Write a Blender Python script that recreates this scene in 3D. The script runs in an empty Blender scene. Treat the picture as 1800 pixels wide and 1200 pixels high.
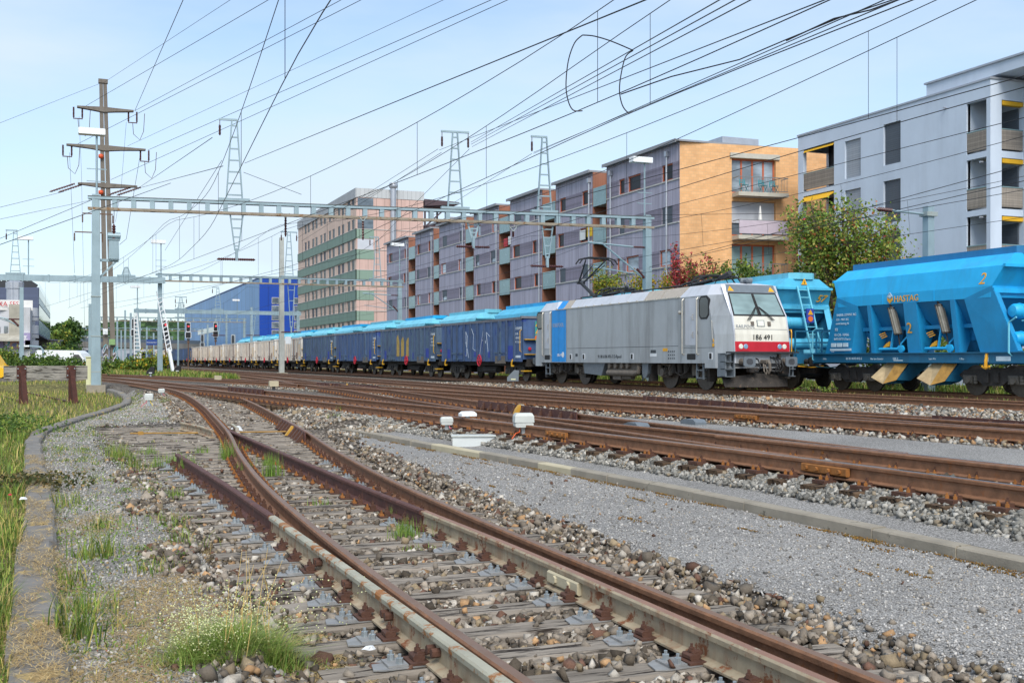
import bpy, math, random
import numpy as np
from mathutils import Vector, Matrix
random.seed(7); rng = np.random.default_rng(11)
SC = bpy.context.scene; COL = SC.collection
R = math.radians
# ---------------------------------------------------------------- camera
# world: x = across the tracks, y = along them, z = 0 is the top of the main-line rails
TH = math.atan(792/1955.0); CT = math.cos(TH); ST = math.sin(TH)
EYE = 1.1; FP = 1955.0; HX = 900.0; HY = 632.0
cd = bpy.data.cameras.new('camera'); cam = bpy.data.objects.new('camera', cd); COL.objects.link(cam)
cam.location = (0, 0, EYE); cam.rotation_euler = (R(90), 0, -TH)
cd.sensor_width = 36; cd.lens = 36*FP/1800; cd.shift_y = (HY-600)/1800; cd.clip_end = 9000; cd.clip_start = .05
SC.camera = cam
# ---------------------------------------------------------------- sky and sun
W = bpy.data.worlds.new('World'); SC.world = W; W.use_nodes = True
nt = W.node_tree; N = nt.nodes; L = nt.links
for n in list(N): N.remove(n)
SUN_EL, SUN_ROT = R(46), R(196)
out = N.new('ShaderNodeOutputWorld'); bg = N.new('ShaderNodeBackground'); bg.inputs[1].default_value = .125
sky = N.new('ShaderNodeTexSky'); sky.sky_type = 'NISHITA'; sky.sun_disc = False
sky.sun_elevation = SUN_EL; sky.sun_rotation = SUN_ROT; sky.air_density = 1.0; sky.dust_density = 1.2; sky.ozone_density = 1.6
tc = N.new('ShaderNodeTexCoord'); mp = N.new('ShaderNodeMapping'); mp.inputs['Scale'].default_value = (1.1, 1.1, 4.2); mp.inputs['Rotation'].default_value = (.1, .1, .5)
cn = N.new('ShaderNodeTexNoise'); cn.inputs['Scale'].default_value = 1.7; cn.inputs['Detail'].default_value = 7; cn.inputs['Roughness'].default_value = .52
cr = N.new('ShaderNodeValToRGB'); cr.color_ramp.elements[0].position = .36; cr.color_ramp.elements[1].position = .66
cr.color_ramp.elements[0].color = (.18, .18, .18, 1); cr.color_ramp.elements[1].color = (.92, .92, .92, 1)
mx = N.new('ShaderNodeMixRGB'); mx.inputs[2].default_value = (3.5, 4.1, 4.7, 1)
L.new(tc.outputs['Generated'], mp.inputs[0]); L.new(mp.outputs[0], cn.inputs['Vector']); L.new(cn.outputs['Fac'], cr.inputs[0])
L.new(cr.outputs[0], mx.inputs[0]); tn = N.new('ShaderNodeMixRGB'); tn.blend_type = 'MULTIPLY'; tn.inputs[0].default_value = 1; tn.inputs[2].default_value = (.93, .98, 1.0, 1); L.new(sky.outputs[0], tn.inputs[1]); L.new(tn.outputs[0], mx.inputs[1]); L.new(mx.outputs[0], bg.inputs[0]); L.new(bg.outputs[0], out.inputs[0])
sd = bpy.data.lights.new('sun', 'SUN'); sd.energy = 2.1; sd.angle = R(32); sd.color = (1, .95, .87)
so = bpy.data.objects.new('sun', sd); COL.objects.link(so)
sv = Vector((math.sin(SUN_ROT)*math.cos(SUN_EL), math.cos(SUN_ROT)*math.cos(SUN_EL), math.sin(SUN_EL)))
so.rotation_euler = sv.to_track_quat('Z', 'Y').to_euler(); so.location = (-10, -10, 40)
SC.view_settings.view_transform = 'Standard'; SC.view_settings.look = 'None'; SC.view_settings.exposure = 0.8; SC.view_settings.gamma = 1

# ---------------------------------------------------------------- pixel of the photograph -> place
def un(px, py, z=0.0):
    Z = FP*(EYE-z)/(py-HY); X = (px-HX)/FP*Z
    return (X*CT+Z*ST, -X*ST+Z*CT)
def sat(px, t):                       # y along the track of the column px on the plane x = t
    a = (px-HX)/FP; return t/(a*CT+ST)*(CT-a*ST)
def dep(px, t): return t/((px-HX)/FP*CT+ST)
def pz(py, Z): return EYE-(py-HY)/FP*Z
def at(px, py, Z):                    # point at depth Z
    X = (px-HX)/FP*Z
    return Vector((X*CT+Z*ST, -X*ST+Z*CT, pz(py, Z)))
def att(px, py, t): return at(px, py, dep(px, t))
def tat(px, s):                       # x across on the plane y = s
    a = (px-HX)/FP; return s*(ST+a*CT)/(CT-a*ST)

# ---------------------------------------------------------------- materials
MATS = {}
def lin(h):
    h = h.lstrip('#'); v = [int(h[i:i+2], 16)/255 for i in (0, 2, 4)]
    return tuple(((c+.055)/1.055)**2.4 if c > .04045 else c/12.92 for c in v)
def sc(c, k): return (min(1, c[0]*k), min(1, c[1]*k), min(1, c[2]*k), 1)
def newmat(name):
    m = bpy.data.materials.new(name); m.use_nodes = True; t = m.node_tree
    b = t.nodes['Principled BSDF']; MATS[name] = m
    return m, t, b
def noise(t, vec, scale, detail=6, rough=.6):
    n = t.nodes.new('ShaderNodeTexNoise'); n.inputs['Scale'].default_value = scale; n.inputs['Detail'].default_value = detail; n.inputs['Roughness'].default_value = rough
    t.links.new(vec, n.inputs['Vector']); return n.outputs['Fac']
def ramp(t, fac, stops):
    r = t.nodes.new('ShaderNodeValToRGB'); e = r.color_ramp.elements
    while len(e) < len(stops): e.new(.5)
    for i, (p, c) in enumerate(stops):
        e[i].position = p; e[i].color = c if len(c) == 4 else (*c, 1)
    t.links.new(fac, r.inputs[0]); return r.outputs[0]
def mixc(t, fac, a, b, mode='MIX'):
    m = t.nodes.new('ShaderNodeMixRGB'); m.blend_type = mode
    for i, v in ((0, fac), (1, a), (2, b)):
        if hasattr(v, 'links'): t.links.new(v, m.inputs[i])
        elif i == 0: m.inputs[0].default_value = v
        else: m.inputs[i].default_value = (*v[:3], 1)
    return m.outputs[0]
def mapping(t, vec, s=(1, 1, 1), rot=(0, 0, 0)):
    m = t.nodes.new('ShaderNodeMapping'); m.inputs['Scale'].default_value = s; m.inputs['Rotation'].default_value = rot
    t.links.new(vec, m.inputs[0]); return m.outputs[0]
def math_(t, op, a, b=None):
    m = t.nodes.new('ShaderNodeMath'); m.operation = op
    for i, v in enumerate((a, b)):
        if v is None: continue
        if hasattr(v, 'links'): t.links.new(v, m.inputs[i])
        else: m.inputs[i].default_value = v
    return m.outputs[0]
def pos(t): return t.nodes.new('ShaderNodeNewGeometry').outputs['Position']
def bump(t, b, h, strength=.4, dist=.02):
    n = t.nodes.new('ShaderNodeBump'); n.inputs['Strength'].default_value = strength; n.inputs['Distance'].default_value = dist
    t.links.new(h, n.inputs['Height']); t.links.new(n.outputs[0], b.inputs['Normal'])
def mat(name, col, rough=.6, metal=0, var=.14, scale=2.5, bmp=0, bscale=30, streak=None, sk=.5, sscale=2.2, spots=None, spk=.64, spscale=6, spec=.5):
    if isinstance(col, str): col = lin(col)
    m, t, b = newmat(name); p = pos(t)
    c = ramp(t, noise(t, p, scale), [(.28, sc(col, 1-var)), (.72, sc(col, 1+var))])
    if streak is not None:                                             # rain streaks down the face
        f = noise(t, mapping(t, p, (1, 1, .12)), sscale, 8, .65)
        f = ramp(t, f, [(.48, (0, 0, 0)), (.75, (sk, sk, sk))]); c = mixc(t, f, c, lin(streak) if isinstance(streak, str) else streak)
    if spots is not None:                                              # rust or chipped paint
        f = ramp(t, noise(t, p, spscale, 9, .72), [(spk, (0, 0, 0)), (spk+.05, (1, 1, 1))]); c = mixc(t, f, c, lin(spots) if isinstance(spots, str) else spots)
    t.links.new(c, b.inputs['Base Color']); b.inputs['Metallic'].default_value = metal
    b.inputs['Specular IOR Level'].default_value = spec
    r = ramp(t, noise(t, p, scale*3), [(.3, (rough*.85,)*3), (.7, (min(1, rough*1.15),)*3)]); t.links.new(r, b.inputs['Roughness'])
    if bmp: bump(t, b, noise(t, p, bscale, 8), bmp, .02)
    return m
def mat_attr(name, rough=.85, spec=.3, sub=0, bmp=0, bscale=60):         # each stone, leaf or blade keeps its own colour
    m, t, b = newmat(name); a = t.nodes.new('ShaderNodeAttribute'); a.attribute_name = 'Col'
    c = a.outputs['Color']
    if bmp:
        p = pos(t); h = noise(t, p, bscale, 8, .7); c = mixc(t, 1.0, c, ramp(t, h, [(.3, (.75,)*3), (.7, (1.2,)*3)]), 'MULTIPLY'); bump(t, b, h, bmp, .01)
    t.links.new(c, b.inputs['Base Color']); b.inputs['Roughness'].default_value = rough; b.inputs['Specular IOR Level'].default_value = spec
    if sub:
        tr = t.nodes.new('ShaderNodeBsdfTranslucent'); t.links.new(c, tr.inputs[0]); ms = t.nodes.new('ShaderNodeMixShader'); ms.inputs[0].default_value = sub
        o = t.nodes['Material Output']; t.links.new(b.outputs[0], ms.inputs[1]); t.links.new(tr.outputs[0], ms.inputs[2]); t.links.new(ms.outputs[0], o.inputs[0])
    return m
def mat_emit(name, col, k):
    m, t, b = newmat(name); b.inputs['Base Color'].default_value = (*col, 1); b.inputs['Emission Color'].default_value = (*col, 1); b.inputs['Emission Strength'].default_value = k
    return m
def mat_glass(name, tint, rough=.06):                                   # panes seen from outside by day: dark mirror of the sky
    m, t, b = newmat(name); p = pos(t)
    c = ramp(t, noise(t, mapping(t, p, (.5, .5, 1.2)), .9, 3), [(.35, sc(tint, .6)), (.65, sc(tint, 1.5))])
    t.links.new(c, b.inputs['Base Color']); b.inputs['Roughness'].default_value = rough; b.inputs['Specular IOR Level'].default_value = .8
    return m
def mat_gravel(name, c1, c2, c3, scale, bstr=.6, moss=None, big=.25, mk=.6):
    m, t, b = newmat(name); p = pos(t)
    v = t.nodes.new('ShaderNodeTexVoronoi'); v.inputs['Scale'].default_value = scale; t.links.new(p, v.inputs['Vector'])
    g = t.nodes.new('ShaderNodeSeparateColor'); t.links.new(v.outputs['Color'], g.inputs[0])
    c = ramp(t, g.outputs[0], [(.0, c1), (.45, c2), (.8, c3), (1, sc(c3, 1.35))])
    d = ramp(t, v.outputs['Distance'], [(.3, (1, 1, 1)), (.75, (.42, .42, .42))]); c = mixc(t, 1.0, c, d, 'MULTIPLY')
    c = mixc(t, big, c, ramp(t, noise(t, p, .6, 5), [(.3, (.5, .5, .5)), (.7, (1.25, 1.25, 1.25))]), 'MULTIPLY')
    if moss is not None:
        f = ramp(t, noise(t, p, 1.9, 9, .75), [(mk, (0, 0, 0)), (mk+.08, (.85,)*3)]); c = mixc(t, f, c, moss)
    t.links.new(c, b.inputs['Base Color']); b.inputs['Roughness'].default_value = .9; b.inputs['Specular IOR Level'].default_value = .25
    h = math_(t, 'SUBTRACT', 1.0, v.outputs['Distance']); bump(t, b, h, bstr, 1.2/scale)
    return m
def mat_brick(name, c1, c2, mortar, bw, bh, axis):                      # axis 0: wall runs along x, 1: along y
    m, t, b = newmat(name); p = pos(t); s = t.nodes.new('ShaderNodeSeparateXYZ'); t.links.new(p, s.inputs[0])
    cb = t.nodes.new('ShaderNodeCombineXYZ'); t.links.new(s.outputs[axis], cb.inputs[0]); t.links.new(s.outputs[2], cb.inputs[1])
    br = t.nodes.new('ShaderNodeTexBrick'); t.links.new(cb.outputs[0], br.inputs['Vector']); br.inputs['Scale'].default_value = 1
    br.inputs['Brick Width'].default_value = bw; br.inputs['Row Height'].default_value = bh; br.inputs['Mortar Size'].default_value = .012; br.inputs['Bias'].default_value = .1
    br.inputs['Color1'].default_value = (*c1, 1); br.inputs['Color2'].default_value = (*c2, 1); br.inputs['Mortar'].default_value = (*mortar, 1)
    c = mixc(t, .5, br.outputs['Color'], ramp(t, noise(t, p, .7, 6), [(.3, (.7,)*3), (.7, (1.2,)*3)]), 'MULTIPLY')
    t.links.new(c, b.inputs['Base Color']); b.inputs['Roughness'].default_value = .85; bump(t, b, br.outputs['Fac'], -.3, .01)
    return m
def mat_boards(name, col, width, axis, var=.25, streak=None, sk=.5, rough=.75, gap=.6):   # upright boards or pressed metal panels, width in metres
    if isinstance(col, str): col = lin(col)
    m, t, b = newmat(name); p = pos(t); s = t.nodes.new('ShaderNodeSeparateXYZ'); t.links.new(p, s.inputs[0])
    u = math_(t, 'DIVIDE', s.outputs[axis], width); fl = math_(t, 'FLOOR', u); fr = math_(t, 'FRACT', u)
    wn = t.nodes.new('ShaderNodeTexWhiteNoise'); wn.noise_dimensions = '1D'; t.links.new(fl, wn.inputs['W'])
    c = ramp(t, wn.outputs['Value'], [(0, sc(col, 1-var*.6)), (1, sc(col, 1+var*.6))])
    c = mixc(t, .6, c, ramp(t, noise(t, mapping(t, p, (6, 6, .35)), 1.4, 7, .7), [(.3, (1-var,)*3), (.7, (1+var,)*3)]), 'MULTIPLY')
    if streak is not None:
        f = ramp(t, noise(t, mapping(t, p, (1, 1, .08)), 1.6, 8, .68), [(.5, (0, 0, 0)), (.72, (sk,)*3)]); c = mixc(t, f, c, lin(streak))
    e = math_(t, 'GREATER_THAN', fr, .93); c = mixc(t, math_(t, 'MULTIPLY', e, gap), c, sc(col, .35))
    t.links.new(c, b.inputs['Base Color']); b.inputs['Roughness'].default_value = rough; bump(t, b, fr, .12, .02)
    return m
def mat_wood(name, c1, c2, crack, axis=0):
    m, t, b = newmat(name); tcx = t.nodes.new('ShaderNodeTexCoord'); oi = t.nodes.new('ShaderNodeObjectInfo')
    ad = t.nodes.new('ShaderNodeVectorMath'); ad.operation = 'ADD'; t.links.new(tcx.outputs['Object'], ad.inputs[0])
    k = math_(t, 'MULTIPLY', oi.outputs['Random'], 40.0); cb = t.nodes.new('ShaderNodeCombineXYZ'); [t.links.new(k, cb.inputs[i]) for i in range(3)]
    t.links.new(cb.outputs[0], ad.inputs[1]); v = ad.outputs[0]; sl = [14, 14, 14]; sl[axis] = .9
    h = noise(t, mapping(t, v, tuple(sl)), 2.2, 9, .7); c = ramp(t, h, [(.3, c1), (.6, c2), (.8, sc(c2, 1.35))])
    ck = ramp(t, noise(t, mapping(t, v, tuple(3 if i != axis else .35 for i in range(3))), 7, 6, .6), [(.4, (1, 1, 1)), (.47, (0, 0, 0))]); c = mixc(t, ck, c, crack)
    c = mixc(t, .7, c, ramp(t, noise(t, v, 1.2, 4), [(.3, (.55,)*3), (.7, (1.25,)*3)]), 'MULTIPLY')
    t.links.new(c, b.inputs['Base Color']); b.inputs['Roughness'].default_value = .9; b.inputs['Specular IOR Level'].default_value = .2
    bump(t, b, mixc(t, .5, h, math_(t, 'SUBTRACT', 1, ck)), .7, .02)
    return m

# ---------------------------------------------------------------- mesh builder
class MB:
    def __init__(s): s.v = []; s.f = []; s.m = []; s.mi = 0
    def mat(s, i): s.mi = i; return s
    def add(s, vs, fs):
        o = len(s.v); s.v += [tuple(v) for v in vs]; s.f += [tuple(i+o for i in f) for f in fs]; s.m += [s.mi]*len(fs); return s
    def box(s, x0, x1, y0, y1, z0, z1, bev=0):
        if bev: return s.prism([(x0+bev, z0), (x1-bev, z0), (x1, z0+bev), (x1, z1-bev), (x1-bev, z1), (x0+bev, z1), (x0, z1-bev), (x0, z0+bev)], 'y', y0, y1)
        v = [(x, y, z) for z in (z0, z1) for y in (y0, y1) for x in (x0, x1)]
        return s.add(v, [(0, 2, 3, 1), (4, 5, 7, 6), (0, 1, 5, 4), (2, 6, 7, 3), (0, 4, 6, 2), (1, 3, 7, 5)])
    def obox(s, c, ax, hx, hy, hz):      # box with axes ax = 3 vectors
        c = Vector(c); X, Y, Z = [Vector(a).normalized() for a in ax]
        v = [c+X*i*hx+Y*j*hy+Z*k*hz for k in (-1, 1) for j in (-1, 1) for i in (-1, 1)]
        return s.add(v, [(0, 2, 3, 1), (4, 5, 7, 6), (0, 1, 5, 4), (2, 6, 7, 3), (0, 4, 6, 2), (1, 3, 7, 5)])
    def bar(s, a, b, w, h=None, up=(0, 0, 1)):
        a = Vector(a); b = Vector(b); d = b-a; h = h or w; up = Vector(up)
        if abs(d.normalized().dot(up)) > .98: up = Vector((0, 1, 0))
        X = d.normalized(); Y = up.cross(X).normalized(); Zv = X.cross(Y)
        return s.obox((a+b)/2, (X, Y, Zv), d.length/2, w/2, h/2)
    def tube(s, pts, r, n=8, cap=True):
        pts = [Vector(p) for p in pts]; rs = r if hasattr(r, '__len__') else [r]*len(pts); vs = []; fs = []; up = None
        for i, p in enumerate(pts):
            d = (pts[min(i+1, len(pts)-1)]-pts[max(i-1, 0)]).normalized()
            if up is None: up = Vector((0, 0, 1)) if abs(d.z) < .9 else Vector((1, 0, 0))
            u = (up-d*up.dot(d)).normalized(); w = d.cross(u); up = u
            vs += [p+(u*math.cos(2*math.pi*k/n)+w*math.sin(2*math.pi*k/n))*rs[i] for k in range(n)]
        for i in range(len(pts)-1):
            for k in range(n): fs.append((i*n+k, i*n+(k+1) % n, (i+1)*n+(k+1) % n, (i+1)*n+k))
        if cap: fs += [tuple(range(n-1, -1, -1)), tuple((len(pts)-1)*n+k for k in range(n))]
        return s.add(vs, fs)
    def cyl(s, a, b, r, n=16): return s.tube([a, b], r, n)
    def prism(s, poly, axis, a, b, cap=True):    # poly in the other two axes, extruded from a to b
        def P(p, q): return {'x': (q, p[0], p[1]), 'y': (p[0], q, p[1]), 'z': (p[0], p[1], q)}[axis]
        n = len(poly); v = [P(p, a) for p in poly]+[P(p, b) for p in poly]
        f = [(i, (i+1) % n, n+(i+1) % n, n+i) for i in range(n)]
        if cap: f += [tuple(range(n-1, -1, -1)), tuple(range(n, 2*n))]
        return s.add(v, f)
    def loft(s, rings, cap=True, closed=True):
        n = len(rings[0]); v = [p for r in rings for p in r]; f = []
        for i in range(len(rings)-1):
            for k in range(n if closed else n-1): f.append((i*n+k, i*n+(k+1) % n, (i+1)*n+(k+1) % n, (i+1)*n+k))
        if cap: f += [tuple(range(n-1, -1, -1)), tuple((len(rings)-1)*n+k for k in range(n))]
        return s.add(v, f)
    def quad(s, a, b, c, d): return s.add([a, b, c, d], [(0, 1, 2, 3)])
    def lathe(s, c, prof, n=12, axis='z'):   # prof (r, h)
        def P(r, h, k):
            a = 2*math.pi*k/n; x, y = r*math.cos(a), r*math.sin(a)
            return {'z': (c[0]+x, c[1]+y, c[2]+h), 'y': (c[0]+x, c[1]+h, c[2]+y), 'x': (c[0]+h, c[1]+x, c[2]+y)}[axis]
        return s.loft([[P(r, h, k) for k in range(n)] for r, h in prof])
    def ico(s, c, r, sub=1):
        t = (1+5**.5)/2; b = [(-1, t, 0), (1, t, 0), (-1, -t, 0), (1, -t, 0), (0, -1, t), (0, 1, t), (0, -1, -t), (0, 1, -t), (t, 0, -1), (t, 0, 1), (-t, 0, -1), (-t, 0, 1)]
        k = math.sqrt(1+t*t); return s.add([(c[0]+x/k*r, c[1]+y/k*r, c[2]+z/k*r) for x, y, z in b], ICOF)
    def text(s, st, size, o, dx, up, ext=.004, align='LEFT', shear=0):
        cu = bpy.data.curves.new('t', 'FONT'); cu.body = st; cu.size = size; cu.align_x = align; cu.extrude = ext; cu.shear = shear; cu.resolution_u = 2
        ob = bpy.data.objects.new('t', cu); COL.objects.link(ob); bpy.context.view_layer.update()
        me = bpy.data.meshes.new_from_object(ob.evaluated_get(bpy.context.evaluated_depsgraph_get()))
        X = Vector(dx).normalized(); Y = Vector(up).normalized(); Zv = X.cross(Y); o = Vector(o)
        s.add([o+X*v.co.x+Y*v.co.y+Zv*v.co.z for v in me.vertices], [tuple(p.vertices) for p in me.polygons])
        bpy.data.objects.remove(ob); bpy.data.meshes.remove(me); bpy.data.curves.remove(cu); return s
    def clusters(s, gap=.12):
        par = list(range(len(s.v)))
        def fd(i):
            while par[i] != i: par[i] = par[par[i]]; i = par[i]
            return i
        for f in s.f:
            a = fd(f[0])
            for i in f[1:]: par[fd(i)] = a
        comp = {}
        for k, f in enumerate(s.f): comp.setdefault(fd(f[0]), []).append(k)
        if len(comp) < 2 or len(comp) > 260: return None
        V = np.array(s.v); L_ = []
        for fs in comp.values(): P = V[sorted({i for k in fs for i in s.f[k]})]; L_.append([P.min(0), P.max(0), fs])
        go = True
        while go:                                                        # pieces that touch or nearly touch stay together
            go = False; out_ = []
            for lo_, hi, fs in L_:
                for o in out_:
                    if (lo_-gap < o[1]).all() and (o[0]-gap < hi).all(): o[0] = np.minimum(o[0], lo_); o[1] = np.maximum(o[1], hi); o[2] = o[2]+fs; go = True; break
                else: out_.append([lo_, hi, fs])
            L_ = out_
        return [o[2] for o in L_] if 1 < len(L_) <= 100 else None
    def build(s, name, mats, parent=None, label=None, smooth=False, world=False):
        if parent is not None and name not in WHOLE:
            cl = s.clusters()
            if cl:
                first = None
                for fs in cl:
                    b = MB(); idx = sorted({i for k in fs for i in s.f[k]}); mp_ = {i: j for j, i in enumerate(idx)}
                    b.v = [s.v[i] for i in idx]; b.f = [tuple(mp_[i] for i in s.f[k]) for k in fs]; b.m = [s.m[k] for k in fs]; o = b.build1(name, mats, parent, label, smooth, world); first = first or o
                return first
        return s.build1(name, mats, parent, label, smooth, world)
    def build1(s, name, mats, parent=None, label=None, smooth=False, world=False):
        me = bpy.data.meshes.new(name)
        v = s.v
        if world and parent is not None:
            o = wloc(parent); v = [(a[0]-o[0], a[1]-o[1], a[2]-o[2]) for a in v]
        me.from_pydata(v, [], s.f)
        for m in (mats if isinstance(mats, (list, tuple)) else [mats]): me.materials.append(m)
        me.polygons.foreach_set('material_index', s.m)
        if smooth: me.polygons.foreach_set('use_smooth', [True]*len(s.f))
        me.update(); ob = bpy.data.objects.new(name, me); COL.objects.link(ob)
        if smooth and smooth != 'all':
            try: me.set_sharp_from_angle(angle=R(38))
            except Exception: pass
        if parent is not None: ob.parent = parent
        if label: ob['label'] = label
        return ob
WHOLE = {'lettering', 'data_grid', 'data_panel', 'graffiti', 'rail_fastening', 'window_row', 'panel_seam', 'arrow_mark', 'facade', 'wall', 'sill_strip', 'cable', 'wiper', 'underframe', 'bogie_frame', 'blossom', 'wheelset', 'emblem', 'frame', 'board_joint', 'dry_stalk', 'clamp', 'warning_sign', 'ladder', 'roof_gutter', 'beam', 'door_linkage'}
ICOF = [(0, 11, 5), (0, 5, 1), (0, 1, 7), (0, 7, 10), (0, 10, 11), (1, 5, 9), (5, 11, 4), (11, 10, 2), (10, 7, 6), (7, 1, 8), (3, 9, 4), (3, 4, 2), (3, 2, 6), (3, 6, 8), (3, 8, 9), (4, 9, 5), (2, 4, 11), (6, 2, 10), (8, 6, 7), (9, 8, 1)]
def wloc(o):
    v = Vector((0, 0, 0))
    while o is not None: v += o.location; o = o.parent
    return v
def tag(o, label, cat, group=None):
    o['label'] = label; o['category'] = cat
    if group: o['group'] = group
    return o
def thing(name, label, cat, loc=(0, 0, 0), rz=0, group=None):
    o = bpy.data.objects.new(name, None); o.empty_display_size = .3; COL.objects.link(o); o.location = loc; o.rotation_euler = (0, 0, rz)
    return tag(o, label, cat, group)
def struct(o, kind='structure'): o['kind'] = kind; return o
def dup(o, parent=None):
    c = o.copy(); COL.objects.link(c)
    if parent is not None: c.parent = parent
    for ch in list(o.children): dup(ch, c)
    return c
def npmesh(name, V, T, material, cols=None, smooth=False):
    me = bpy.data.meshes.new(name); V = np.asarray(V, np.float32).reshape(-1, 3); T = np.asarray(T, np.int32).reshape(-1, 3)
    me.vertices.add(len(V)); me.vertices.foreach_set('co', V.ravel()); me.loops.add(T.size); me.loops.foreach_set('vertex_index', T.ravel())
    me.polygons.add(len(T)); me.polygons.foreach_set('loop_start', np.arange(0, T.size, 3, dtype=np.int32)); me.polygons.foreach_set('loop_total', np.full(len(T), 3, np.int32))
    if smooth: me.polygons.foreach_set('use_smooth', np.ones(len(T), bool))
    me.update(calc_edges=True)
    if cols is not None:
        a = me.color_attributes.new('Col', 'FLOAT_COLOR', 'POINT'); C4 = np.ones((len(V), 4), np.float32); C4[:, :3] = cols; a.data.foreach_set('color', C4.ravel())
    me.materials.append(material); ob = bpy.data.objects.new(name, me); COL.objects.link(ob); return ob
_t = (1+5**.5)/2
ICOV = np.array([(-1, _t, 0), (1, _t, 0), (-1, -_t, 0), (1, -_t, 0), (0, -1, _t), (0, 1, _t), (0, -1, -_t), (0, 1, -_t), (_t, 0, -1), (_t, 0, 1), (-_t, 0, -1), (-_t, 0, 1)])/math.sqrt(1+_t*_t)
BOXV = np.array([(i, j, k) for k in (-1, 1) for j in (-1, 1) for i in (-1, 1)], float); BOXT = np.array([(0, 2, 3), (0, 3, 1), (4, 5, 7), (4, 7, 6), (0, 1, 5), (0, 5, 4), (2, 6, 7), (2, 7, 3), (0, 4, 6), (0, 6, 2), (1, 3, 7), (1, 7, 5)])
def randrot(n):
    q = rng.normal(size=(n, 4)); q /= np.linalg.norm(q, axis=1)[:, None]; w, x, y, z = q.T
    return np.stack([1-2*(y*y+z*z), 2*(x*y-z*w), 2*(x*z+y*w), 2*(x*y+z*w), 1-2*(x*x+z*z), 2*(y*z-x*w), 2*(x*z-y*w), 2*(y*z+x*w), 1-2*(x*x+y*y)], 1).reshape(n, 3, 3)
def stones(name, P, size, pal, wts, material, kind='stuff'):
    n = len(P); sz = np.asarray(size).reshape(-1, 1) if hasattr(size, '__len__') else np.full((n, 1), size)
    S = sz*rng.uniform(.6, 1.2, (n, 3)); B = (BOXV[None]+rng.uniform(-.5, .5, (n, 8, 3)))*.54*S[:, None, :]    # broken, angular lumps
    V = np.einsum('nij,nkj->nki', randrot(n), B)+P[:, None, :]
    T = (BOXT[None]+(np.arange(n)*8)[:, None, None]).reshape(-1, 3)
    c = np.array(pal)[rng.choice(len(pal), n, p=np.array(wts)/sum(wts))]*rng.uniform(.65, 1.3, (n, 1))
    return struct(npmesh(name, V, T, material, np.repeat(c, 8, 0)), kind)
def blades(P, h, w, lean, pal, wts):
    """grass: each blade one bent tapering strip; returns V, T, C"""
    n = len(P); a = rng.uniform(0, 2*np.pi, n); d = np.stack([np.cos(a), np.sin(a), 0*a], 1); sd = np.stack([-np.sin(a), np.cos(a), 0*a], 1)
    h = h.reshape(-1, 1); ln = (lean*rng.uniform(.2, 1.3, n)).reshape(-1, 1)*h; w = (np.ones(n)*w*rng.uniform(.7, 1.3, n)).reshape(-1, 1)
    up = np.array([[0, 0, 1.]]); m = P+up*h*.55+d*ln*.3; t = P+up*h*(1-.25*np.minimum(1, ln/h))+d*ln
    V = np.stack([P-sd*w, P+sd*w, m-sd*w*.7, m+sd*w*.7, t], 1)
    T = (np.array([(0, 1, 3), (0, 3, 2), (2, 3, 4)])[None]+(np.arange(n)*5)[:, None, None]).reshape(-1, 3)
    c = np.array(pal)[rng.choice(len(pal), n, p=np.array(wts)/sum(wts))]*rng.uniform(.7, 1.3, (n, 1))
    return V.reshape(-1, 3), T, np.repeat(c, 5, 0)
def leafcloud(C, size, pal, wts, flat=0):
    n = len(C); Rm = randrot(n); q = np.array([(-.5, 0, 0), (0, -.32, .05), (.5, 0, 0), (0, .32, .05)])
    s = (size*rng.uniform(.6, 1.3, n)).reshape(-1, 1, 1); V = np.einsum('nij,kj->nki', Rm, q)*s+C[:, None, :]
    T = (np.array([(0, 1, 2), (0, 2, 3)])[None]+(np.arange(n)*4)[:, None, None]).reshape(-1, 3)
    c = np.array(pal)[rng.choice(len(pal), n, p=np.array(wts)/sum(wts))]*rng.uniform(.65, 1.35, (n, 1))
    return V.reshape(-1, 3), T, np.repeat(c, 4, 0)
def sm(pts, n=6):
    out_ = []; P = [Vector(p) for p in pts]
    for i in range(len(P)-1):
        p0, p1, p2, p3 = P[max(i-1, 0)], P[i], P[i+1], P[min(i+2, len(P)-1)]
        for k in range(n): u = k/n; out_.append(.5*(2*p1+(p2-p0)*u+(2*p0-5*p1+4*p2-p3)*u*u+(3*p1-p0-3*p2+p3)*u**3))
    return out_+[P[-1]]
def interp(pts):
    xs = [p[0] for p in pts]; ys = [p[1] for p in pts]
    xx = np.linspace(min(xs), max(xs), 600); yy = np.interp(xx, xs, ys)
    k = np.ones(41)/41; pad = np.concatenate([2*yy[0]-yy[20:0:-1], yy, 2*yy[-1]-yy[-2:-22:-1]]); yy = np.convolve(pad, k, 'valid')
    return lambda s: np.interp(s, xx, yy)+np.where(np.asarray(s) > xx[-1], (np.asarray(s)-xx[-1])*(yy[-1]-yy[-30])/(xx[-1]-xx[-30]), 0)+np.where(np.asarray(s) < xx[0], (np.asarray(s)-xx[0])*(yy[29]-yy[0])/(xx[29]-xx[0]), 0)
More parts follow.
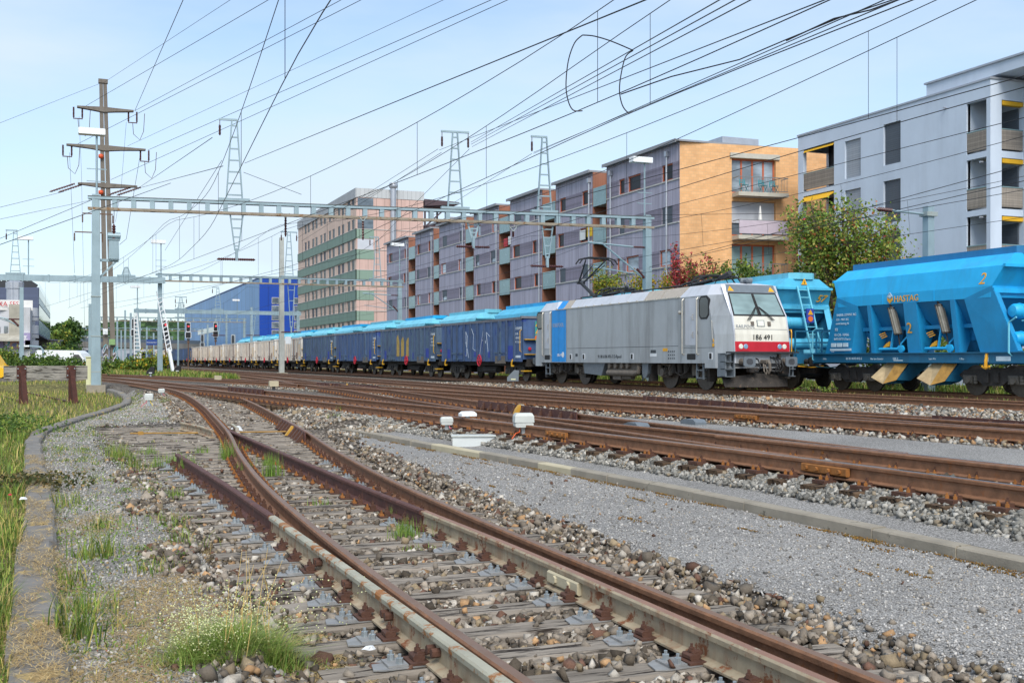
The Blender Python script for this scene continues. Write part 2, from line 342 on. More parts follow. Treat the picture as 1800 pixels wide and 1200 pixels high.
# ================================================================ materials of the ground and track
M = MATS
mat_gravel('ballast_bed', lin('#5a534c'), lin('#776e64'), lin('#958b80'), 18, .9, None, .5)
mat_gravel('path_gravel', lin('#827f7b'), lin('#9f9c98'), lin('#b1aeaa'), 80, .6, lin('#7d6238'), .4, .665)
mat_gravel('weedy_gravel', lin('#7b7871'), lin('#9b9790'), lin('#b5b0a8'), 62, .7, lin('#857a4c'), .55)
mat_gravel('earth', lin('#5c5a3a'), lin('#75713f'), lin('#8f8750'), 14, .5, lin('#5f7a2c'), .6)
mat('concrete', '#8f8779', .9, var=.22, scale=3, bmp=.35, bscale=60, spots='#5b564a', spk=.6, spscale=3)
mat('concrete_new', '#b3a98f', .9, var=.1, scale=4, bmp=.2, bscale=60)
mat('kerb_stone', '#76726d', .92, var=.3, scale=5, bmp=.8, bscale=40, spots='#a58f5f', spk=.56, spscale=3.2)
mat('rail_rust', '#815c43', .75, .15, var=.3, scale=9, bmp=.25, bscale=60, spots='#8b5a36', spk=.58, spscale=7)
mat('rail_rust_red', '#5b3a33', .7, .25, var=.25, scale=8, bmp=.2, bscale=60, spots='#7a4c36', spk=.6, spscale=8)
mat('rail_head', '#8f8884', .3, .85, var=.12, scale=1.5)
mat('rail_head_dull', '#7c604d', .5, .3, var=.15, scale=2)
mat('rail_pale', '#a3a08f', .7, .15, var=.16, scale=4, bmp=.2, bscale=50, spots='#94602f', spk=.52, spscale=5); mat('rail_stain', '#9e917a', .75, .1, var=.25, scale=5, bmp=.2, streak='#80512f', sk=.7, sscale=9, spots='#7a4a2c', spk=.55, spscale=6); mat('rail_pink', '#8b6856', .6, .2, var=.15, scale=4, spots='#a0937f', spk=.6, spscale=6)
mat('iron_brown', '#563a2e', .75, .2, var=.3, scale=14, bmp=.3, bscale=80)
mat('iron_orange', '#93602f', .75, .2, var=.3, scale=14)
mat('zinc', '#a9b1b5', .45, .7, var=.12, scale=8)
mat('plate_grey', '#8e8e8d', .6, .3, var=.2, scale=14, spots='#6b4a3a', spk=.62, spscale=12)
mat_wood('sleeper_wood', lin('#6d655c'), lin('#938a7f'), lin('#2f2823'))
mat_wood('sleeper_dark', lin('#4a3b31'), lin('#65523f'), lin('#241c17'))
mat_wood('beam_wood', lin('#75726d'), lin('#a09b92'), lin('#45403a'))
mat_attr('stone', .88, .3, 0, .35, 70); mat_attr('blade', .6, .3, .3); mat_attr('leaf', .55, .35, .25)
mat('rod_yellow', '#9a7433', .7, var=.25, scale=6); mat('paint_yellow', '#bd9034', .6, var=.15)

# ================================================================ lines of the tracks
fA = interp([(-8, 8.6), (7, 8.57), (13, 8.4), (21, 7.75), (26, 7.35), (32, 6.8), (38, 6.25), (44, 5.6), (51, 4.75), (57, 4.1), (64, 3.4), (76, 1.9), (90, -.2), (110, -4), (150, -12)])
fF = interp([(0, 2.7), (5, 2.7), (8, 2.72), (13, 2.92), (18, 3.35), (22, 3.8), (26, 4.1), (32, 4.5), (38, 4.75), (43, 4.8), (47, 4.6), (57, 3.95), (62, 3.5)])
fE = interp([(10, 8.5), (19, 8.95), (25, 9.35), (33, 9.85), (40, 10.5), (50, 10.85)])
fB = interp([(-8, 15.0), (8, 14.9), (13, 14.65), (18, 14.15), (26, 13.3), (37, 12.25), (42, 11.8), (48, 11.0), (57, 9.9), (67, 7.9), (82, 5.0), (92, 2.3), (105, -1.5), (130, -9)])
fC = interp([(8, 14.75), (13, 14.75), (22, 15.0), (33, 15.6), (45, 15.75), (60, 15.9), (95, 15.6), (140, 14.6), (260, 14)])
fGt = interp([(50, 10.6), (60, 11.5), (80, 12.2), (139, 13.2), (260, 13.6)])
fD = lambda s: 22.95+0*np.asarray(s, float); fH = lambda s: 27.4+0*np.asarray(s, float)
fGl = interp([(1, 1.85), (5, 1.86), (8, 1.85), (13, 1.79), (17.9, 1.66)])
fGr = interp([(1, 3.2), (5, 3.22), (8, 3.27), (13, 3.2), (20, 3.2), (24.3, 3.16)])
def zF(s):
    u = np.clip((np.asarray(s, float)-18)/34, 0, 1); return -.35*(1-u*u*(3-2*u))
z0 = lambda s: 0*np.asarray(s, float)
KT = interp([(-5, 6.7), (6, 6.68), (10.7, 6.66), (14.2, 6.5), (18.3, 6.13), (20.9, 5.93), (24, 5.6)])
LK = [(-.08, 1.0), (-.1, 5.7), (-.15, 7.7), (-.19, 10.2), (-.22, 12.9), (-.27, 14.3), (-.5, 22.6), (-.42, 25.9), (.4, 31), (1.5, 37), (2.1, 41), (2.35, 45), (2.3, 49), (2.0, 54)]
def sstep(x, a, b):
    u = np.clip((x-a)/(b-a), 0, 1); return u*u*(3-2*u)
def gz(t, s):
    """height of the bare ground"""
    t = np.asarray(t, float); s = np.asarray(s, float)
    lk = np.interp(s, [p[1] for p in LK], [p[0] for p in LK]); fc = fF(np.minimum(s, 60)); zl = -.5+.265*sstep(s, 56, 74)
    low = zl+(zF(s)-.145-zl)*np.where(s < 60, sstep(t, np.minimum(lk+.2, fc-2.0), fc-1.5), 1)
    kt = KT(np.minimum(s, 24)); w = np.where(s < 24, sstep(t, kt-.02, kt+.02)*.36+sstep(t, kt+.35, kt+1.1)*.64, sstep(t, fF(np.minimum(s, 60))+.9, fF(np.minimum(s, 60))+1.9))
    main = -.235; z = low*(1-w)+main*w
    tl = np.where(s < 18.6, 1.2, np.where(s < 27.5, .85, fc-1.3)); tr = np.where(s < 27.5, np.maximum(4.2, fc+1.25), fc+1.3)
    bed = sstep(t, tl-.3, tl+.02)*(1-sstep(t, tr-.02, tr+.3))*np.where(s < 58, 1, 0); z = z-.085*bed*(1-w)
    z = z+.03*np.sin(t*.7+s*.31)*np.where((t < -.5), 1, .15)
    return z
# ================================================================ ground sheets
def sheet(name, material, tl, tr, ss, nc, dz, kind='structure', uneven=0):
    V = []; T = []; ns = len(ss)
    for s in ss:
        a, b = tl(s), tr(s); tt = np.linspace(a, b, nc); V += list(zip(tt, np.full(nc, s), gz(tt, np.full(nc, s))+dz+uneven*rng.normal(size=nc)))
    for i in range(ns-1):
        for k in range(nc-1):
            p = i*nc+k; T += [(p, p+1, p+nc+1), (p, p+nc+1, p+nc)]
    return struct(npmesh(name, V, T, material, smooth=True), kind)
tg = np.concatenate([[-3000, -800, -300, -120, -60, -40], np.arange(-30, -1, 1.0), np.arange(-1, 10, .12), np.arange(10, 34, .5), [36, 40, 50, 70, 120, 300, 900, 3000]])
sg = np.concatenate([[-60, -20, -8], np.arange(-2, 26, .25), np.arange(26, 70, .8), np.arange(72, 140, 4), [150, 200, 300, 500, 900, 1600, 3500]])
TT, SS = np.meshgrid(tg, sg); ZZ = gz(TT, SS); nc = len(tg); I = np.arange((len(sg)-1)*nc).reshape(-1, nc)[:, :-1].ravel()
struct(npmesh('ground', np.stack([TT, SS, ZZ], -1).reshape(-1, 3), np.concatenate([np.stack([I, I+1, I+nc+1], 1), np.stack([I, I+nc+1, I+nc], 1)]), M['ballast_bed'], smooth=True))
S1 = np.arange(1, 24.1, .4); S2 = np.arange(1, 34, .5)
sheet('gravel_path', M['path_gravel'], lambda s: float(fF(s))+1.62+.12*math.sin(s*2.1)+.1*math.sin(s*5.3), lambda s: float(KT(s))-.1, S1, 14, .02)
sheet('gravel_strip', M['path_gravel'], lambda s: float(KT(s))+.1, lambda s: float(KT(s))+.6+.08*math.sin(s*3), S1, 6, .01)
sheet('track_side_gravel', M['path_gravel'], lambda s: float(fA(s))+1.5+.1*math.sin(s*2)+max(0, s-9)*.045, lambda s: float(fB(s))-1.55-max(0, s-9)*.02, np.arange(4, 30, .5), 10, .02)
def lkx(s): return float(np.interp(s, [p[1] for p in LK], [p[0] for p in LK]))
sheet('weedy_gravel', M['weedy_gravel'], lambda s: lkx(s), lambda s: max(lkx(s)+.2, float(fF(s))-1.72+.1*math.sin(s*1.7)+.07*math.sin(s*4.1)) if s < 17.5 or s > 28 else .62+.1*math.sin(s*4), np.arange(1, 52, .5), 14, .02)
sheet('grass_verge', M['earth'], lambda s: -60, lambda s: lkx(min(s, 54))-.1, np.concatenate([np.arange(1, 56, .5), np.arange(58, 70, 2.)]), 60, .015)
sheet('grass_island', M['earth'], lambda s: float(max(fB(s), -9))+2.2, lambda s: float(fGt(s))-1.6, np.arange(70, 140, 2.), 10, .03)
sheet('grass_margin', M['earth'], lambda s: 29.2, lambda s: 37.2, np.arange(-10, 220, 3.), 10, .03)

# ================================================================ track builder
PROF = [(-.07, -.172), (.07, -.172), (.07, -.16), (.012, -.142), (.010, -.05), (.034, -.04), (.036, -.012), (.026, 0), (-.026, 0), (-.036, -.012), (-.034, -.04), (-.010, -.05), (-.012, -.142), (-.07, -.16)]
def rail(f, off, s0, s1, zf, parent, mats, name='rail', prof=PROF, step=.6, label=None, zo=0, flare=0):
    n = max(2, int((s1-s0)/step)); ss = np.linspace(s0, s1, n+1); b = MB(); rings = []
    for s in ss:
        t = float(f(s)); d = (float(f(s+.1))-float(f(s-.1)))/.2; nx, ny = 1/math.hypot(1, d), -d/math.hypot(1, d)
        o = off
        if flare: o += flare*max(0, 1-min(s-s0, s1-s)/.9)**1.5
        rings.append([(t+nx*(o+x), s+ny*(o+x), float(zf(s))+z+zo) for x, z in prof])
    b.loft(rings); np_ = len(prof)
    if len(mats) > 1:
        for i in range(n):
            for k in range(np_):
                if k in ((6, 7, 8, 5, 9, 4, 10) if name == 'guard_rail' and mats[1] is M['rail_pale'] else (7,)): b.m[i*np_+k] = 1
    return b.build(name, mats, parent, label, smooth=True, world=True)
def sleeper_mesh(l0, l1, m, h=.15, w=.25):
    b = MB(); nx = 7; rings = []
    for i in range(nx):
        x = l0+(l1-l0)*i/(nx-1); k = random.uniform(-.008, .008); e = -.012 if i in (0, nx-1) else 0
        rings.append([(x+random.uniform(-.015, .015)*(i in (0, nx-1)), y+k+random.uniform(-.006, .006), z) for y, z in [(-w/2, -h), (w/2, -h), (w/2, -.025), (w/2-.02, -.003+e), (0, e+random.uniform(-.006, .0)), (-w/2+.02, -.003+e), (-w/2, -.025)]])
    b.loft(rings); o = b.build('sleeper', m); me = o.data; bpy.data.objects.remove(o); return me
def hexbolt(b, x, y, z, r=.019, h=.03): b.prism([(x+r*math.cos(k*1.0472), y+r*math.sin(k*1.0472)) for k in range(6)], 'z', z, z+h); b.prism([(x+r*.5*math.cos(k*1.0472), y+r*.5*math.sin(k*1.0472)) for k in range(6)], 'z', z+h, z+h+.02)
def mesh_of(b, mats):
    o = b.build('rail_fastening', mats); me = o.data; bpy.data.objects.remove(o); return me
FM = [M['plate_grey'], M['iron_brown'], M['zinc'], M['iron_orange']]
b = MB(); b.mat(0).prism([(-.35, -.07), (-.29, -.095), (-.05, -.08), (-.03, .08), (-.27, .1), (-.33, .05)], 'z', 0, .008)
b.mat(1).box(-.15, .12, -.085, .085, .009, .022); b.box(-.125, -.06, -.045, .045, .022, .055, .008); b.box(-.10, -.035, -.03, .03, .045, .066, .008); hexbolt(b, -.09, 0, .062, .018, .022)
b.mat(0).box(-.27, -.16, -.075, .075, .009, .02); b.mat(2); hexbolt(b, -.225, .042, .02, .02, .03); hexbolt(b, -.2, -.042, .02, .02, .03); FAST_L = mesh_of(b, FM)
b = MB(); b.mat(1).box(-.19, .19, -.085, .085, 0, .014)
for k in (-1, 1):
    b.mat(1).box(min(k*.075, k*.135), max(k*.075, k*.135), -.045, .045, .014, .06, .008); hexbolt(b, k*.1, 0, .06, .02, .026); b.mat(3); b.box(min(k*.14, k*.185), max(k*.14, k*.185), -.04, .04, .014, .032); hexbolt(b, k*.16, .0, .03, .018, .02)
FAST_B = mesh_of(b, FM)
b = MB(); b.mat(1).box(-.24, .24, -.1, .1, -.02, .018)
for k in (-1, 1):
    b.mat(1).box(min(k*.075, k*.14), max(k*.075, k*.14), -.05, .05, .018, .05, .006); hexbolt(b, k*.105, 0, .05, .02, .026); b.mat(3); hexbolt(b, k*.165, .05, .018, .02, .03); hexbolt(b, k*.165, -.05, .018, .02, .03)
FAST_A = mesh_of(b, FM)
def ob(name, me, parent, loc, rz=0):
    o = bpy.data.objects.new(name, me); COL.objects.link(o); o.location = loc; o.rotation_euler = (0, 0, rz); o.parent = parent; return o
def hd(f, s): return math.atan(-(float(f(s+.2))-float(f(s-.2)))/.4)
def track(name, label, f, s0, s1, zf=z0, mats=None, sl=None, fast=None, step=.6, group='railway tracks of the yard', slm=None, step_s=.6, head='rail_head'):
    r = thing(name, label, 'railway track', (float(f(s0)), s0, float(zf(s0))-.172), group=group); o = Vector(r.location)
    mats = mats or [M['rail_rust'], M[head]]
    for k in (-1, 1): rail(f, k*.7535, s0, s1, zf, r, mats, step=step)
    if sl:
        meshes = [sleeper_mesh(-1.12, 1.12, slm or M['sleeper_dark']) for _ in range(3)]
        for i in range(int((sl[1]-sl[0])/step_s)):
            s = sl[0]+i*step_s; a = hd(f, s); q = ob('sleeper', random.choice(meshes), r, Vector((float(f(s)), s, float(zf(s))-.215))-o, a)
            if fast and fast[0] <= s <= fast[1]:
                for k in (-1, 1): ob('rail_fastening', FAST_A, q, (k*.7535, 0, .015))
    return r
tA = track('railway_track', 'nearest through track, rusty brown rails right behind the concrete kerb', fA, -6, 120, sl=(3.2, 44), fast=(3, 44), head='rail_head')
tB = track('railway_track', 'second through track, with a bare grey gravel strip in front of it on the right', fB, -6, 118, sl=(8, 62), fast=(8, 40), head='rail_head')
tE = track('railway_track', 'crossover track joining the two nearest through tracks, with a yellow block in its check rail', fE, 10.5, 50, sl=(18, 46), fast=(18, 46), head='rail_head_dull')
tC = track('railway_track', 'third track, nearest to the train, in front of the ballast strip along the wagons', fC, 9, 260, sl=None, head='rail_head')
tG = track('railway_track', 'far middle track running past the foot of the concrete post', fGt, 50, 260, sl=None, step=1.5, head='rail_head_dull')
tD = track('railway_track', 'track carrying the silver locomotive and the open wagons', fD, 8, 520, sl=None, step=2, head='rail_head')
tH = track('railway_track', 'track carrying the turquoise hopper wagons beside the grass bank', fH, 8, 240, sl=None, step=2, head='rail_head_dull')
b = MB()
def check(f, off, s0, s1, zf, parent, yellow=None):
    rail(f, off, s0, s1, zf, parent, [M['rail_rust_red']], 'check_rail', [(-.012, -.15), (.012, -.15), (.012, .035), (-.012, .035)], zo=0)
    b = MB(); sgn = 1 if off < 0 else -1
    for s in np.arange(s0+.2, s1-.1, .62):
        t = float(f(s))+off; b.prism([(t+sgn*.012, -.17), (t+sgn*.11, -.17), (t+sgn*.03, 0), (t+sgn*.012, .01)], 'y', s-.035, s+.035); b.cyl((t+sgn*.0, s+.02, -.03), (t+sgn*.055, s+.02, -.03), .022, 8)
    b.build('support_block', M['iron_brown'], parent, world=True)
    if yellow:
        t = float(f(yellow))+off; MB().prism([(t-.02, -.17), (t+sgn*.18, -.17), (t+sgn*.13, -.05), (t+sgn*.05, .05), (t-.02, .05)], 'y', yellow-.06, yellow+.06).build('marker_block', M['paint_yellow'], parent, 'yellow painted marker block', world=True)
check(fE, .66, 20.5, 27.5, z0, tE, 24); check(fB, .66, 44.5, 52, z0, tB, 48); check(fC, .66, 22.5, 29.2, z0, tC); check(fC, .64, 12, 16.8, z0, tC); check(fA, .66, 40, 45, z0, tA); 
# switch blades lying against the running rails
for f, o_, a, c, p in ((fA, -.66, 9, 20, tA), (fB, -.66, 14, 24, tB), (fA, .66, 5, 14, tA)):
    rail(f, o_, a, c, z0, p, [M['rail_rust'], M['rail_head_dull']], 'switch_blade', zo=-.006, flare=0)
# joint plates
b = MB()
for f, off, s in ((fA, -.7535, 9.9), (fA, -.7535, 16.2), (fB, -.7535, 19.6), (fA, .7535, 12)):
    t = float(f(s))+off
    for k in (-1, 1): b.box(t+k*.045-.028, t+k*.045+.028, s-.38, s+.38, -.135, -.045, .01)
    for d in (-.28, -.1, .1, .28): b.cyl((t-.1, s+d, -.09), (t-.07, s+d, -.09), .024, 6)
b.build('joint_plate', M['iron_orange'], tA, world=True)

# ---------------------------------------------------------------- the siding in front
tF = thing('railway_track', 'worn siding in the foreground with grey wooden sleepers, curving away to the left', 'railway track', (2.7, 2, -.53), group='railway tracks of the yard'); oF = Vector(tF.location)
RR = [M['rail_rust'], M['rail_head_dull']]; RD = [M['rail_rust_red'], M['rail_rust_red']]; RP = [M['rail_pale'], M['rail_pale']]
rail(fF, -.7535, 1, 61, zF, tF, RR, step=.5); rail(fF, .7535, 1, 61, zF, tF, RR, step=.5)
rail(fGl, 0, 10.5, 17.9, zF, tF, RD, 'stub_rail', label='dark red-brown rail ending short on the sleepers')
rail(fGl, 0, 1, 10.45, zF, tF, [M['rail_stain'], M['rail_pale']], 'guard_rail', label='rail painted pale grey-green and streaked with rust, left of the running rail')
rail(fGr, 0, 10.3, 23.4, zF, tF, RD, 'stub_rail', label='dark red-brown rail running from the crossing')
rail(fGr, 0, 1, 10.25, zF, tF, [M['rail_stain'], M['rail_pink']], 'guard_rail', label='rail painted pale grey-green and streaked with rust, inside the right running rail')
WING = [(-.036, -.17), (.036, -.17), (.036, 0), (-.036, 0)]
def poly_rail(pts, parent, name, m, h=.0):
    g = interp([(s, t) for t, s in pts]); return rail(g, 0, pts[0][1], pts[-1][1], zF, parent, [M['rail_stain'], m], name, PROF, .25, zo=h)
poly_rail([(3.2, 22.0), (3.3, 23.0), (3.42, 23.8), (3.5, 25.2)], tF, 'wing_rail', M['rail_pale']); poly_rail([(2.85, 23.3), (2.78, 24.4), (2.5, 26.0)], tF, 'wing_rail', M['rail_pale'])
rail(fF, .64, 21.5, 26, zF, tF, [M['rail_rust_red']], 'check_rail', [(-.012, -.15), (.012, -.15), (.012, .035), (-.012, .035)])
b = MB()
for s in np.arange(21.7, 26, .5):
    t = float(fF(s))+.64; z = float(zF(s)); b.prism([(t-.012, z-.17), (t-.17, z-.17), (t-.012, z+.03)], 'y', s-.05, s+.05)
b.build('support_block', M['iron_brown'], tF, world=True)
s = 23.5; t = float(fF(s))+.62; z = float(zF(s)); MB().prism([(t, z-.17), (t-.17, z-.17), (t-.03, z+.03), (t, z+.03)], 'y', s-.06, s+.06).build('marker_block', M['paint_yellow'], tF, 'yellow painted marker block', world=True)
SLP = []
for i in range(82):
    s = 1.9+i*.545; 
    if s > 44.5: break
    c = float(fF(s)); a = hd(fF, s)*(.3 if s < 27 else 1); l = 1.22 if s < 18.7 else (.85 if s < 27.4 else c-1.3); r_ = max(4.2, c+1.25) if s < 27.4 else c+1.3
    SLP.append((s, l, r_, c, a)); me = sleeper_mesh(l-c+random.uniform(-.08, .08), r_-c+random.uniform(-.07, .07), M['sleeper_wood'])
    q = ob('sleeper', me, tF, Vector((c, s, float(zF(s))-.174))-oF, a)
    def fst(me_, f): ob('rail_fastening', me_, q, (float(f)-c, 0, .0))
    if s < 10.8: fst(FAST_L, fGl(s)); fst(FAST_L, fGr(s)); fst(FAST_B, fF(s)+.7535)
    elif s < 18: fst(FAST_L if i % 3 else FAST_B, fGl(s)); fst(FAST_B, fGr(s)); fst(FAST_B if i % 2 else FAST_L, fF(s)+.7535); fst(FAST_B, fF(s)-.7535)
    elif s < 23.5: fst(FAST_B, fGr(s)); fst(FAST_B, fF(s)+.7535); fst(FAST_B, fF(s)-.7535)
    else: fst(FAST_B, fF(s)+.7535); fst(FAST_B, fF(s)-.7535)
# spacer blocks between the painted rail and the running rail
b = MB()
for s in (4.6, 5.6, 6.5, 7.5, 8.4): 
    x = float(fGl(s)); b.box(x+.02, x+.075, s-.07, s+.07, -.35-.13, -.35-.05); b.cyl((x-.06, s-.03, -.44), (x-.012, s-.03, -.44), .026, 6); b.cyl((x-.06, s+.05, -.44), (x-.012, s+.05, -.44), .026, 6)
b.build('spacer_block', M['iron_brown'], tF, world=True)
x = float(fGr(7.1)); b = MB(); b.box(x-.05, x-.012, 6.75, 7.25, -.35-.135, -.35-.045, .012); [b.cyl((x-.065, 6.75+d, -.44), (x-.045, 6.75+d, -.44), .03, 6) for d in (.14, .36)]; b.build('joint_plate', M['concrete_new'], tF, 'pale beige joint plate with two bolts', world=True)
b = MB(); b.tube([(1.35, 24.9, -.46), (2.7, 24.5, -.46)], .016, 8); b.tube([(3.4, 24.3, -.45), (4.5, 24.1, -.45)], .014, 8); b.box(1.5, 1.62, 24.8, 24.92, -.5, -.42, .02); b.build('tie_rod', M['rod_yellow'], tF, 'yellow tie rod across the sleepers', world=True)

def lkv(s): return np.interp(s, [p[1] for p in LK], [p[0] for p in LK])
# ================================================================ ballast stones
brown = [lin(c) for c in ('#51493f', '#6d6459', '#83796d', '#998e80', '#a5835f', '#644a3d', '#b0a99e', '#85765f')]
grey = [lin(c) for c in ('#65645f', '#7d7b75', '#928f88', '#a6a29a', '#53524f', '#938672')]
def on_sleeper(t, s):
    m = np.zeros(len(t), bool)
    for (ss, l, r_, c, a) in SLP: m |= (np.abs(s-ss+(t-c)*-a) < .125) & (t > l) & (t < r_)
    return m
def near_rail(t, s):
    m = np.zeros(len(t), bool)
    for f, o_ in ((fF, -.7535), (fF, .7535)): m |= np.abs(t-(f(s)+o_)) < .09
    m |= (np.abs(t-fGl(s)) < .09) & (s < 17.9); m |= (np.abs(t-fGr(s)) < .09) & (s < 24.3); return m
def siding_stones(n, s0, s1, sz):
    s = rng.uniform(s0, s1, n); u = rng.uniform(0, 1, n); c = fF(s); tl = np.where(s < 18.7, .72+.2*np.sin(s*1.9), np.where(s < 28, .75, c-1.8)); tr = c+1.75
    t = tl+(tr-tl)*u; on = on_sleeper(t, s); k = ~near_rail(t, s) & (~on | (rng.uniform(0, 1, n) < .035)); k &= (t > 1.85) | (rng.uniform(0, 1, n) < .6)
    edge = np.minimum(t-tl, tr-t); k &= rng.uniform(0, 1, n) < np.clip(.12+edge*2.6, 0, 1)
    long_ = (s > 18.7) & (s < 27.4); k &= ~(long_ & (rng.uniform(0, 1, n) < .72))
    t, s, on, edge = t[k], s[k], on[k], edge[k]; z = zF(s)-.212+rng.uniform(-.035, .02, len(t))+np.where(on, .045, 0)
    z = np.where(edge < .45, gz(t, s)+.02+rng.uniform(-.01, .02, len(t))+edge*.05, z)
    return np.stack([t, s, z], 1), sz*rng.lognormal(0, .28, len(t))
P1, Z1 = siding_stones(36000, 3.0, 13, .030); P2, Z2 = siding_stones(26000, 13, 30, .033); P3, Z3 = siding_stones(7000, 30, 46, .042)
stones('siding_ballast', np.concatenate([P1, P2, P3]), np.concatenate([Z1, Z2, Z3]), brown, [2.4, 3, 3, 2.2, .7, .7, 1.6, 1.5], M['stone'])
n = 30000; s = rng.uniform(4, 32, n)**1.0; tl = KT(np.minimum(s, 24))+.5; tr = fA(s)-.86; t = tl+(tr-tl)*rng.uniform(0, 1, n); e = t-tl; k = rng.uniform(0, 1, n) < np.clip(.25+e*3, 0, 1); t, s = t[k], s[k]
stones('kerbside_ballast', np.stack([t, s, gz(t, s)+rng.uniform(-.01, .045, len(t))], 1), .031*rng.lognormal(0, .25, len(t)), grey, [1.5, 3, 3, 2, 1, 1], M['stone'])
def fill(name, n, s0, s1, f, a, c, sz, pal, w, dz=.0, keep=None):
    s = s0+(s1-s0)*rng.uniform(0, 1, n)**1.25; t = f(s)+rng.uniform(a, c, n)
    if keep is not None: k = keep(t, s); t, s = t[k], s[k]
    return np.stack([t, s, gz(t, s)+dz+rng.uniform(-.01, .04, len(t))], 1), sz*rng.lognormal(0, .25, len(t))
Q = [fill('', 6000, 4, 40, fA, -.65, .65, .042, 0, 0), fill('', 9000, 6, 60, fB, -1.6, 1.5, .045, 0, 0), fill('', 5000, 22, 60, fE, .8, 2.2, .05, 0, 0), fill('', 9000, 22, 75, fA, -2.2, -.85, .052, 0, 0, 0, lambda t, s: t > fF(np.minimum(s, 60))+.9),
     fill('', 3000, 26, 60, fA, .85, 2, .055, 0, 0), fill('', 9000, 12, 60, fD, -5.5, -.9, .052, 0, 0, .02), fill('', 9000, 12, 70, fC, -.6, 2, .052, 0, 0)]
stones('yard_ballast', np.concatenate([q[0] for q in Q]), np.concatenate([q[1] for q in Q]), brown+grey, [1.5, 2.5, 3, 3, 1.3, 1, 2.4, 2.2, 1, 2, 2, 2, .5, 1], M['stone'])
n = 20000; s = 3.2+rng.uniform(0, 1, n)**1.6*14; t = fF(s)+1.5+(KT(s)-.1-fF(s)-1.5)*rng.uniform(0, 1, n)
stones('path_chippings', np.stack([t, s, gz(t, s)+.022], 1), .0085*rng.lognormal(0, .3, n), [lin(c) for c in ('#85827e', '#9d9a96', '#adaaa6', '#b7b4b0', '#6b6966', '#9c8e78')], [2, 3, 3, 1, 1.4, .5], M['stone'])
n = 22000; s = 4+rng.uniform(0, 1, n)**1.6*40; t = lkv(s)+.17+rng.uniform(0, 1, n)*(fF(s)-1.75-lkv(s)-.1)
stones('weedy_chippings', np.stack([t, s, gz(t, s)+.022], 1), (.0085+.0003*s)*rng.lognormal(0, .3, n), [lin(c) for c in ('#7b7975', '#928f8b', '#a6a29d', '#b3aea6', '#95825f')], [2, 3, 3, 1, 1.4], M['stone'])

# ================================================================ kerbs
b1, b2 = MB(), MB(); s = 1.0; i = 0
while s < 23.5:
    x = float(KT(s)); x2 = float(KT(s+.98)); bb = b2 if i in (13, 16, 17) else b1; z = gz(x-.4, s)+.115
    z = float(z)+random.uniform(-.008, .008); a = (x2-x)/.98; d = random.uniform(-.012, .012)
    bb.loft([[(xx+d-.085, yy, z-.35), (xx+d+.085, yy, z-.35), (xx+d+.085, yy, z-.012), (xx+d+.07, yy, z), (xx+d-.07, yy, z), (xx+d-.085, yy, z-.015)] for xx, yy in ((x, s), (x2, s+.972))]); s += .98; i += 1
struct(b1.build('kerb', M['concrete'])); struct(b2.build('kerb_renewed', M['concrete_new']))
b = MB(); pl = [Vector((p[0], p[1], 0)) for p in LK]; dense = []
lx = interp([(i, p[0]) for i, p in enumerate(LK)]); ly = interp([(i, p[1]) for i, p in enumerate(LK)])
us = np.linspace(0, len(LK)-1, 500); xy = np.stack([np.interp(us, range(len(LK)), [p[0] for p in LK]), np.interp(us, range(len(LK)), [p[1] for p in LK])], 1)
ker = np.ones(13)/13; xs = np.convolve(np.pad(xy[:, 0], 6, 'edge'), ker, 'valid'); ys = np.convolve(np.pad(xy[:, 1], 6, 'edge'), ker, 'valid')
dist = np.concatenate([[0], np.cumsum(np.hypot(np.diff(xs), np.diff(ys)))]); d0 = 0
while d0 < dist[-1]-.6:
    ln = random.choice((.8, 1.0, 1.2)) if d0 < 22 else .5; ring = []; dz = random.uniform(-.004, .004); dx = random.uniform(-.02, .02)
    for d in (d0, d0+ln-.015):
        x = np.interp(d, dist, xs); y = np.interp(d, dist, ys); e = .05; tx = np.interp(d+e, dist, xs)-np.interp(d-e, dist, xs); ty = np.interp(d+e, dist, ys)-np.interp(d-e, dist, ys); l_ = math.hypot(tx, ty); nx, ny = ty/l_, -tx/l_
        z = float(gz(x+.4, y))+.105+dz; hw = .135
        ring.append([(x+nx*(o_+dx), y+ny*(o_+dx), z+zz) for o_, zz in ((-hw, -.4), (hw, -.4), (hw, -.03), (hw-.03, 0), (-hw+.03, 0), (-hw, -.03))])
    b.loft(ring); d0 += ln
struct(b.build('edging_stones', M['kerb_stone']))

# ================================================================ grass and weeds
G1 = [lin(c) for c in ('#6a8535', '#82963f', '#566f2e', '#9aa04b', '#b5a55f', '#4d632b', '#bfa96e')]
straw = [lin(c) for c in ('#c0a672', '#ad9060', '#cfb98a', '#97804f')]
def grass(name, parts):
    V, T, C, o = [], [], [], 0
    for v, t, c in parts: V.append(v); T.append(t+o); C.append(c); o += len(v)
    return struct(npmesh(name, np.concatenate(V), np.concatenate(T), M['blade'], np.concatenate(C)), 'stuff')
def lkv(s): return np.interp(s, [p[1] for p in LK], [p[0] for p in LK])
def onground(t, s, dz=.0): return np.stack([t, s, gz(t, s)+dz], 1)
n = 52000; s = 4+rng.uniform(0, 1, n)**1.4*26; t = lkv(s)-.14-rng.uniform(0, 1, n)**1.2*(1.2+s*.42); h = rng.uniform(.04, .17, n)*(1+.9*(np.sin(s*2+t*1.5) > .5)); g1 = blades(onground(t, s), h, .003+.00022*s, .7, G1, [3, 3, 2, 2, 1.6, 1.5, 1.2])
n = 22000; s = rng.uniform(28, 66, n); t = lkv(np.minimum(s, 54))-.1-rng.uniform(0, 1, n)*(10+s*.2); g2 = blades(onground(t, s), rng.uniform(.06, .26, n), .012, .6, G1, [2, 3, 1, 3, 3, .8, 3])
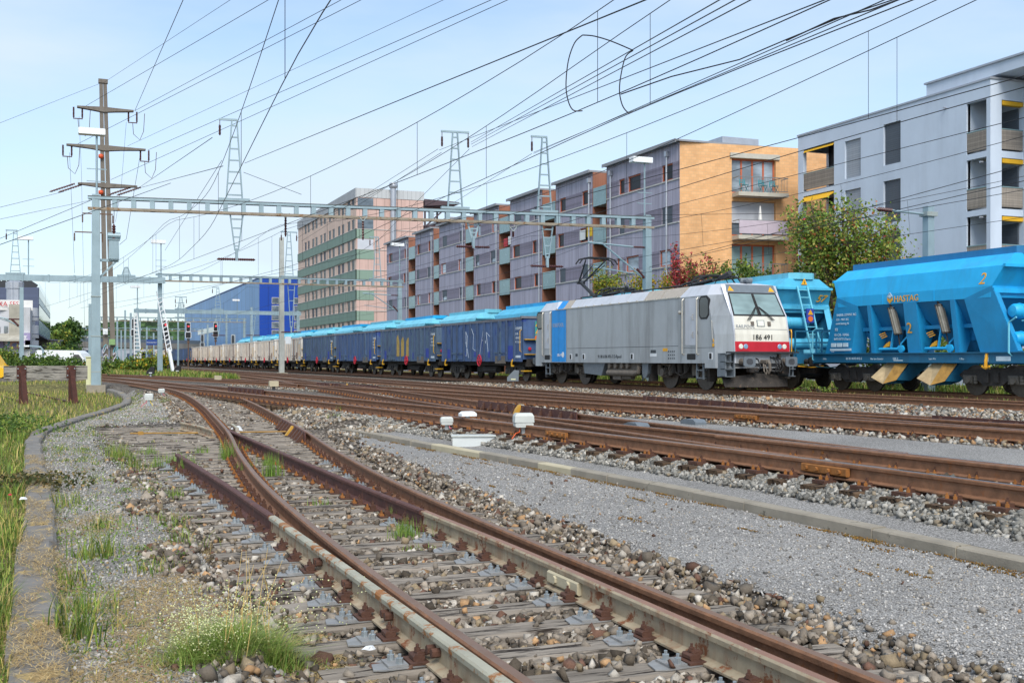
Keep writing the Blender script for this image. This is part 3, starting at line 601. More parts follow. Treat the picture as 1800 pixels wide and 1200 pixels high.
n = 9000; s = rng.uniform(70, 138, n); a = np.maximum(fB(s), -9)+2.2; t = a+(fGt(s)-1.6-a)*rng.uniform(0, 1, n); g3 = blades(onground(t, s), rng.uniform(.2, .6, n), .03, .5, G1, [3, 3, 2, 2, 1, 1, 1])
n = 16000; s = rng.uniform(14, 80, n); t = rng.uniform(29.0, 36, n); g4 = blades(onground(t, s), rng.uniform(.2, .55, n), .022, .5, G1, [3, 3, 2, 1.5, .8, 1.5, .6])
n = 5000; s = rng.uniform(14, 60, n); t = rng.uniform(24.3, 26.4, n); g5 = blades(onground(t, s), rng.uniform(.06, .25, n), .014, .5, G1, [2, 2, 1, 3, 3, 1, 3])
grass('grass', [g1, g2, g3, g4, g5])
# tufts in the weedy gravel, horsetails between the sleepers
V = []
def tuft(t, s, n, r, h, pal=G1, w=(3, 3, 2, 1.6, 1.2, 1, .8), wd=.0035, lean=.7, dz=0):
    tt = t+rng.normal(0, r, n); ss = s+rng.normal(0, r, n); V.append(blades(onground(tt, ss, dz), h*rng.uniform(.4, 1.1, n), wd, lean, pal, list(w)))
for _ in range(330):
    s = 4.6+random.random()**1.3*44; x = lkx(s)+.16+random.random()**2.2*max(.4, float(fF(s))-1.9-lkx(s)); tuft(x, s, random.randint(8, 40), random.uniform(.04, .16), random.uniform(.04, .12), wd=.0026+.00018*s, lean=random.uniform(.7, 2.2))
for px, py, n_, h_ in ((170, 985, 110, .3), (120, 1130, 120, .35), (185, 930, 60, .2), (330, 960, 50, .25), (258, 1010, 60, .16), (300, 925, 50, .2), (110, 890, 70, .22), (215, 810, 220, .3), (205, 800, 150, .35), (235, 825, 90, .3), (130, 1030, 60, .2), (600, 745, 90, .25), (585, 755, 70, .2), (160, 1080, 90, .2), (290, 1010, 30, .1), (290, 720, 90, .3)):
    x, y = un(px, py, -.5); tuft(x, y, n_, .1, h_, wd=.004)
grass('weed_tufts', V); V = []
Q = []
for _ in range(150):
    s = 4.8+random.random()**1.2*30; x = lkx(s)+.18+random.random()**1.6*max(.4, float(fF(s))-1.7-lkx(s)); k = random.randint(12, 60); r_ = random.uniform(.03, .14)
    P = np.stack([x+rng.normal(0, r_, k), s+rng.normal(0, r_, k), rng.uniform(.005, .06, k)], 1); P[:, 2] += gz(P[:, 0], P[:, 1])+.02; Q.append(P)
P = np.concatenate(Q); v_, t_, c_ = leafcloud(P, .022, [lin(c) for c in ('#5f7d34', '#78923f', '#4f6b2c', '#8a8a45', '#7d4a44')], [3, 3, 2, 1.5, .5]); struct(npmesh('low_weeds', v_, t_, M['leaf'], c_), 'stuff')
# brown moss and stray stones at the foot of the kerb
Q = []
for _ in range(90):
    s = 6+random.random()**1.3*16; k = random.randint(10, 50); r_ = random.uniform(.03, .12); x = float(KT(s))-.11-abs(random.gauss(0, .05))-(random.random() < .25)*random.random()*1.6
    P = np.stack([x-abs(rng.normal(0, r_*.4, k)), s+rng.normal(0, r_*1.6, k), rng.uniform(.0, .012, k)], 1); P[:, 2] += gz(P[:, 0], P[:, 1])+.022; Q.append(P)
P = np.concatenate(Q); stones('moss', P, .009, [lin(c) for c in ('#7a5a2c', '#8b6a34', '#6b5a2c', '#5f4a28')], [3, 2, 2, 1], M['stone'])
n = 260; s = rng.uniform(3.5, 20, n); t = fF(s)+1.55+(KT(s)-fF(s)-1.6)*rng.uniform(0, 1, n)**2.2; stones('stray_ballast', np.stack([t, s, gz(t, s)+.03], 1), .02*rng.lognormal(0, .3, n), brown, [1]*8, M['stone'])
V = []
HT = [lin(c) for c in ('#76953f', '#87a04a', '#9aa958', '#658539')]
for px, py, n_, h_ in ((690, 905, 12, .16), (714, 940, 26, .24), (732, 960, 10, .1), (790, 940, 40, .12), (400, 805, 26, .42), (430, 828, 14, .25), (478, 835, 26, .42), (470, 815, 14, .25), (355, 795, 12, .2), (311, 812, 18, .25), (330, 825, 18, .3), (274, 820, 12, .3), (445, 790, 8, .2), (560, 885, 8, .16), (525, 820, 10, .2), (262, 795, 14, .22), (305, 870, 16, .18), (505, 912, 8, .12)):
    x, y = un(px, py, -.52); tuft(x, y, n_*5, .07, h_, HT, (2, 2, 1, 2), .004, .22)
grass('horsetails', V); V = []
n = 120000; s = 4+rng.uniform(0, 1, n)**1.7*15; q = rng.uniform(0, 1, n); t = np.where(q < .2, lkv(s)+rng.normal(0, .13, n), lkv(s)+.15+rng.uniform(0, 1, n)**1.3*1.45)
kz = np.where(np.abs(t-lkv(s)) < .14, gz(lkv(s)+.4, s)+.113, gz(t, s)+.022); msk = np.where(q < .2, np.sin(s*5.1+np.sin(t*23)*1.6)+np.sin(s*2.3+1+t*9)+rng.normal(0, .9, n) > .1, np.sin(s*1.7+t*2.1)+np.sin(t*5.3-s*1.1)+rng.normal(0, .5, n)+(7.5-s)*.28 > .2)
P = np.stack([t, s, kz], 1)[msk]; v, T_, c_ = blades(P, np.full(len(P), .014), .0022, 6.5, straw, [3, 2, 3, 1.2]); V.append((v, T_, c_)); grass('dry_grass', V); V = []
# ================================================================ locomotive
mat('loco_silver', '#abb0b4', .42, .3, var=.06, scale=1.2, streak='#55504b', sk=.55, sscale=1.3)
mat('loco_light', '#c3c7cf', .42, .15, var=.05, scale=1.5, streak='#8d8a86', sk=.3)
mat('loco_white', '#d7d4c8', .45, 0, var=.06, scale=2, streak='#9a917e', sk=.4, sscale=3)
mat('loco_red', '#b3202e', .45, 0, var=.1, scale=3); mat('loco_blue', '#1090de', .5, 0, var=.08, scale=2, streak='#1a4f78', sk=.4)
mat('beige_panel', '#aba296', .6, .1, var=.1, scale=5); mat('dark_grey', '#34373b', .6, .2, var=.15, scale=5)
mat('under', '#3b3632', .85, .1, var=.3, scale=6, bmp=.3, bscale=40, spots='#6e5c4c', spk=.6, spscale=5); mat('under_light', '#6d655c', .8, .1, var=.25, scale=6)
mat('wheel_steel', '#5f5852', .5, .6, var=.25, scale=9); mat('black_rubber', '#1d1d1f', .6); mat('mid_grey', '#6d757c', .5, .2, var=.12, scale=5)
mat_glass('windshield', (.2, .28, .28), .05); mat_glass('dark_glass', (.03, .035, .04), .08); mat('lamp_glass', '#d8d8cc', .15, 0); mat('lamp_blue', '#8fb3cf', .2, .3)  # windshield tint lightened to carry its reflection in the colour
mat('handrail', '#b9b6ae', .4, .5); mat('insulator', '#4a2422', .35); mat('warn_yellow', '#e0a41a', .5); mat('ink_black', '#17181a', .6); mat('ink_grey', '#9aa0a6', .6); mat('ink_white', '#d9dde0', .6); mat('ink_dark', '#3a4046', .6)
mat('smudge', '#3e4146', .7, var=.3, scale=8)
LX, LY = 22.95, 41.85
lo = thing('electric_locomotive', 'silver grey electric locomotive with a white and red front and one bright blue side panel', 'locomotive', (LX, LY, 0))
def fy(z): return float(np.interp(z, [.7, 1.38, 2.0, 2.66, 3.47, 3.78], [8.75, 8.75, 8.70, 8.56, 8.08, 7.92]))
def fw(z): return float(np.interp(z, [.7, 2.66, 3.47, 3.78], [1.14, 1.13, 1.05, 1.0]))
lv = [.97, 1.38, 2.0, 2.66, 3.42]; rings = []
for z in lv:
    yf, wf = fy(z), fw(z); ys = float(np.interp(z, [.9, 2.0, 3.42], [8.05, 8.0, 7.5])); ws = 1.49
    rings.append([(-wf, -yf, z), (wf, -yf, z), (ws, -ys, z), (ws, ys, z), (wf, yf, z), (-wf, yf, z), (-ws, ys, z), (-ws, -ys, z)])
b = MB(); b.loft(rings)
for k in (-1, 1):      # deeper skirts at both ends
    pr_ = [(-1.49, k*8.05), (-1.14, k*8.7), (1.14, k*8.7), (1.49, k*8.05), (1.49, k*7.35), (-1.49, k*7.35)]; b.prism(pr_, 'z', .80, .972)
body = b.build('body', M['loco_silver'], lo)
# roof: sloping side panels and deck
b = MB()
for k, wd, ht in ((-1, 0, 0), (1, 0, 0)):
    b.mat(0).loft([[(-1.49, k*7.5, 3.42), (-1.05, k*8.1, 3.42), (1.05, k*8.1, 3.42), (1.49, k*7.5, 3.42), (1.49, k*5.6, 3.42), (-1.49, k*5.6, 3.42)], [(-1.22, k*7.35, 3.80), (-.98, k*7.9, 3.80), (.98, k*7.9, 3.80), (1.22, k*7.35, 3.80), (1.22, k*5.9, 3.82), (-1.22, k*5.9, 3.82)], [(-.6, k*7.2, 3.88), (-.5, k*7.7, 3.86), (.5, k*7.7, 3.86), (.6, k*7.2, 3.88), (.6, k*5.95, 3.9), (-.6, k*5.95, 3.9)]])
roof = b.build('cab_roof', M['loco_light'], lo)
b = MB(); b.box(-1.28, 1.28, -5.9, 5.9, 3.3, 3.52); b.build('roof_deck', M['dark_grey'], lo)
for ya, yb, m in ((-5.62, -4.1, 'beige_panel'), (-4.05, -2.75, 'beige_panel'), (-2.7, -1.2, 'loco_light'), (-1.15, 3.0, 'loco_light'), (3.05, 4.15, 'loco_light'), (4.2, 4.9, 'beige_panel'), (4.95, 5.62, 'loco_blue')):
    b = MB()
    for k in (-1, 1): b.loft([[(k*1.47, y, 3.42), (k*1.15, y, 3.83), (k*1.05, y, 3.83), (k*1.05, y, 3.4)] for y in (ya, yb)])
    b.build('roof_panel', M[m], lo)
b = MB()
for k in (-1, 1):
    b.box(k*1.49-.025, k*1.49+.025, -5.65, 5.65, 3.41, 3.445)
    for y in np.arange(-5.4, 5.6, .78): b.box(k*1.495-.03, k*1.495+.03, y-.03, y+.03, 3.40, 3.475)
b.build('roof_gutter', M['handrail'], lo)
b = MB(); b.box(-1.494, -1.488, -5.5, 4.4, 1.605, 1.62); b.box(-1.494, -1.488, -8.0, -5.9, 1.53, 1.542)
for y in (-5.7, 4.45, 6.15): b.box(-1.494, -1.488, y, y+.012, 1.0, 3.4)
b.build('panel_seam', M['dark_grey'], lo)
MB().box(-1.495, -1.45, 4.52, 6.1, 1.0, 3.41).build('side_stripe', M['loco_blue'], lo, 'bright blue side panel near the rear cab')
# front mask
def fp(u, z, o=.0): 
    d = Vector((0, -1, (fy(z+.05)-fy(z-.05))/.1*-1)).normalized(); return Vector((u, -fy(z), z))+Vector((0, -1, .0))*o
def fquad(b, u0, u1, z0_, z1_, o, th=.02, w0=None):
    zs = sorted(set([z0_, z1_]+[z for z in (1.38, 2.0, 2.66, 3.47) if z0_ < z < z1_]))
    rings = []
    for z in zs:
        k = 1 if w0 is None else fw(z)/fw(z0_)
        rings.append([(u0*k, -fy(z)-o, z), (u1*k, -fy(z)-o, z), (u1*k, -fy(z)-o+th, z), (u0*k, -fy(z)-o+th, z)])
    return b.loft(rings)
b = MB(); fquad(b, -1.13, 1.13, 1.40, 2.16, .03, .05, 1); fquad(b, -1.13, 1.13, 2.18, 2.66, .022, .05, 1); b.build('front_panel', M['loco_white'], lo)
b = MB(); fquad(b, -1.14, 1.14, 1.38, 1.74, .04, .05, 1); b.build('red_band', M['loco_red'], lo)
b = MB(); fquad(b, -1.1, 1.1, 2.64, 3.5, .028, .05, 1); b.build('windshield_frame', M['black_rubber'], lo)
b = MB(); fquad(b, -1.06, 1.06, 3.5, 3.79, .03, .05, 1); b.build('destination_panel', M['mid_grey'], lo)
for u0, u1 in ((-1.03, -.06), (.06, 1.03)):
    b = MB(); fquad(b, u0, u1, 2.70, 3.45, .036, .03, 1); b.build('windshield', M['windshield'], lo)
b = MB()
for k in (-1, 1):     # pale corner posts
    b.loft([[(k*1.16, -fy(z)+.02, z), (k*1.16*fw(z)/1.14, -fy(z)-.03, z), (k*(fw(z)-.03), -fy(z)-.03, z), (k*(fw(z)-.03), -fy(z)+.05, z)] for z in (.98, 1.38, 2.0, 2.66, 3.47, 3.78)])
b.build('corner_post', M['loco_light'], lo)
for k in (-1, 1):
    b = MB(); fquad(b, k*.82-.24, k*.82+.24, 1.42, 1.70, .052, .03); hl = b.build('headlight', M['loco_red'], lo)
    b = MB(); z = 1.56; u = k*.91; b.lathe((u, -fy(z)-.052, z), [(.0, -.025), (.075, -.022), (.092, -.005), (.092, .0)], 14, 'y'); b.build('lamp', M['lamp_glass'], hl)
    b = MB(); u = k*.71; b.lathe((u, -fy(z)-.052, z), [(.0, -.025), (.075, -.022), (.092, -.005), (.092, .0)], 14, 'y'); b.build('lamp', M['lamp_blue'], hl)
    b = MB()
    for d in (-.05, 0, .05): b.tube([fp(k*.06+d*.3, 2.98, .06), fp(k*(.30)+d, 2.72, .075), fp(k*(.52)+d, 2.50, .08)], .011, 5)
    b.build('wiper', M['black_rubber'], lo)
    b = MB(); b.tube([fp(k*.02, 3.45, .05), fp(k*.03, 3.0, .055), fp(k*.06, 2.68, .06)], .018, 5); b.build('wiper_arm', M['black_rubber'], lo)
    b = MB(); p = [fp(k*.86-.13, 3.55, .034), fp(k*.86+.13, 3.55, .034), fp(k*.86, 3.74, .034)]; q = [v+Vector((0, .02, 0)) for v in p]; b.loft([q, p]); b.build('warning_sign', M['warn_yellow'], lo)
    b = MB(); b.tube([(k*1.5, -7.9, 1.75), (k*1.53, -7.92, 1.85), (k*1.52, -7.86, 2.45), (k*1.49, -7.8, 2.5)], .016, 6); b.build('handrail', M['handrail'], lo)
    b = MB(); fquad(b, k*.35-.06, k*.35+.06, 2.3, 2.45, .06, .04); b.build('bracket', M['under_light'], lo)
b = MB(); fquad(b, -.16, .16, 2.27, 2.50, .035, .03); fl = b.build('marker_lamp', M['mid_grey'], lo); b = MB(); fquad(b, -.13, .13, 2.29, 2.48, .042, .03); b.build('lamp', M['lamp_glass'], fl)
b = MB().text('186 491', .27, fp(.02, 1.80, .045), (1, 0, 0), (0, 0, 1), .004, 'CENTER'); b.build('lettering', M['ink_black'], lo, 'black number 186 491 on the white front'); b = MB().text('RAILPOOL', .17, fp(-.66, 2.22, .034), (1, 0, 0), (0, 0, 1), .003, 'CENTER'); b.build('lettering', M['ink_grey'], lo, 'faint grey lettering on the white front')
# buffer beam, buffers, coupling, hoses, plough
b = MB(); b.box(-1.2, 1.2, -8.72, -8.3, .86, 1.36); b.box(-1.42, 1.42, -8.95, -8.62, 1.33, 1.385); b.build('buffer_beam', M['dark_grey'], lo)
def buffer(p, x, y, d, mh, mf, r=.09, hw=.24, hh=.17):
    b = MB(); b.mat(0).cyl((x, y, 1.03), (x, y+d*.3, 1.03), r*1.25, 12); b.cyl((x, y+d*.3, 1.03), (x, y+d*.52, 1.03), r*.8, 12)
    b.mat(1).loft([[(x+hw*a, y+d*yy, 1.03+hh*c) for a, c in ((-1, -.75), (-.75, -1), (.75, -1), (1, -.75), (1, .75), (.75, 1), (-.75, 1), (-1, .75))] for yy in (.52, .57)])
    bb = b.build('buffer', [M[mh], M[mf]], p); 
    b = MB(); b.loft([[(x+hw*.55*a*random.uniform(.8, 1.1), y+d*yy, 1.03+hh*.6*c*random.uniform(.8, 1.1)) for a, c in ((-1, -.5), (-.5, -1), (.5, -1), (1, -.5), (1, .5), (.5, 1), (-.5, 1), (-1, .5))] for yy in (.57, .574)]); b.build('wear_patch', M['smudge'], bb)
for x in (-.87, .87): buffer(lo, x, -8.7, -1, 'under_light', 'mid_grey')
for x in (-.87, .87): buffer(lo, x, 8.7, 1, 'under', 'mid_grey')
b = MB(); b.box(-.09, .09, -9.1, -8.7, .95, 1.1, .03); b.tube([(0, -9.1, 1.05), (0, -9.2, .95), (.02, -9.18, .72), (0, -9.12, .62)], [.06, .055, .05, .045], 8); b.tube([(-.16, -9.05, .95), (-.2, -9.15, .7), (-.13, -9.16, .58), (-.07, -9.15, .7), (-.1, -9.05, .92)], .025, 6); b.build('coupling', M['under_light'], lo)
b = MB()
for x, s_ in ((.33, .12), (.45, .16), (.58, .1), (-.38, .08)): b.tube([(x, -8.7, 1.2), (x+.04, -9.0, 1.1), (x+.08, -9.08, .85), (x, -9.02, .68), (x-s_, -8.95, .72), (x-s_, -8.85, .8)], .028, 7)
b.build('brake_hose', M['black_rubber'], lo)
b = MB(); b.box(-.66, -.3, -8.95, -8.75, .66, .82, .02); b.box(.7, 1.0, -8.95, -8.75, .6, .9, .02); b.box(.62, .69, -8.9, -8.75, 1.15, 1.3); b.build('coupling_socket', M['under'], lo)
for k in (-1, 1):
    b = MB(); b.box(k*1.12, k*1.12+k*.06, -8.75, -8.1, .5, 1.33); b.box(k*1.38, k*1.38+k*.06, -8.6, -8.1, .5, 1.33)
    for z in (.52, .78, 1.04, 1.3): b.box(min(k*1.12, k*1.44), max(k*1.12, k*1.44), -8.72, -8.3, z-.025, z+.0)
    b.build('cab_step', M['mid_grey'], lo)
for e in (-1, 1):
    b = MB(); pts = []
    for i in range(13):
        u = -1+2*i/12; pts.append((u*1.32, e*(8.75-.55*abs(u)**2.2)))
    b.loft([[(x, y, .62-.1*abs(x)) for x, y in pts]+[(x, y-e*.03, .62-.1*abs(x)) for x, y in pts[::-1]], [(x*1.03, y+e*.12, .4) for x, y in pts]+[(x*1.03, y+e*.09, .4) for x, y in pts[::-1]], [(x, y+e*.22, .14) for x, y in pts]+[(x, y+e*.19, .14) for x, y in pts[::-1]]]); b.build('snow_plough', M['under'], lo, smooth=False)
# doors, side windows
def side_item(name, y0, y1, z0_, z1_, m, o=.012, bev=.05, p=lo):
    b = MB(); b.prism([(y0+bev, z0_), (y1-bev, z0_), (y1, z0_+bev), (y1, z1_-bev), (y1-bev, z1_), (y0+bev, z1_), (y0, z1_-bev), (y0, z0_+bev)], 'x', -1.49-o, -1.44); return b.build(name, M[m], p)
for y0, y1, w0, w1 in ((-6.88, -5.92, -7.62, -7.0), (6.2, 7.05, 7.2, 7.85)):
    d = side_item('door', y0+.1, y1-.1, 1.63, 3.36, 'loco_light', .014)
    b = MB()
    for z in (1.9, 2.55): b.tube([(-1.505, y0+.28, z), (-1.55, y0+.28, z+.02), (-1.55, y0+.28, z+.2), (-1.505, y0+.28, z+.22)], .014, 6); b.tube([(-1.55, y0+.28, z+.1), (-1.55, y0+.4, z+.12)], .012, 5)
    b.build('door_handle', M['handrail'], d)
    for y in (y0-.03, y1+.03): MB().tube([(-1.5, y, 1.28), (-1.56, y, 1.33), (-1.56, y, 3.3), (-1.5, y, 3.36)], .03, 8).build('grab_rail', M['handrail'], lo)
    w = side_item('side_window_frame', w0-.03, w1+.03, 2.56, 3.40, 'black_rubber', .012, .14); side_item('pane', w0+.03, w1-.03, 2.62, 3.34, 'dark_glass', .018, .12, w)
    c = side_item('step_recess', y0+.15, y0+.75, 1.1, 1.32, 'black_rubber', .004, .03)
for y, dk in ((4.0, 0), (2.65, 0), (-1.85, 0), (-7.75, 0)):
    q = side_item('socket_plate', y-.14, y+.14, 1.1, 1.36, 'ink_white', .005, .02); side_item('socket', y-.06, y+.06, 1.13, 1.33, 'black_rubber', .03, .02, q)
dx, upv = (0, -1, 0), (0, 0, 1)
b = MB(); b.text('91 80 6186 491-7 D-Rpool', .2, (-1.497, 1.25, 1.17), dx, upv, .003); b.build('lettering', M['ink_dark'], lo, 'small black running number low on the side')
b = MB(); b.text('RAILPOOL', .27, (-1.5, 6.0, 2.62), dx, upv, .003); b.build('lettering', M['ink_grey'], lo, 'pale lettering on the blue panel')
b = MB(); b.text('186 491', .2, (-1.5, 5.5, 1.25), dx, upv, .003); b.lathe((-1.497, 4.85, 1.33), [(.13, -.003), (.13, .003)], 14, 'x'); b.build('lettering', M['ink_white'], lo)
for y, w, z, m in ((3.5, .22, 1.25, 'ink_dark'), (-3.35, .5, 1.22, 'ink_white'), (-3.4, .4, 1.36, 'ink_dark'), (-4.35, .35, 1.42, 'warn_yellow'), (-6.65, .25, 2.02, 'mid_grey'), (3.05, .2, 1.35, 'ink_grey')): MB().box(-1.498, -1.48, y-w, y, z, z+.12).build('data_plate', M[m], lo)
b = MB()
for i in range(3):
    for k in range(4): b.box(-1.497, -1.48, -4.75-k*.14-.06, -4.75-k*.14, 1.12+i*.13, 1.18+i*.13)
b.build('data_grid', M['ink_dark'], lo)
b = MB(); b.prism([(-7.98, 1.73), (-7.86, 1.73), (-7.92, 1.85)], 'x', -1.5, -1.49); b.lathe((-1.495, -7.92, 1.62), [(.07, -.004), (.07, .004)], 12, 'x'); b.build('warning_sign', M['warn_yellow'], lo)
# bogies
def wheelset(b, x0, y, r, fl=True):
    for k in (-1, 1):
        b.mat(1).lathe((k*x0, y, r), [(r*.3, -.075*k), (r*.82, -.05*k), (r*.9, -.075*k), (r, -.065*k), (r*1.0, .04*k), (r*1.045, .065*k), (r*.9, .07*k), (r*.3, .07*k)] if k > 0 else [(r*.3, .07), (r*.82, .05), (r*.9, .075), (r, .065), (r, -.04), (r*1.045, -.065), (r*.9, -.07), (r*.3, -.07)], 28, 'x')
    b.mat(0).cyl((-x0, y, r), (x0, y, r), .09, 10)
for cy in (-5.05, 5.2):
    bg_ = bpy.data.objects.new('bogie', None); COL.objects.link(bg_); bg_.parent = lo
    for d in (-1.3, 1.3):
        b = MB(); wheelset(b, .755, cy+d, .625); b.build('wheelset', [M['under'], M['wheel_steel']], bg_, smooth=True)
        b = MB(); y = cy+d; b.box(-1.12, -.9, y-.2, y+.2, .42, .78, .05); b.cyl((-1.2, y, .62), (-1.1, y, .62), .15, 12); b.lathe((-1.03, y-.42, .5), [(.1, 0), (.1, .42)], 10); b.lathe((-1.03, y+.42, .5), [(.1, 0), (.1, .42)], 10)
        b.cyl((-1.06, y+.2, .95), (-1.06, y-.5, .85), .05, 8); b.build('axle_box', M['under_light'], bg_)
    b = MB()
    for k in (-1, 1): b.prism([(cy-2.0, .75), (cy-1.6, .95), (cy-.6, .62), (cy+.6, .62), (cy+1.6, .95), (cy+2.0, .75), (cy+2.0, .92), (cy+1.5, 1.08), (cy-1.5, 1.08), (cy-2.0, .92)], 'x', min(k*.88, k*1.02), max(k*.88, k*1.02))
    b.box(-.85, .85, cy-.5, cy+.5, .4, .9)
    for y in (cy-.45, cy, cy+.45): b.lathe((-1.12, y, .6), [(.12, 0), (.12, .38)], 10)
    b.tube([(-1.2, cy-.9, 1.0), (-1.3, cy-.7, .62), (-1.3, cy-.3, .5), (-1.28, cy+.1, .62), (-1.2, cy+.3, .95)], .022, 6); b.tube([(-1.2, cy+.5, 1.0), (-1.32, cy+.6, .6), (-1.3, cy+.9, .5), (-1.2, cy+1.0, .9)], .022, 6)
    b.box(-1.25, -1.0, cy-2.25, cy-2.05, .3, .95); b.box(-1.25, -.95, cy+2.0, cy+2.25, .25, .9); b.build('bogie_frame', M['under'], bg_)
for y in (-6.9, 6.75):
    b = MB()
    for d in (-.22, .22): b.box(-1.42, -1.36, y+d-.03, y+d+.03, .38, .97)
    for z in (.42, .7): b.box(-1.44, -1.2, y-.22, y+.22, z, z+.035)
    b.build('step_ladder', M['mid_grey'], lo)
b = MB(); b.prism([(.75, .97), (2.9, .97), (2.75, .5), (1.1, .42)], 'x', -1.4, 1.3); b.build('transformer_case', M['mid_grey'], lo)
b = MB(); b.box(-1.3, 1.3, -2.3, .7, .66, .97); b.cyl((-1.35, .5, .55), (-1.35, -1.9, .55), .13, 12); b.cyl((-1.2, .2, .38), (-1.2, -1.4, .38), .11, 12); b.box(-1.36, -.9, -.6, .1, .25, .55, .03)
for y in (.3, -.25, -.8, -1.3): b.cyl((-1.44, y, .86), (-1.3, y, .86), .12, 12)
b.tube([(-1.38, -1.9, .55), (-1.38, -2.2, .6), (-1.38, -2.3, .85)], .1, 10); b.build('underframe_equipment', M['under_light'], lo)
b = MB(); b.prism([(-2.5, .97), (-3.0, .97), (-2.95, .55), (-2.8, .38), (-2.6, .38), (-2.5, .55)], 'x', -1.38, -1.0); b.build('sand_box', M['mid_grey'], lo)
b = MB(); b.box(-1.0, 1.0, -3.3, 3.3, .55, .97); b.build('underframe', M['under'], lo)
# roof gear
b = MB()
def insul(b, x, y, z, h=.3): b.lathe((x, y, z), [(.05, 0), (.09, .03), (.05, .06), (.09, .1), (.05, .13), (.09, .17), (.05, .2), (.08, .25), (.04, h)], 10)
for y in (4.9, 3.6, 2.6, 1.7, .8, -.1, -1.0, -1.9, -2.9, -3.9): insul(b, -.55, y, 3.52, .42); insul(b, .5, y, 3.52, .42)
b.build('roof_insulator', M['insulator'], lo)
b = MB(); b.tube([(-.55, 4.9, 3.98), (-.55, 2, 4.0), (-.5, -1, 3.98), (-.55, -4.2, 3.98)], .03, 6); b.tube([(.5, 4.9, 3.98), (.5, -4.2, 3.98)], .03, 6); b.box(-.35, .4, .2, 1.6, 3.52, 3.86, .04); b.box(-.3, .3, -2.8, -1.6, 3.52, 3.8, .04); b.box(-.5, -.1, 2.2, 3.2, 3.52, 3.82, .03); b.cyl((-.4, 0, 3.9), (.35, 0, 3.95), .09, 8); b.build('busbar', M['dark_grey'], lo)
for i, (yb, kind) in enumerate(((4.7, 'up'), (-4.6, 'down'), (2.9, 'down2'))):
    pg_ = bpy.data.objects.new('pantograph', None); COL.objects.link(pg_); pg_.parent = lo; b = MB(); zb = 3.9
    for k in (-.5, .5): b.bar((k, yb-.9, zb), (k, yb+.9, zb), .07)
    for d in (-.9, 0, .9): b.bar((-.5, yb+d, zb), (.5, yb+d, zb), .07)
    for k in (-.5, .5):
        for d in (-.8, .8): insul(b, k, yb+d, 3.5, .38)
    b.build('base_frame', M['dark_grey'], pg_); b = MB(); h = MB()
    if kind == 'up':
        kn = Vector((0, yb+1.35, zb+.85)); hd_ = Vector((0, yb-.35, zb+1.85))
        b.tube([(0, yb-.3, zb+.05), kn], [.09, .07], 8); b.tube([(.25, yb-.1, zb), kn+Vector((.1, .1, -.05))], .025, 6)
        for k in (-1, 1): b.tube([kn+Vector((k*.12, 0, 0)), (k*.5, hd_.y+.15, hd_.z-.06)], [.045, .035], 6); b.tube([kn+Vector((k*.12, -.0, 0)), (k*.3, hd_.y-.2, hd_.z-.3)], .022, 6)
        b.tube([kn+Vector((-.2, 0, 0)), kn+Vector((.2, 0, 0))], .06, 8)
    else:
        hd_ = Vector((0, yb-1.2 if kind == 'down' else yb-.6, zb+.32)); b.tube([(0, yb+.8, zb+.1), (0, yb-1.0, zb+.22)], [.09, .08], 8)
        for k in (-1, 1): b.tube([(k*.2, yb+1.0, zb+.14), (k*.45, yb-1.4, zb+.32)], .045, 6); b.tube([(k*.5, yb-.2, zb+.05), (k*.55, yb-.4, zb+.35), (k*.52, yb-.9, zb+.4), (k*.5, yb-1.2, zb+.1)], .018, 5)
        b.tube([(0, yb-1.4, zb+.25), (0, yb-2.1 if kind == 'down' else yb-1.5, zb+.42)], .09, 8)
    b.build('pantograph_arm', M['dark_grey'], pg_)
    for d in (-.2, .2): h.tube([(-.98, hd_.y+d, hd_.z-.25), (-.82, hd_.y+d, hd_.z-.04), (-.5, hd_.y+d, hd_.z+.04), (.5, hd_.y+d, hd_.z+.04), (.82, hd_.y+d, hd_.z-.04), (.98, hd_.y+d, hd_.z-.25)], .035, 6)
    for x in (-.5, 0, .5): h.bar((x, hd_.y-.25, hd_.z), (x, hd_.y+.25, hd_.z), .04)
    h.build('collector_head', M['black_rubber'], pg_)
b = MB(); b.cyl((-.15, -7.6, 3.96), (.25, -7.75, 3.96), .1, 10); b.cyl((-.05, -7.55, 3.96), (-.05, -7.9, 3.96), .06, 8); b.build('horn', M['mid_grey'], lo)
b = MB(); b.lathe((-1.52, -5.72, 2.86), [(.02, -.1), (.08, -.06), (.08, .03)], 10, 'x'); b.build('side_lamp', M['handrail'], lo)

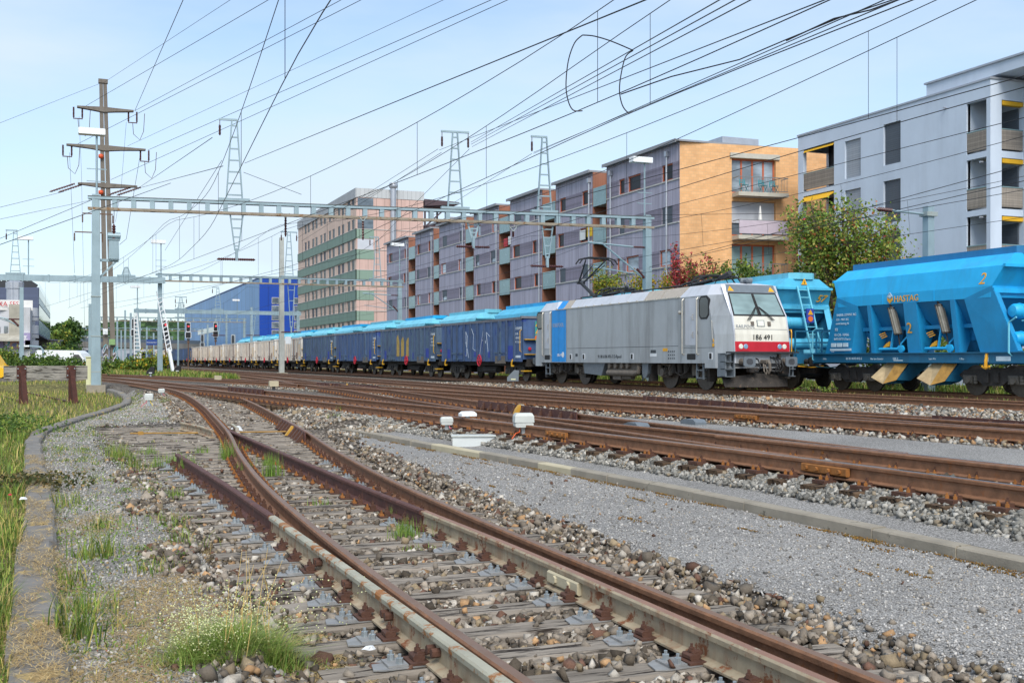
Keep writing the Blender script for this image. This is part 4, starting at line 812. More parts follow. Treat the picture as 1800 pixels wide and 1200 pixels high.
# ================================================================ open wagons behind the locomotive
mat('wagon_blue', '#48638f', .6, .1, var=.2, scale=1.6, bmp=.1, bscale=5, streak='#36414f', sk=.55, sscale=1.6, spots='#263f86', spk=.58, spscale=1.1)
mat('wagon_slate', '#546a80', .65, .1, var=.2, scale=1.6, bmp=.1, bscale=5, streak='#3a3f46', sk=.5, spots='#2f4577', spk=.57, spscale=1.3)
mat('wagon_white', '#dcd8d0', .7, 0, var=.12, scale=1.4, bmp=.1, bscale=5, streak='#9a6a48', sk=.45, sscale=2.4, spots='#6b4a36', spk=.62, spscale=3)
mat('wagon_rust', '#5c3733', .7, 0, var=.2, scale=2, streak='#3c2a28', sk=.5); mat('wagon_rim', '#6d6f76', .7, .1, var=.2, scale=2)
mat('wagon_rib', '#3c506e', .65, .1, var=.2, scale=2, streak='#2a3038', sk=.5); mat('wagon_rib_white', '#bdb3a6', .7, 0, var=.2, scale=2, streak='#6b4a36', sk=.7); mat('patch_blue', '#2a3f9a', .6, var=.15, scale=3); mat('yellow_rail', '#c79a24', .55); mat('hand_red', '#c01f36', .5); mat('graff_white', '#c9d3da', .7); mat('graff_yellow', '#b99a4f', .75, var=.3, scale=3, spots='#4f5a33', spk=.55, spscale=3); mat('wagon_under', '#393634', .85, .1, var=.3, scale=5, spots='#4a423b', spk=.6, spscale=5)  # rib paints darker than the panels, putting rib shade into the colour, besides rust
mat('axle_grey', '#5a5650', .75, .15, var=.3, scale=6); mat('sign_orange', '#d9692b', .55); mat('sign_teal', '#3f8f8c', .55)
def wagon_bogie(parent, cy, r=.46, det=True):
    bo = bpy.data.objects.new('bogie', None); COL.objects.link(bo); bo.parent = parent
    for d in (-.9, .9):
        b = MB(); wheelset(b, .755, cy+d, r); b.build('wheelset', [M['wagon_under'], M['wheel_steel']], bo, smooth=True)
    b = MB(); c_ = MB()
    for k in (-1, 1):
        x0, x1 = min(k*.95, k*1.07), max(k*.95, k*1.07)
        b.prism([(cy-1.35, .62), (cy-1.15, .78), (cy-.45, .82), (cy+.45, .82), (cy+1.15, .78), (cy+1.35, .62), (cy+1.2, .5), (cy+.65, .5), (cy+.35, .3), (cy-.35, .3), (cy-.65, .5), (cy-1.2, .5)], 'x', x0, x1)
        for d in (-.9, .9): c_.box(k*1.1-.06, k*1.1+.06, cy+d-.16, cy+d+.16, .34, .62, .04); c_.cyl((k*1.14, cy+d, .46), (k*1.22, cy+d, .46), .1, 10)
        for d in (-.68, -1.12, .68, 1.12): c_.lathe((k*1.06, cy+d, .36), [(.07, 0), (.07, .06), (.055, .07), (.07, .09), (.07, .16), (.055, .17), (.07, .19), (.07, .26)], 8)
        for d in (-.2, .2): b.box(k*1.09-.04, k*1.09+.04, cy+d-.09, cy+d+.09, .4, .7)
    b.box(-.95, .95, cy-.2, cy+.2, .4, .85); b.build('bogie_frame', M['wagon_under'], bo); c_.build('axle_box', M['axle_grey'], bo); return bo
def gondola(bm, label, y, style, detail):
    g = thing('open_wagon', label, 'freight wagon', (22.95, y, 0), group='open freight wagons behind the locomotive'); hl = 6.38; W_ = 1.42; zb, zt = 1.0, 3.2
    b = MB()
    for k in (-1, 1):
        b.mat(0).box(k*W_-.03, k*W_+.03, -hl, hl, zb, zt)
        ys = np.linspace(-hl+.9, hl-.9, 11)
        b.mat(1)
        for i, yy in enumerate(ys): b.prism([(k*W_, yy-.07), (k*(W_+.13), yy-.05), (k*(W_+.13), yy+.05), (k*W_, yy+.07)], 'z', zb+.02, zt-.06)
    b.mat(0); b.box(-W_, W_, -hl-.0, -hl+.06, zb, zt+.05); b.box(-W_, W_, hl-.06, hl, zb, zt+.05); b.box(-W_, W_, -hl, hl, zb, zb+.12)
    for k in (-.5, .5): b.box(k-.05, k+.05, -hl-.08, -hl, zb, zt)
    b.build('body', [M[bm], M['wagon_rib_white' if bm == 'wagon_white' else 'wagon_rib']], g)
    b = MB(); 
    for k in (-1, 1): b.box(k*W_-.07, k*W_+.09, -hl, hl, zt-.08, zt+.06); 
    b.box(-W_-.09, W_+.09, -hl-.06, -hl+.1, zt-.02, zt+.1); b.box(-W_-.09, W_+.09, hl-.1, hl+.06, zt-.02, zt+.1); b.build('top_rim', M['wagon_rim' if bm != 'wagon_white' else 'wagon_white'], g)
    wagon_bogie(g, -4.5); wagon_bogie(g, 4.5)
    b = MB(); b.box(-.95, .95, -hl, hl, .78, zb); b.box(-1.2, 1.2, -hl-.02, -hl+.18, .75, 1.15); b.box(-1.2, 1.2, hl-.18, hl+.02, .75, 1.15); b.cyl((-.8, -1.5, .55), (-.8, .6, .55), .18, 10); b.box(-.6, .6, 1.2, 2.4, .4, .78); b.build('underframe', M['wagon_under'], g)
    if not detail: return g
    for yy in (-hl, hl):
        for x in (-.87, .87): buffer(g, x, yy, 1.05 if yy > 0 else -1.05, 'wagon_under', 'wagon_under', .08, .22, .17)
    for yy in (-3.55, 3.35):
        b = MB()
        for k in (-1, 1): b.box(-W_-.075, -W_-.01, yy+k*.45-.36, yy+k*.45+.36, zb+.1, zt-.22)
        d = b.build('door', M[bm], g); b = MB()
        for k in (-1, 1): b.box(-W_-.11, -W_-.06, yy+k*.07-.035, yy+k*.07+.035, zb, zt-.1)
        b.box(-W_-.11, -W_-.07, yy-.9, yy+.9, zb+.42, zb+.5); b.box(-W_-.13, -W_-.07, yy-.16, yy+.16, zb+.05, zb+.4, .03); b.build('door_latch', M['wagon_slate' if bm != 'wagon_white' else 'wagon_rust'], d)
    b = MB(); y0 = -.55; b.tube([(-W_-.16, y0+.3*math.cos(a), 1.06+.3*math.sin(a)) for a in np.linspace(0, 6.283, 19)], .028, 6)
    for k in range(3): b.bar((-W_-.16, y0+.28*math.cos(k*1.05), 1.06+.28*math.sin(k*1.05)), (-W_-.16, y0-.28*math.cos(k*1.05), 1.06-.28*math.sin(k*1.05)), .03)
    b.lathe((-W_-.16, y0, 1.06), [(.07, -.03), (.07, .15)], 10, 'x'); b.build('handwheel', M['hand_red'], g)
    for yy in (-5.35, 5.3):
        b = MB(); b.tube([(-W_-.1, yy, 1.12), (-W_-.16, yy, 1.0), (-W_-.16, yy+.06, .84), (-W_-.1, yy+.12, .82)], .04, 6); b.cyl((-W_-.12, yy, .82), (-W_-.12, yy, .75), .09, 8); b.build('rope_hook', M['yellow_rail'], g)
    b = MB(); b.tube([(-W_-.04, -hl+.05, 1.5), (-W_-.12, -hl+.05, 1.55), (-W_-.12, -hl+.05, 2.55), (-W_-.04, -hl+.05, 2.6)], .022, 6); b.build('handrail', M['yellow_rail'], g)
    b = MB()
    for z in (1.35, 2.1): b.box(-1.35, -.75, -hl-.2, -hl-.02, z, z+.045)
    b.box(-1.4, -.95, -hl-.1, -hl+.25, .5, .56); b.build('step', M['yellow_rail'], g)
    b = MB(); b.lathe((-1.05, -hl-.06, 1.65), [(.0, -.05), (.08, -.04), (.09, .0)], 10, 'y'); b.build('tail_lamp', M['hand_red'], g)
    b = MB(); b.mat(0); b.prism([(-.74, 2.78), (-.48, 2.78), (-.61, 3.02)], 'y', -hl-.07, -hl-.05); b.prism([(-.74, 2.42), (-.48, 2.42), (-.61, 2.66)], 'y', -hl-.07, -hl-.05)
    b.mat(1).lathe((-.61, -hl-.06, 2.2), [(.16, -.01), (.16, .01)], 14, 'y'); b.mat(2).box(-.76, -.46, -hl-.065, -hl-.045, 2.02, 3.04); b.build('warning_sign', [M['warn_yellow'], M['sign_orange'], M['sign_teal']], g)
    b = MB(); b.text('Ermewa', .3, (-W_-.045, -5.4, 2.62), dx, upv, .003, shear=.2)
    for i, st in enumerate(('RIV 83', '31 80 5377', '041-1 Eanos')): b.text(st, .17, (-W_-.045, -5.45, 2.35-i*.2), dx, upv, .003)
    b.build('lettering', M['graff_white'], g); b = MB(); b.box(-W_-.04, -W_-.03, -6.2, -5.5, 1.2, 1.32); b.build('data_plate', M['graff_white'], g)
    if style:
        b = MB(); 
        if style == 1:
            for pts in ([(2.4, 1.4), (1.9, 1.3), (1.7, 2.4), (2.0, 2.7), (1.9, 1.9)], [(1.1, 2.9), (.7, 2.5), (.8, 1.7), (.4, 1.6)], [(-.3, 1.4), (-.9, 2.9), (-1.2, 2.0), (-.6, 2.2)], [(2.5, 2.0), (2.0, 2.1), (1.5, 1.2)], [(-1.6, 1.5), (-1.3, 2.6), (-2.0, 2.3)]): b.tube([(-W_-.035, y_, z_) for y_, z_ in pts], .013, 5)
            b.build('graffiti', M['graff_white'], g, 'thin white scrawled lines'); 
        if style == 2:
            for k, (y0_, y1_, h_) in enumerate(((.1, 1.15, 1.35), (1.35, 2.35, 1.5), (-1.1, -.15, 1.3))): b.prism([(y0_, 1.35), (y1_, 1.3), (y1_-.05, 1.3+h_*.8), ((y0_+y1_)/2, 1.3+h_), (y0_+.1, 1.3+h_*.6)], 'x', -W_-.045, -W_-.032)
            b.build('graffiti', M['graff_yellow'], g, 'large yellow and olive graffiti')
    b = MB()
    for yy, w, h in ((4.9, .7, .6), (2.3, .5, .4), (-1.9, .6, .45), (-3.2, .5, .8), (-5.0, 1.0, .7), (.4, .45, .4)): b.box(-W_-.04, -W_-.03, yy-w/2, yy+w/2, 1.12+random.random()*.15, 1.12+h)
    b.build('paint_patch', M['patch_blue' if bm != 'wagon_white' else 'wagon_rust'], g)
    b = MB(); b.box(-W_-.12, -W_-.1, -3.6-.75, -3.6+.75, zb-.1, zb+.3); b.build('lower_flap', M['under_light'], g); return g
ords = ['first', 'second', 'third', 'fourth', 'fifth', 'sixth', 'seventh', 'eighth', 'ninth', 'tenth', 'eleventh', 'twelfth', 'thirteenth', 'fourteenth', 'fifteenth', 'sixteenth', 'seventeenth', 'eighteenth', 'nineteenth', 'twentieth', 'twenty-first', 'twenty-second', 'twenty-third', 'twenty-fourth', 'twenty-fifth', 'twenty-sixth']
seq = ['wagon_blue', 'wagon_slate', 'wagon_blue', 'wagon_slate']+['wagon_white']*7+['wagon_blue']*3+['wagon_white']*3+['wagon_blue']*3+['wagon_rust']*3+['wagon_blue']*3
protos = {}
for i, bm in enumerate(seq):
    y = 51.1+7.02+14.04*i; nm = {'wagon_blue': 'dark blue', 'wagon_slate': 'slate blue', 'wagon_white': 'rust-streaked white', 'wagon_rust': 'dark red'}[bm]
    ex = {0: ' with thin white scrawls, coupled right behind the locomotive', 1: ' with large yellow graffiti on its side'}.get(i, ''); lab = f'{nm} open freight wagon{ex}' if ex else f'{nm} open freight wagon, {ords[i]} in the row behind the locomotive'
    if i < 3: gondola(bm, lab, y, i+1, True)
    elif i < 12:
        if bm not in protos: protos[bm] = gondola(bm, lab, y, 0, True)
        else: q = dup(protos[bm]); q.location.y = y; q['label'] = lab
    else:
        if (bm, 2) not in protos: protos[(bm, 2)] = gondola(bm, lab, y, 0, False)
        else: q = dup(protos[(bm, 2)]); q.location.y = y; q['label'] = lab
# ================================================================ hopper wagons
for nm, c in (('azure_mid', '#1b90c6'), ('azure', '#18a8e2'), ('teal', '#4aaed0'), ('pale_teal', '#6cc0d6')):  # legs and ribs get the azure paint darkened, shade put in the colour
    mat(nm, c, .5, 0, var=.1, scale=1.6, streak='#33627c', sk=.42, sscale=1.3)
mat('azure_dark', '#1b78ab', .5, 0, var=.1, scale=1.4, streak='#12507c', sk=.35); mat('frame_teal', '#1f6a8f', .55, .1, var=.15, scale=2, streak='#2b3f4c', sk=.4); mat('steel_grey', '#8e8a80', .45, .5, var=.2, scale=8); mat('chute_beige', '#b39d78', .6, .2, var=.3, scale=3, streak='#7a5b35', sk=.6); mat('chute_gold', '#a87f3c', .55, .2, var=.35, scale=5); mat('hop_yellow', '#e0a428', .5); mat('plate_white', '#c5dbe6', .6)  # darkest azure puts the shade of undersides and hatch sides into the colour
def hopper(label, y, mb, ml, detail, no=None):
    h = thing('hopper_wagon', label, 'hopper wagon', (27.4, y, 0), group='turquoise hopper wagons on the track behind the locomotive')
    pr_ = [(1.45, 2.98, 3.55), (1.45, 3.33, 3.6), (1.31, 3.93, 3.95), (.78, 4.32, 3.86)]
    b = MB(); b.loft([[(x*sx, yy*sy, z) for sx, sy in ((-1, -1), (1, -1), (1, 1), (-1, 1))] for x, z, yy in pr_])
    for k in (-1, 1): b.box(-1.33, 1.33, k*3.96-.05, k*3.96+.05, 3.88, 3.97)
    for yy in (-1.2, 1.2): b.box(-1.462, -1.44, yy-.012, yy+.012, 2.98, 3.33)
    b.build('body', M[mb], h)
    b = MB(); b.prism([(-.62, -3.75), (-.4, -3.95), (.4, -3.95), (.62, -3.75), (.62, 3.75), (.4, 3.95), (-.4, 3.95), (-.62, 3.75)], 'z', 4.3, 4.55); b.build('loading_hatch', M[ml], h)
    b = MB()
    for x in (-1.3, 1.3): b.box(x-.08, x+.08, -5.1, 5.1, 1.0, 1.32); b.box(x-.14, x+.14, -5.1, 5.1, 1.30, 1.335)
    for yy in (-5.1, 5.1): b.box(-1.3, 1.3, yy-.1, yy+.1, .95, 1.32)
    b.box(-.3, .3, -5.0, 5.0, .95, 1.25); b.build('frame', M['frame_teal'], h)
    if not detail: return h
    D = M['azure_dark' if mb != 'teal' else 'frame_teal']
    b = MB()                                               # two funnels and the sloping end walls
    for c in (-1.75, 1.75): b.loft([[(-1.42, c-1.75, 2.98), (1.42, c-1.75, 2.98), (1.42, c+1.75, 2.98), (-1.42, c+1.75, 2.98)], [(-.95, c-1.05, 2.15), (.95, c-1.05, 2.15), (.95, c+1.05, 2.15), (-.95, c+1.05, 2.15)], [(-.62, c-.42, 1.35), (.62, c-.42, 1.35), (.62, c+.42, 1.35), (-.62, c+.42, 1.35)]])
    for k in (-1, 1): b.loft([[(-1.25, k*3.55, 3.9), (1.25, k*3.55, 3.9), (1.25, k*3.3, 3.9), (-1.25, k*3.3, 3.9)], [(-1.38, k*3.5, 3.2), (1.38, k*3.5, 3.2), (1.38, k*3.2, 3.2), (-1.38, k*3.2, 3.2)], [(-.9, k*2.4, 1.7), (.9, k*2.4, 1.7), (.9, k*2.2, 1.7), (-.9, k*2.2, 1.7)]])
    b.build('funnel', D, h)
    b = MB()
    for k in (-1, 1):
        for x0, x1 in ((-1.46, -1.43), (1.43, 1.46)):
            s_ = 1 if x0 > 0 else -1
            b.loft([[(x, k*yy, z) for x in (s_*xx, s_*(xx-.03))][::1] for yy, z, xx in ((2.5, 2.99, 1.46), (3.6, 3.33, 1.46), (4.45, 1.33, 1.3), (3.0, 1.33, 1.3), (2.5, 2.99, 1.46))], cap=False)
            b.add([(s_*1.462, k*2.5, 2.99), (s_*1.462, k*3.6, 3.33), (s_*1.302, k*4.45, 1.33), (s_*1.302, k*3.0, 1.33)], [(0, 1, 2, 3)])
            b.add([(s_*1.462, k*3.6, 3.33), (s_*1.20, k*3.55, 3.33), (s_*1.04, k*4.4, 1.33), (s_*1.302, k*4.45, 1.33)], [(0, 1, 2, 3)])
            b.add([(s_*1.462, k*2.5, 2.99), (s_*1.0, k*2.4, 2.99), (s_*.9, k*2.7, 1.33), (s_*1.302, k*3.0, 1.33)], [(0, 1, 2, 3)])
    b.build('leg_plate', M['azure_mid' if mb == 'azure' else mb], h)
    b = MB()
    for s_ in (-1, 1):
        for yy, w in ((1.9, .09), (-.1, .3), (-2.0, .1)):
            b.loft([[(s_*1.46, yy-w, 2.99), (s_*1.46, yy+w, 2.99), (s_*1.42, yy+w, 2.99), (s_*1.42, yy-w, 2.99)], [(s_*1.3, yy-w*.95-.05, 1.33), (s_*1.3, yy+w*.95-.05, 1.33), (s_*1.26, yy+w*.95-.05, 1.33), (s_*1.26, yy-w*.95-.05, 1.33)]])
            b.loft([[(s_*1.44, yy-w+.01, 2.98), (s_*.9, yy-w+.01, 2.98), (s_*.9, yy-w-.02, 2.98), (s_*1.44, yy-w-.02, 2.98)], [(s_*1.36, yy-w-.02, 2.0), (s_*.72, yy-w-.02, 2.0), (s_*.72, yy-w-.05, 2.0), (s_*1.36, yy-w-.05, 2.0)], [(s_*1.28, yy-w-.04, 1.33), (s_*1.05, yy-w-.04, 1.33), (s_*1.05, yy-w-.07, 1.33), (s_*1.28, yy-w-.07, 1.33)]])
        b.box(min(s_*1.0, s_*1.12), max(s_*1.0, s_*1.12), -2.6, 2.6, 2.1, 2.22)
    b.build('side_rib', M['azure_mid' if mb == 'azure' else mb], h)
    for yy in (.75, -1.45):
        b = MB(); a = Vector((-1.36, yy+.12, 2.86)); e = Vector((-1.28, yy-.12, 1.95)); b.mat(0).tube([a, e], .115, 12)
        for k in range(6): q = Vector((.13*math.cos(k*1.05), .13*math.sin(k*1.05), 0)); b.tube([a+q, e+q], .012, 5)
        b.mat(1).tube([a+Vector((0, 0, .02)), a+Vector((0, .01, .16))], .06, 8); b.tube([e, e+Vector((.02, -.1, -.55))], .022, 6); b.tube([a, a+Vector((0, 0, -.04))], .14, 12); b.tube([e, e+Vector((0, 0, .04))], .14, 12)
        cy = b.build('door_cylinder', [M['steel_grey'], M['under']], h)
        b = MB(); b.cyl((-1.33, yy+.75, 1.46), (-1.33, yy-.45, 1.46), .05, 8); b.lathe((-1.36, yy-.36, 1.46), [(.05, -.04), (.13, -.03), (.13, .03), (.05, .04)], 12, 'x'); b.bar((-1.3, yy+.2, 1.5), (-1.25, yy+.05, 2.5), .06); b.bar((-1.28, yy-.1, 1.5), (-1.1, yy-.5, 2.0), .05); b.build('door_linkage', M[mb], h)
        b = MB(); b.prism([(yy+.3, 1.55), (yy+.62, 1.5), (yy+.5, 1.62), (yy+.3, 1.72)], 'x', -1.3, -1.18); b.build('safety_catch', M['hop_yellow'], h)
        b = MB(); b.mat(0); b.loft([[(-.2, yy+.55, 1.0), (-1.15, yy+.6, 1.0), (-1.15, yy+.1, 1.0), (-.2, yy+.1, 1.0)], [(-.9, yy+.62, .42), (-1.72, yy+.72, .5), (-1.72, yy+.12, .28), (-.9, yy+.12, .3)]], cap=False)
        b.loft([[(-.2, yy+.1, 1.0), (-1.1, yy+.1, 1.0), (-1.05, yy-.5, 1.0), (-.2, yy-.5, 1.0)], [(-.9, yy+.1, .3), (-1.72, yy+.12, .28), (-1.5, yy-.28, .42), (-.9, yy-.3, .4)]], cap=False); b.m[-4:] = [1]*4; b.build('discharge_chute', [M['chute_beige'], M['frame_teal']], h)
        b = MB(); b.add([(-1.73, yy+.10, .29), (-1.52, yy-.30, .42), (-1.2, yy-.5, .97), (-1.3, yy-.0, .97)], [(0, 1, 2, 3)]); b.build('chute_side', M['chute_gold'], h)
    wagon_bogie(h, 3.25, .46); wagon_bogie(h, -3.25, .46)
    for yy in (-5.1, 5.1):
        for x in (-.87, .87): buffer(h, x, yy, 1.1 if yy > 0 else -1.1, 'wagon_under', 'wagon_under', .08, .23, .17)
    b = MB()                                                # end platforms: railings, air tanks, ladder
    for k in (-1, 1):
        for x in (-1.25, 0, 1.25): b.bar((x, k*5.05, 1.3), (x, k*5.05, 2.2), .05)
        b.bar((-1.25, k*5.05, 2.2), (1.25, k*5.05, 2.2), .05); b.bar((-1.25, k*5.05, 1.75), (1.25, k*5.05, 1.75), .035)
        b.box(-1.3, 1.3, k*4.75-.35, k*4.75+.35, 1.33, 1.36)
    b.build('end_railing', M['frame_teal'], h)
    b = MB()
    for k in (-1, 1): b.tube([(-1.3, k*5.0, 1.05), (-1.42, k*5.05, 1.1), (-1.42, k*5.05, 2.15), (-1.36, k*4.95, 2.24), (-1.3, k*4.6, 2.24)], .025, 6); b.tube([(-1.2, k*5.15, .85), (-.6, k*5.2, .8), (0, k*5.15, .85)], .02, 6)
    b.build('handrail', M['hop_yellow' if no == '57' else 'pale_teal'], h)
    for k, x0, x1, zz in ((-1, -1.25, 0.0, 2.55), (-1, -1.2, 1.05, 1.72), (1, -.9, 1.1, 2.5)):
        b = MB(); b.lathe((x0, k*4.15, zz), [(.02, 0), (.17, .03), (.22, .12), (.22, (x1-x0)-.12), (.17, (x1-x0)-.03), (.02, x1-x0)], 16, 'x'); b.tube([(x0+.3, k*4.15+.22*math.cos(a), zz+.23*math.sin(a)) for a in np.linspace(0, 6.28, 13)], .02, 5); b.build('air_tank', M[mb], h, smooth=True)
    b = MB()
    for k in (-1, 1):
        for x in (-.95, -.6, 0, .75, 1.1): b.bar((x, k*3.62, 3.9), (x*.92, k*3.56, 3.22), .07, .05)
        b.box(-1.42, 1.42, k*3.56-.1, k*3.56+.1, 3.12, 3.26)
    b.build('end_stiffener', M[mb], h)
    b = MB(); k = -1
    for x in (-.42, .06): b.bar((x, k*4.05, 4.0), (x+.02, k*4.95, 1.36), .06)
    for i in range(9): t_ = (i+.5)/9; b.bar((-.42, k*(4.05+.9*t_), 4.0-2.64*t_), (.08, k*(4.05+.9*t_), 4.0-2.64*t_), .035)
    b.build('ladder', M['pale_teal'], h)
    b = MB(); b.mat(0).box(-.34, .0, -4.56, -4.5, 2.55, 3.1); b.mat(1).prism([(-.29, 2.86), (-.05, 2.86), (-.17, 3.06)], 'y', -4.575, -4.56); b.mat(2).lathe((-.17, -4.57, 2.7), [(.11, -.01), (.11, .01)], 14, 'y'); b.build('warning_sign', [M['patch_blue'], M['warn_yellow'], M['sign_orange']], h)
    b = MB(); b.mat(0).prism([(-.14, 4.08), (.14, 4.08), (0, 4.34)], 'y', -3.955, -3.93); b.mat(1).prism([(-.02, 4.12), (.02, 4.12), (.0, 4.25)], 'y', -3.96, -3.95); b.build('warning_sign', [M['warn_yellow'], M['ink_black']], h)
    X = -1.475
    if no == '57': b = MB(); b.text('57', .44, (.72, -3.70, 3.42), (1, 0, 0), (0, -.35, .6), .012, shear=.25); b.build('lettering', M['hop_yellow'], h, 'yellow number 57 on the end wall')
    if no == '2':
        nrm = Vector((-.14, 0, .6)); b = MB(); b.text('2', .52, (-1.44, -3.05, 3.40), dx, (.14, 0, .6), .006, shear=.2); b.build('lettering', M['hop_yellow'], h, 'yellow slanted number 2 on the upper side')
        b = MB(); b.text('2', .5, (-1.40, .08, 1.98), dx, (-.09, 0, 1), .006); b.build('lettering', M['hop_yellow'], h, 'yellow number 2 on the middle side rib')
        b = MB(); b.text('HASTAG', .30, (X, .62, 3.03), dx, upv, .005); b.build('lettering', M['hop_yellow'], h, 'yellow lettering HASTAG on the band')
        b = MB(); c = .82; b.mat(0); b.prism([(c+.13, 3.2), (c+.13, 3.1), (c, 2.99), (c-.13, 3.1), (c-.13, 3.2), (c, 3.13)], 'x', X, X+.01); b.mat(1).prism([(c, 3.17), (c-.1, 3.23), (c, 3.31), (c+.1, 3.23)], 'x', X, X+.01)
        for a_, e_ in (((c-.13, 3.22), (c, 3.36)), ((c, 3.36), (c+.13, 3.22))): b.bar((X, a_[0], a_[1]), (X, e_[0], e_[1]), .015)
        b.build('emblem', [M['hop_yellow'], M['plate_white']], h, 'yellow and white diamond emblem')
        b = MB(); Xp = -1.45; lns = (('BAUER CEMENT AG', .12, 2.66), ('CH - 9015 SG', .12, 2.5), ('www.hastag.ch', .12, 2.36), ('83', .16, 2.13), ('85 CH - HASG', .13, 1.95), ('0693 012-5 Faccs', .13, 1.8))
        for st, sz_, z in lns: b.text(st, sz_, (-1.475+(3.0-z)*.096, 3.62+(2.7-z)*.3, z), dx, (-.096, 0, 1), .004)
        for q in range(3): b.box(-1.39+.0, -1.37, 3.75-q*.33, 4.02-q*.33, 1.56, 1.70)
        b.box(-1.37, -1.345, 2.95, 4.1, 1.42, 1.5); b.text('1.33', .1, (-1.36, 4.05, 1.37), dx, upv, .003); b.build('lettering', M['plate_white'], h)
        b = MB()
        for yy in (1.5, -.75):
            for i in range(3): b.bar((-1.33+.0, yy-.0-i*.06, 1.95-i*.06), (-1.3, yy-.24-i*.05, 2.02-i*.06), .03)
        b.build('arrow_mark', M['hop_yellow'], h)
        b = MB()
        for st, yy, sz_ in (('85 85 0693 012-5', 3.2, .12), ('Nur fuer Schotter', 1.9, .09), ('SBB 3', .78, .11), ('-1.8m-', -2.2, .09), ('Last 48 t', -.9, .09), ('24.0 t', 4.5, .09)): b.text(st, sz_, (-1.384, yy, 1.1), dx, upv, .003)
        b.box(-1.386, -1.38, -4.25, -3.7, 1.06, 1.2); b.box(-1.386, -1.38, .3, .74, 1.06, 1.09); b.box(-1.386, -1.38, -3.4, -3.25, 1.04, 1.25); b.build('data_panel', M['plate_white'], h)
        b = MB(); b.tube([(-1.38, -3.35, 1.3), (-1.44, -3.35, 1.05), (-1.44, -3.35, .86)], .05, 6); b.tube([(-1.44, -3.5, .9), (-1.44, -3.35, .83), (-1.44, -3.2, .9)], .035, 6); b.build('rope_hook', M['hop_yellow'], h)
        b = MB(); b.tube([(-1.35, -4.3, 1.2), (-1.45, -4.25, 1.3), (-1.45, -4.25, 2.2), (-1.42, -4.5, 2.35)], .03, 6); b.build('handrail', M['pale_teal'], h)
    return h
h2 = hopper('bright blue hopper wagon with yellow HASTAG lettering and number 2, at the right edge', 29.2, 'azure', 'azure_dark', True, '2')
h1 = hopper('turquoise hopper wagon with yellow number 57 on its end, half hidden by the locomotive', 40.6, 'teal', 'pale_teal', True, '57')
hp = None
for i in range(12):
    y = 52.0+11.4*i; m_ = ('pale_teal', 'azure', 'teal')[i % 3]; lab = f'turquoise hopper wagon roof above the open wagons, {ords[i]} left of wagon number 57'
    hopper(lab, y, 'pale_teal' if i != 1 else 'teal', 'azure' if i % 2 else 'pale_teal', False)
# ================================================================ buildings
mat_boards('purple_boards', '#a5a1b0', .16, 1, .22, '#565366', .35); mat_boards('purple_fine', '#847d8c', .09, 2, .3); mat_boards('brown_boards', '#8f5f4a', .14, 0, .2); mat_boards('brown_front', '#855340', .14, 1, .2)
mat_brick('yellow_brick', lin('#dfae7c'), lin('#d4a270'), lin('#c7a27a'), .34, .19, 0); mat('pale_trim', '#b9b7b3', .7, var=.1); mat('zinc_pipe', '#a9adb5', .4, .5, var=.08); mat('parapet_glass', '#7f9a9d', .25, .1, var=.08, scale=1); mat('roof_grey', '#8d8f94', .7, var=.1)
mat('red_frame', '#b5603f', .6, var=.1); mat_glass('pane', (.10, .13, .16), .05); mat_glass('pane_light', (.30, .36, .42), .08); mat('window_dark', '#26292e', .3, 0, var=.3, scale=.3, spec=.15); mat('blind_dark', '#4d515a', .6, .2, var=.1, scale=6); mat('curtain', '#c3c6cc', .8, var=.1, scale=3)
mat('slab_concrete', '#b4b0a4', .85, var=.12); mat('rail_grey', '#7d8487', .5, .3); mat('blind_white', '#b8bcc4', .7, var=.06); mat('lilac_screen', '#b9adb9', .8, var=.08); mat('chair_teal', '#1f8f9c', .5); mat('flag_red', '#b8202c', .6); mat('flag_yellow', '#d9b526', .6); mat('white_paint', '#d8d8d6', .6, var=.08, streak='#9b9892', sk=.3)
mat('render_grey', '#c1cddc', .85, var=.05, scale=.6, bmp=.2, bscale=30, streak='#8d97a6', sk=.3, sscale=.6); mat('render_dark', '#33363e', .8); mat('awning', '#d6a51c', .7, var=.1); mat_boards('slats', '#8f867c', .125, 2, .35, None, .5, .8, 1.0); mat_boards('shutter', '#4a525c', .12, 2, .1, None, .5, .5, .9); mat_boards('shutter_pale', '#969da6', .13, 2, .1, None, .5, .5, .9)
def wall(b, ax, c, u0, u1, z0_, z1_, holes, depth, nsign):
    """wall sheet on plane ax = c with recessed openings; nsign = outward direction"""
    us = sorted({u0, u1, *[h[i] for h in holes for i in (0, 1)]}); zs = sorted({z0_, z1_, *[h[i] for h in holes for i in (2, 3)]})
    us = [u for u in us if u0 <= u <= u1]; zs = [z for z in zs if z0_ <= z <= z1_]
    P = (lambda u, z, d=0: (c-nsign*d, u, z)) if ax == 'x' else (lambda u, z, d=0: (u, c-nsign*d, z))
    for i in range(len(us)-1):
        for j in range(len(zs)-1):
            um, zm = (us[i]+us[i+1])/2, (zs[j]+zs[j+1])/2
            if any(h[0] < um < h[1] and h[2] < zm < h[3] for h in holes): continue
            b.quad(P(us[i], zs[j]), P(us[i+1], zs[j]), P(us[i+1], zs[j+1]), P(us[i], zs[j+1]))
    for h in holes:
        a, e, f, g = h[:4]
        for (p, q) in (((a, f), (e, f)), ((e, f), (e, g)), ((e, g), (a, g)), ((a, g), (a, f))): b.quad(P(*p), P(*q), P(*q, depth), P(*p, depth))
    return P
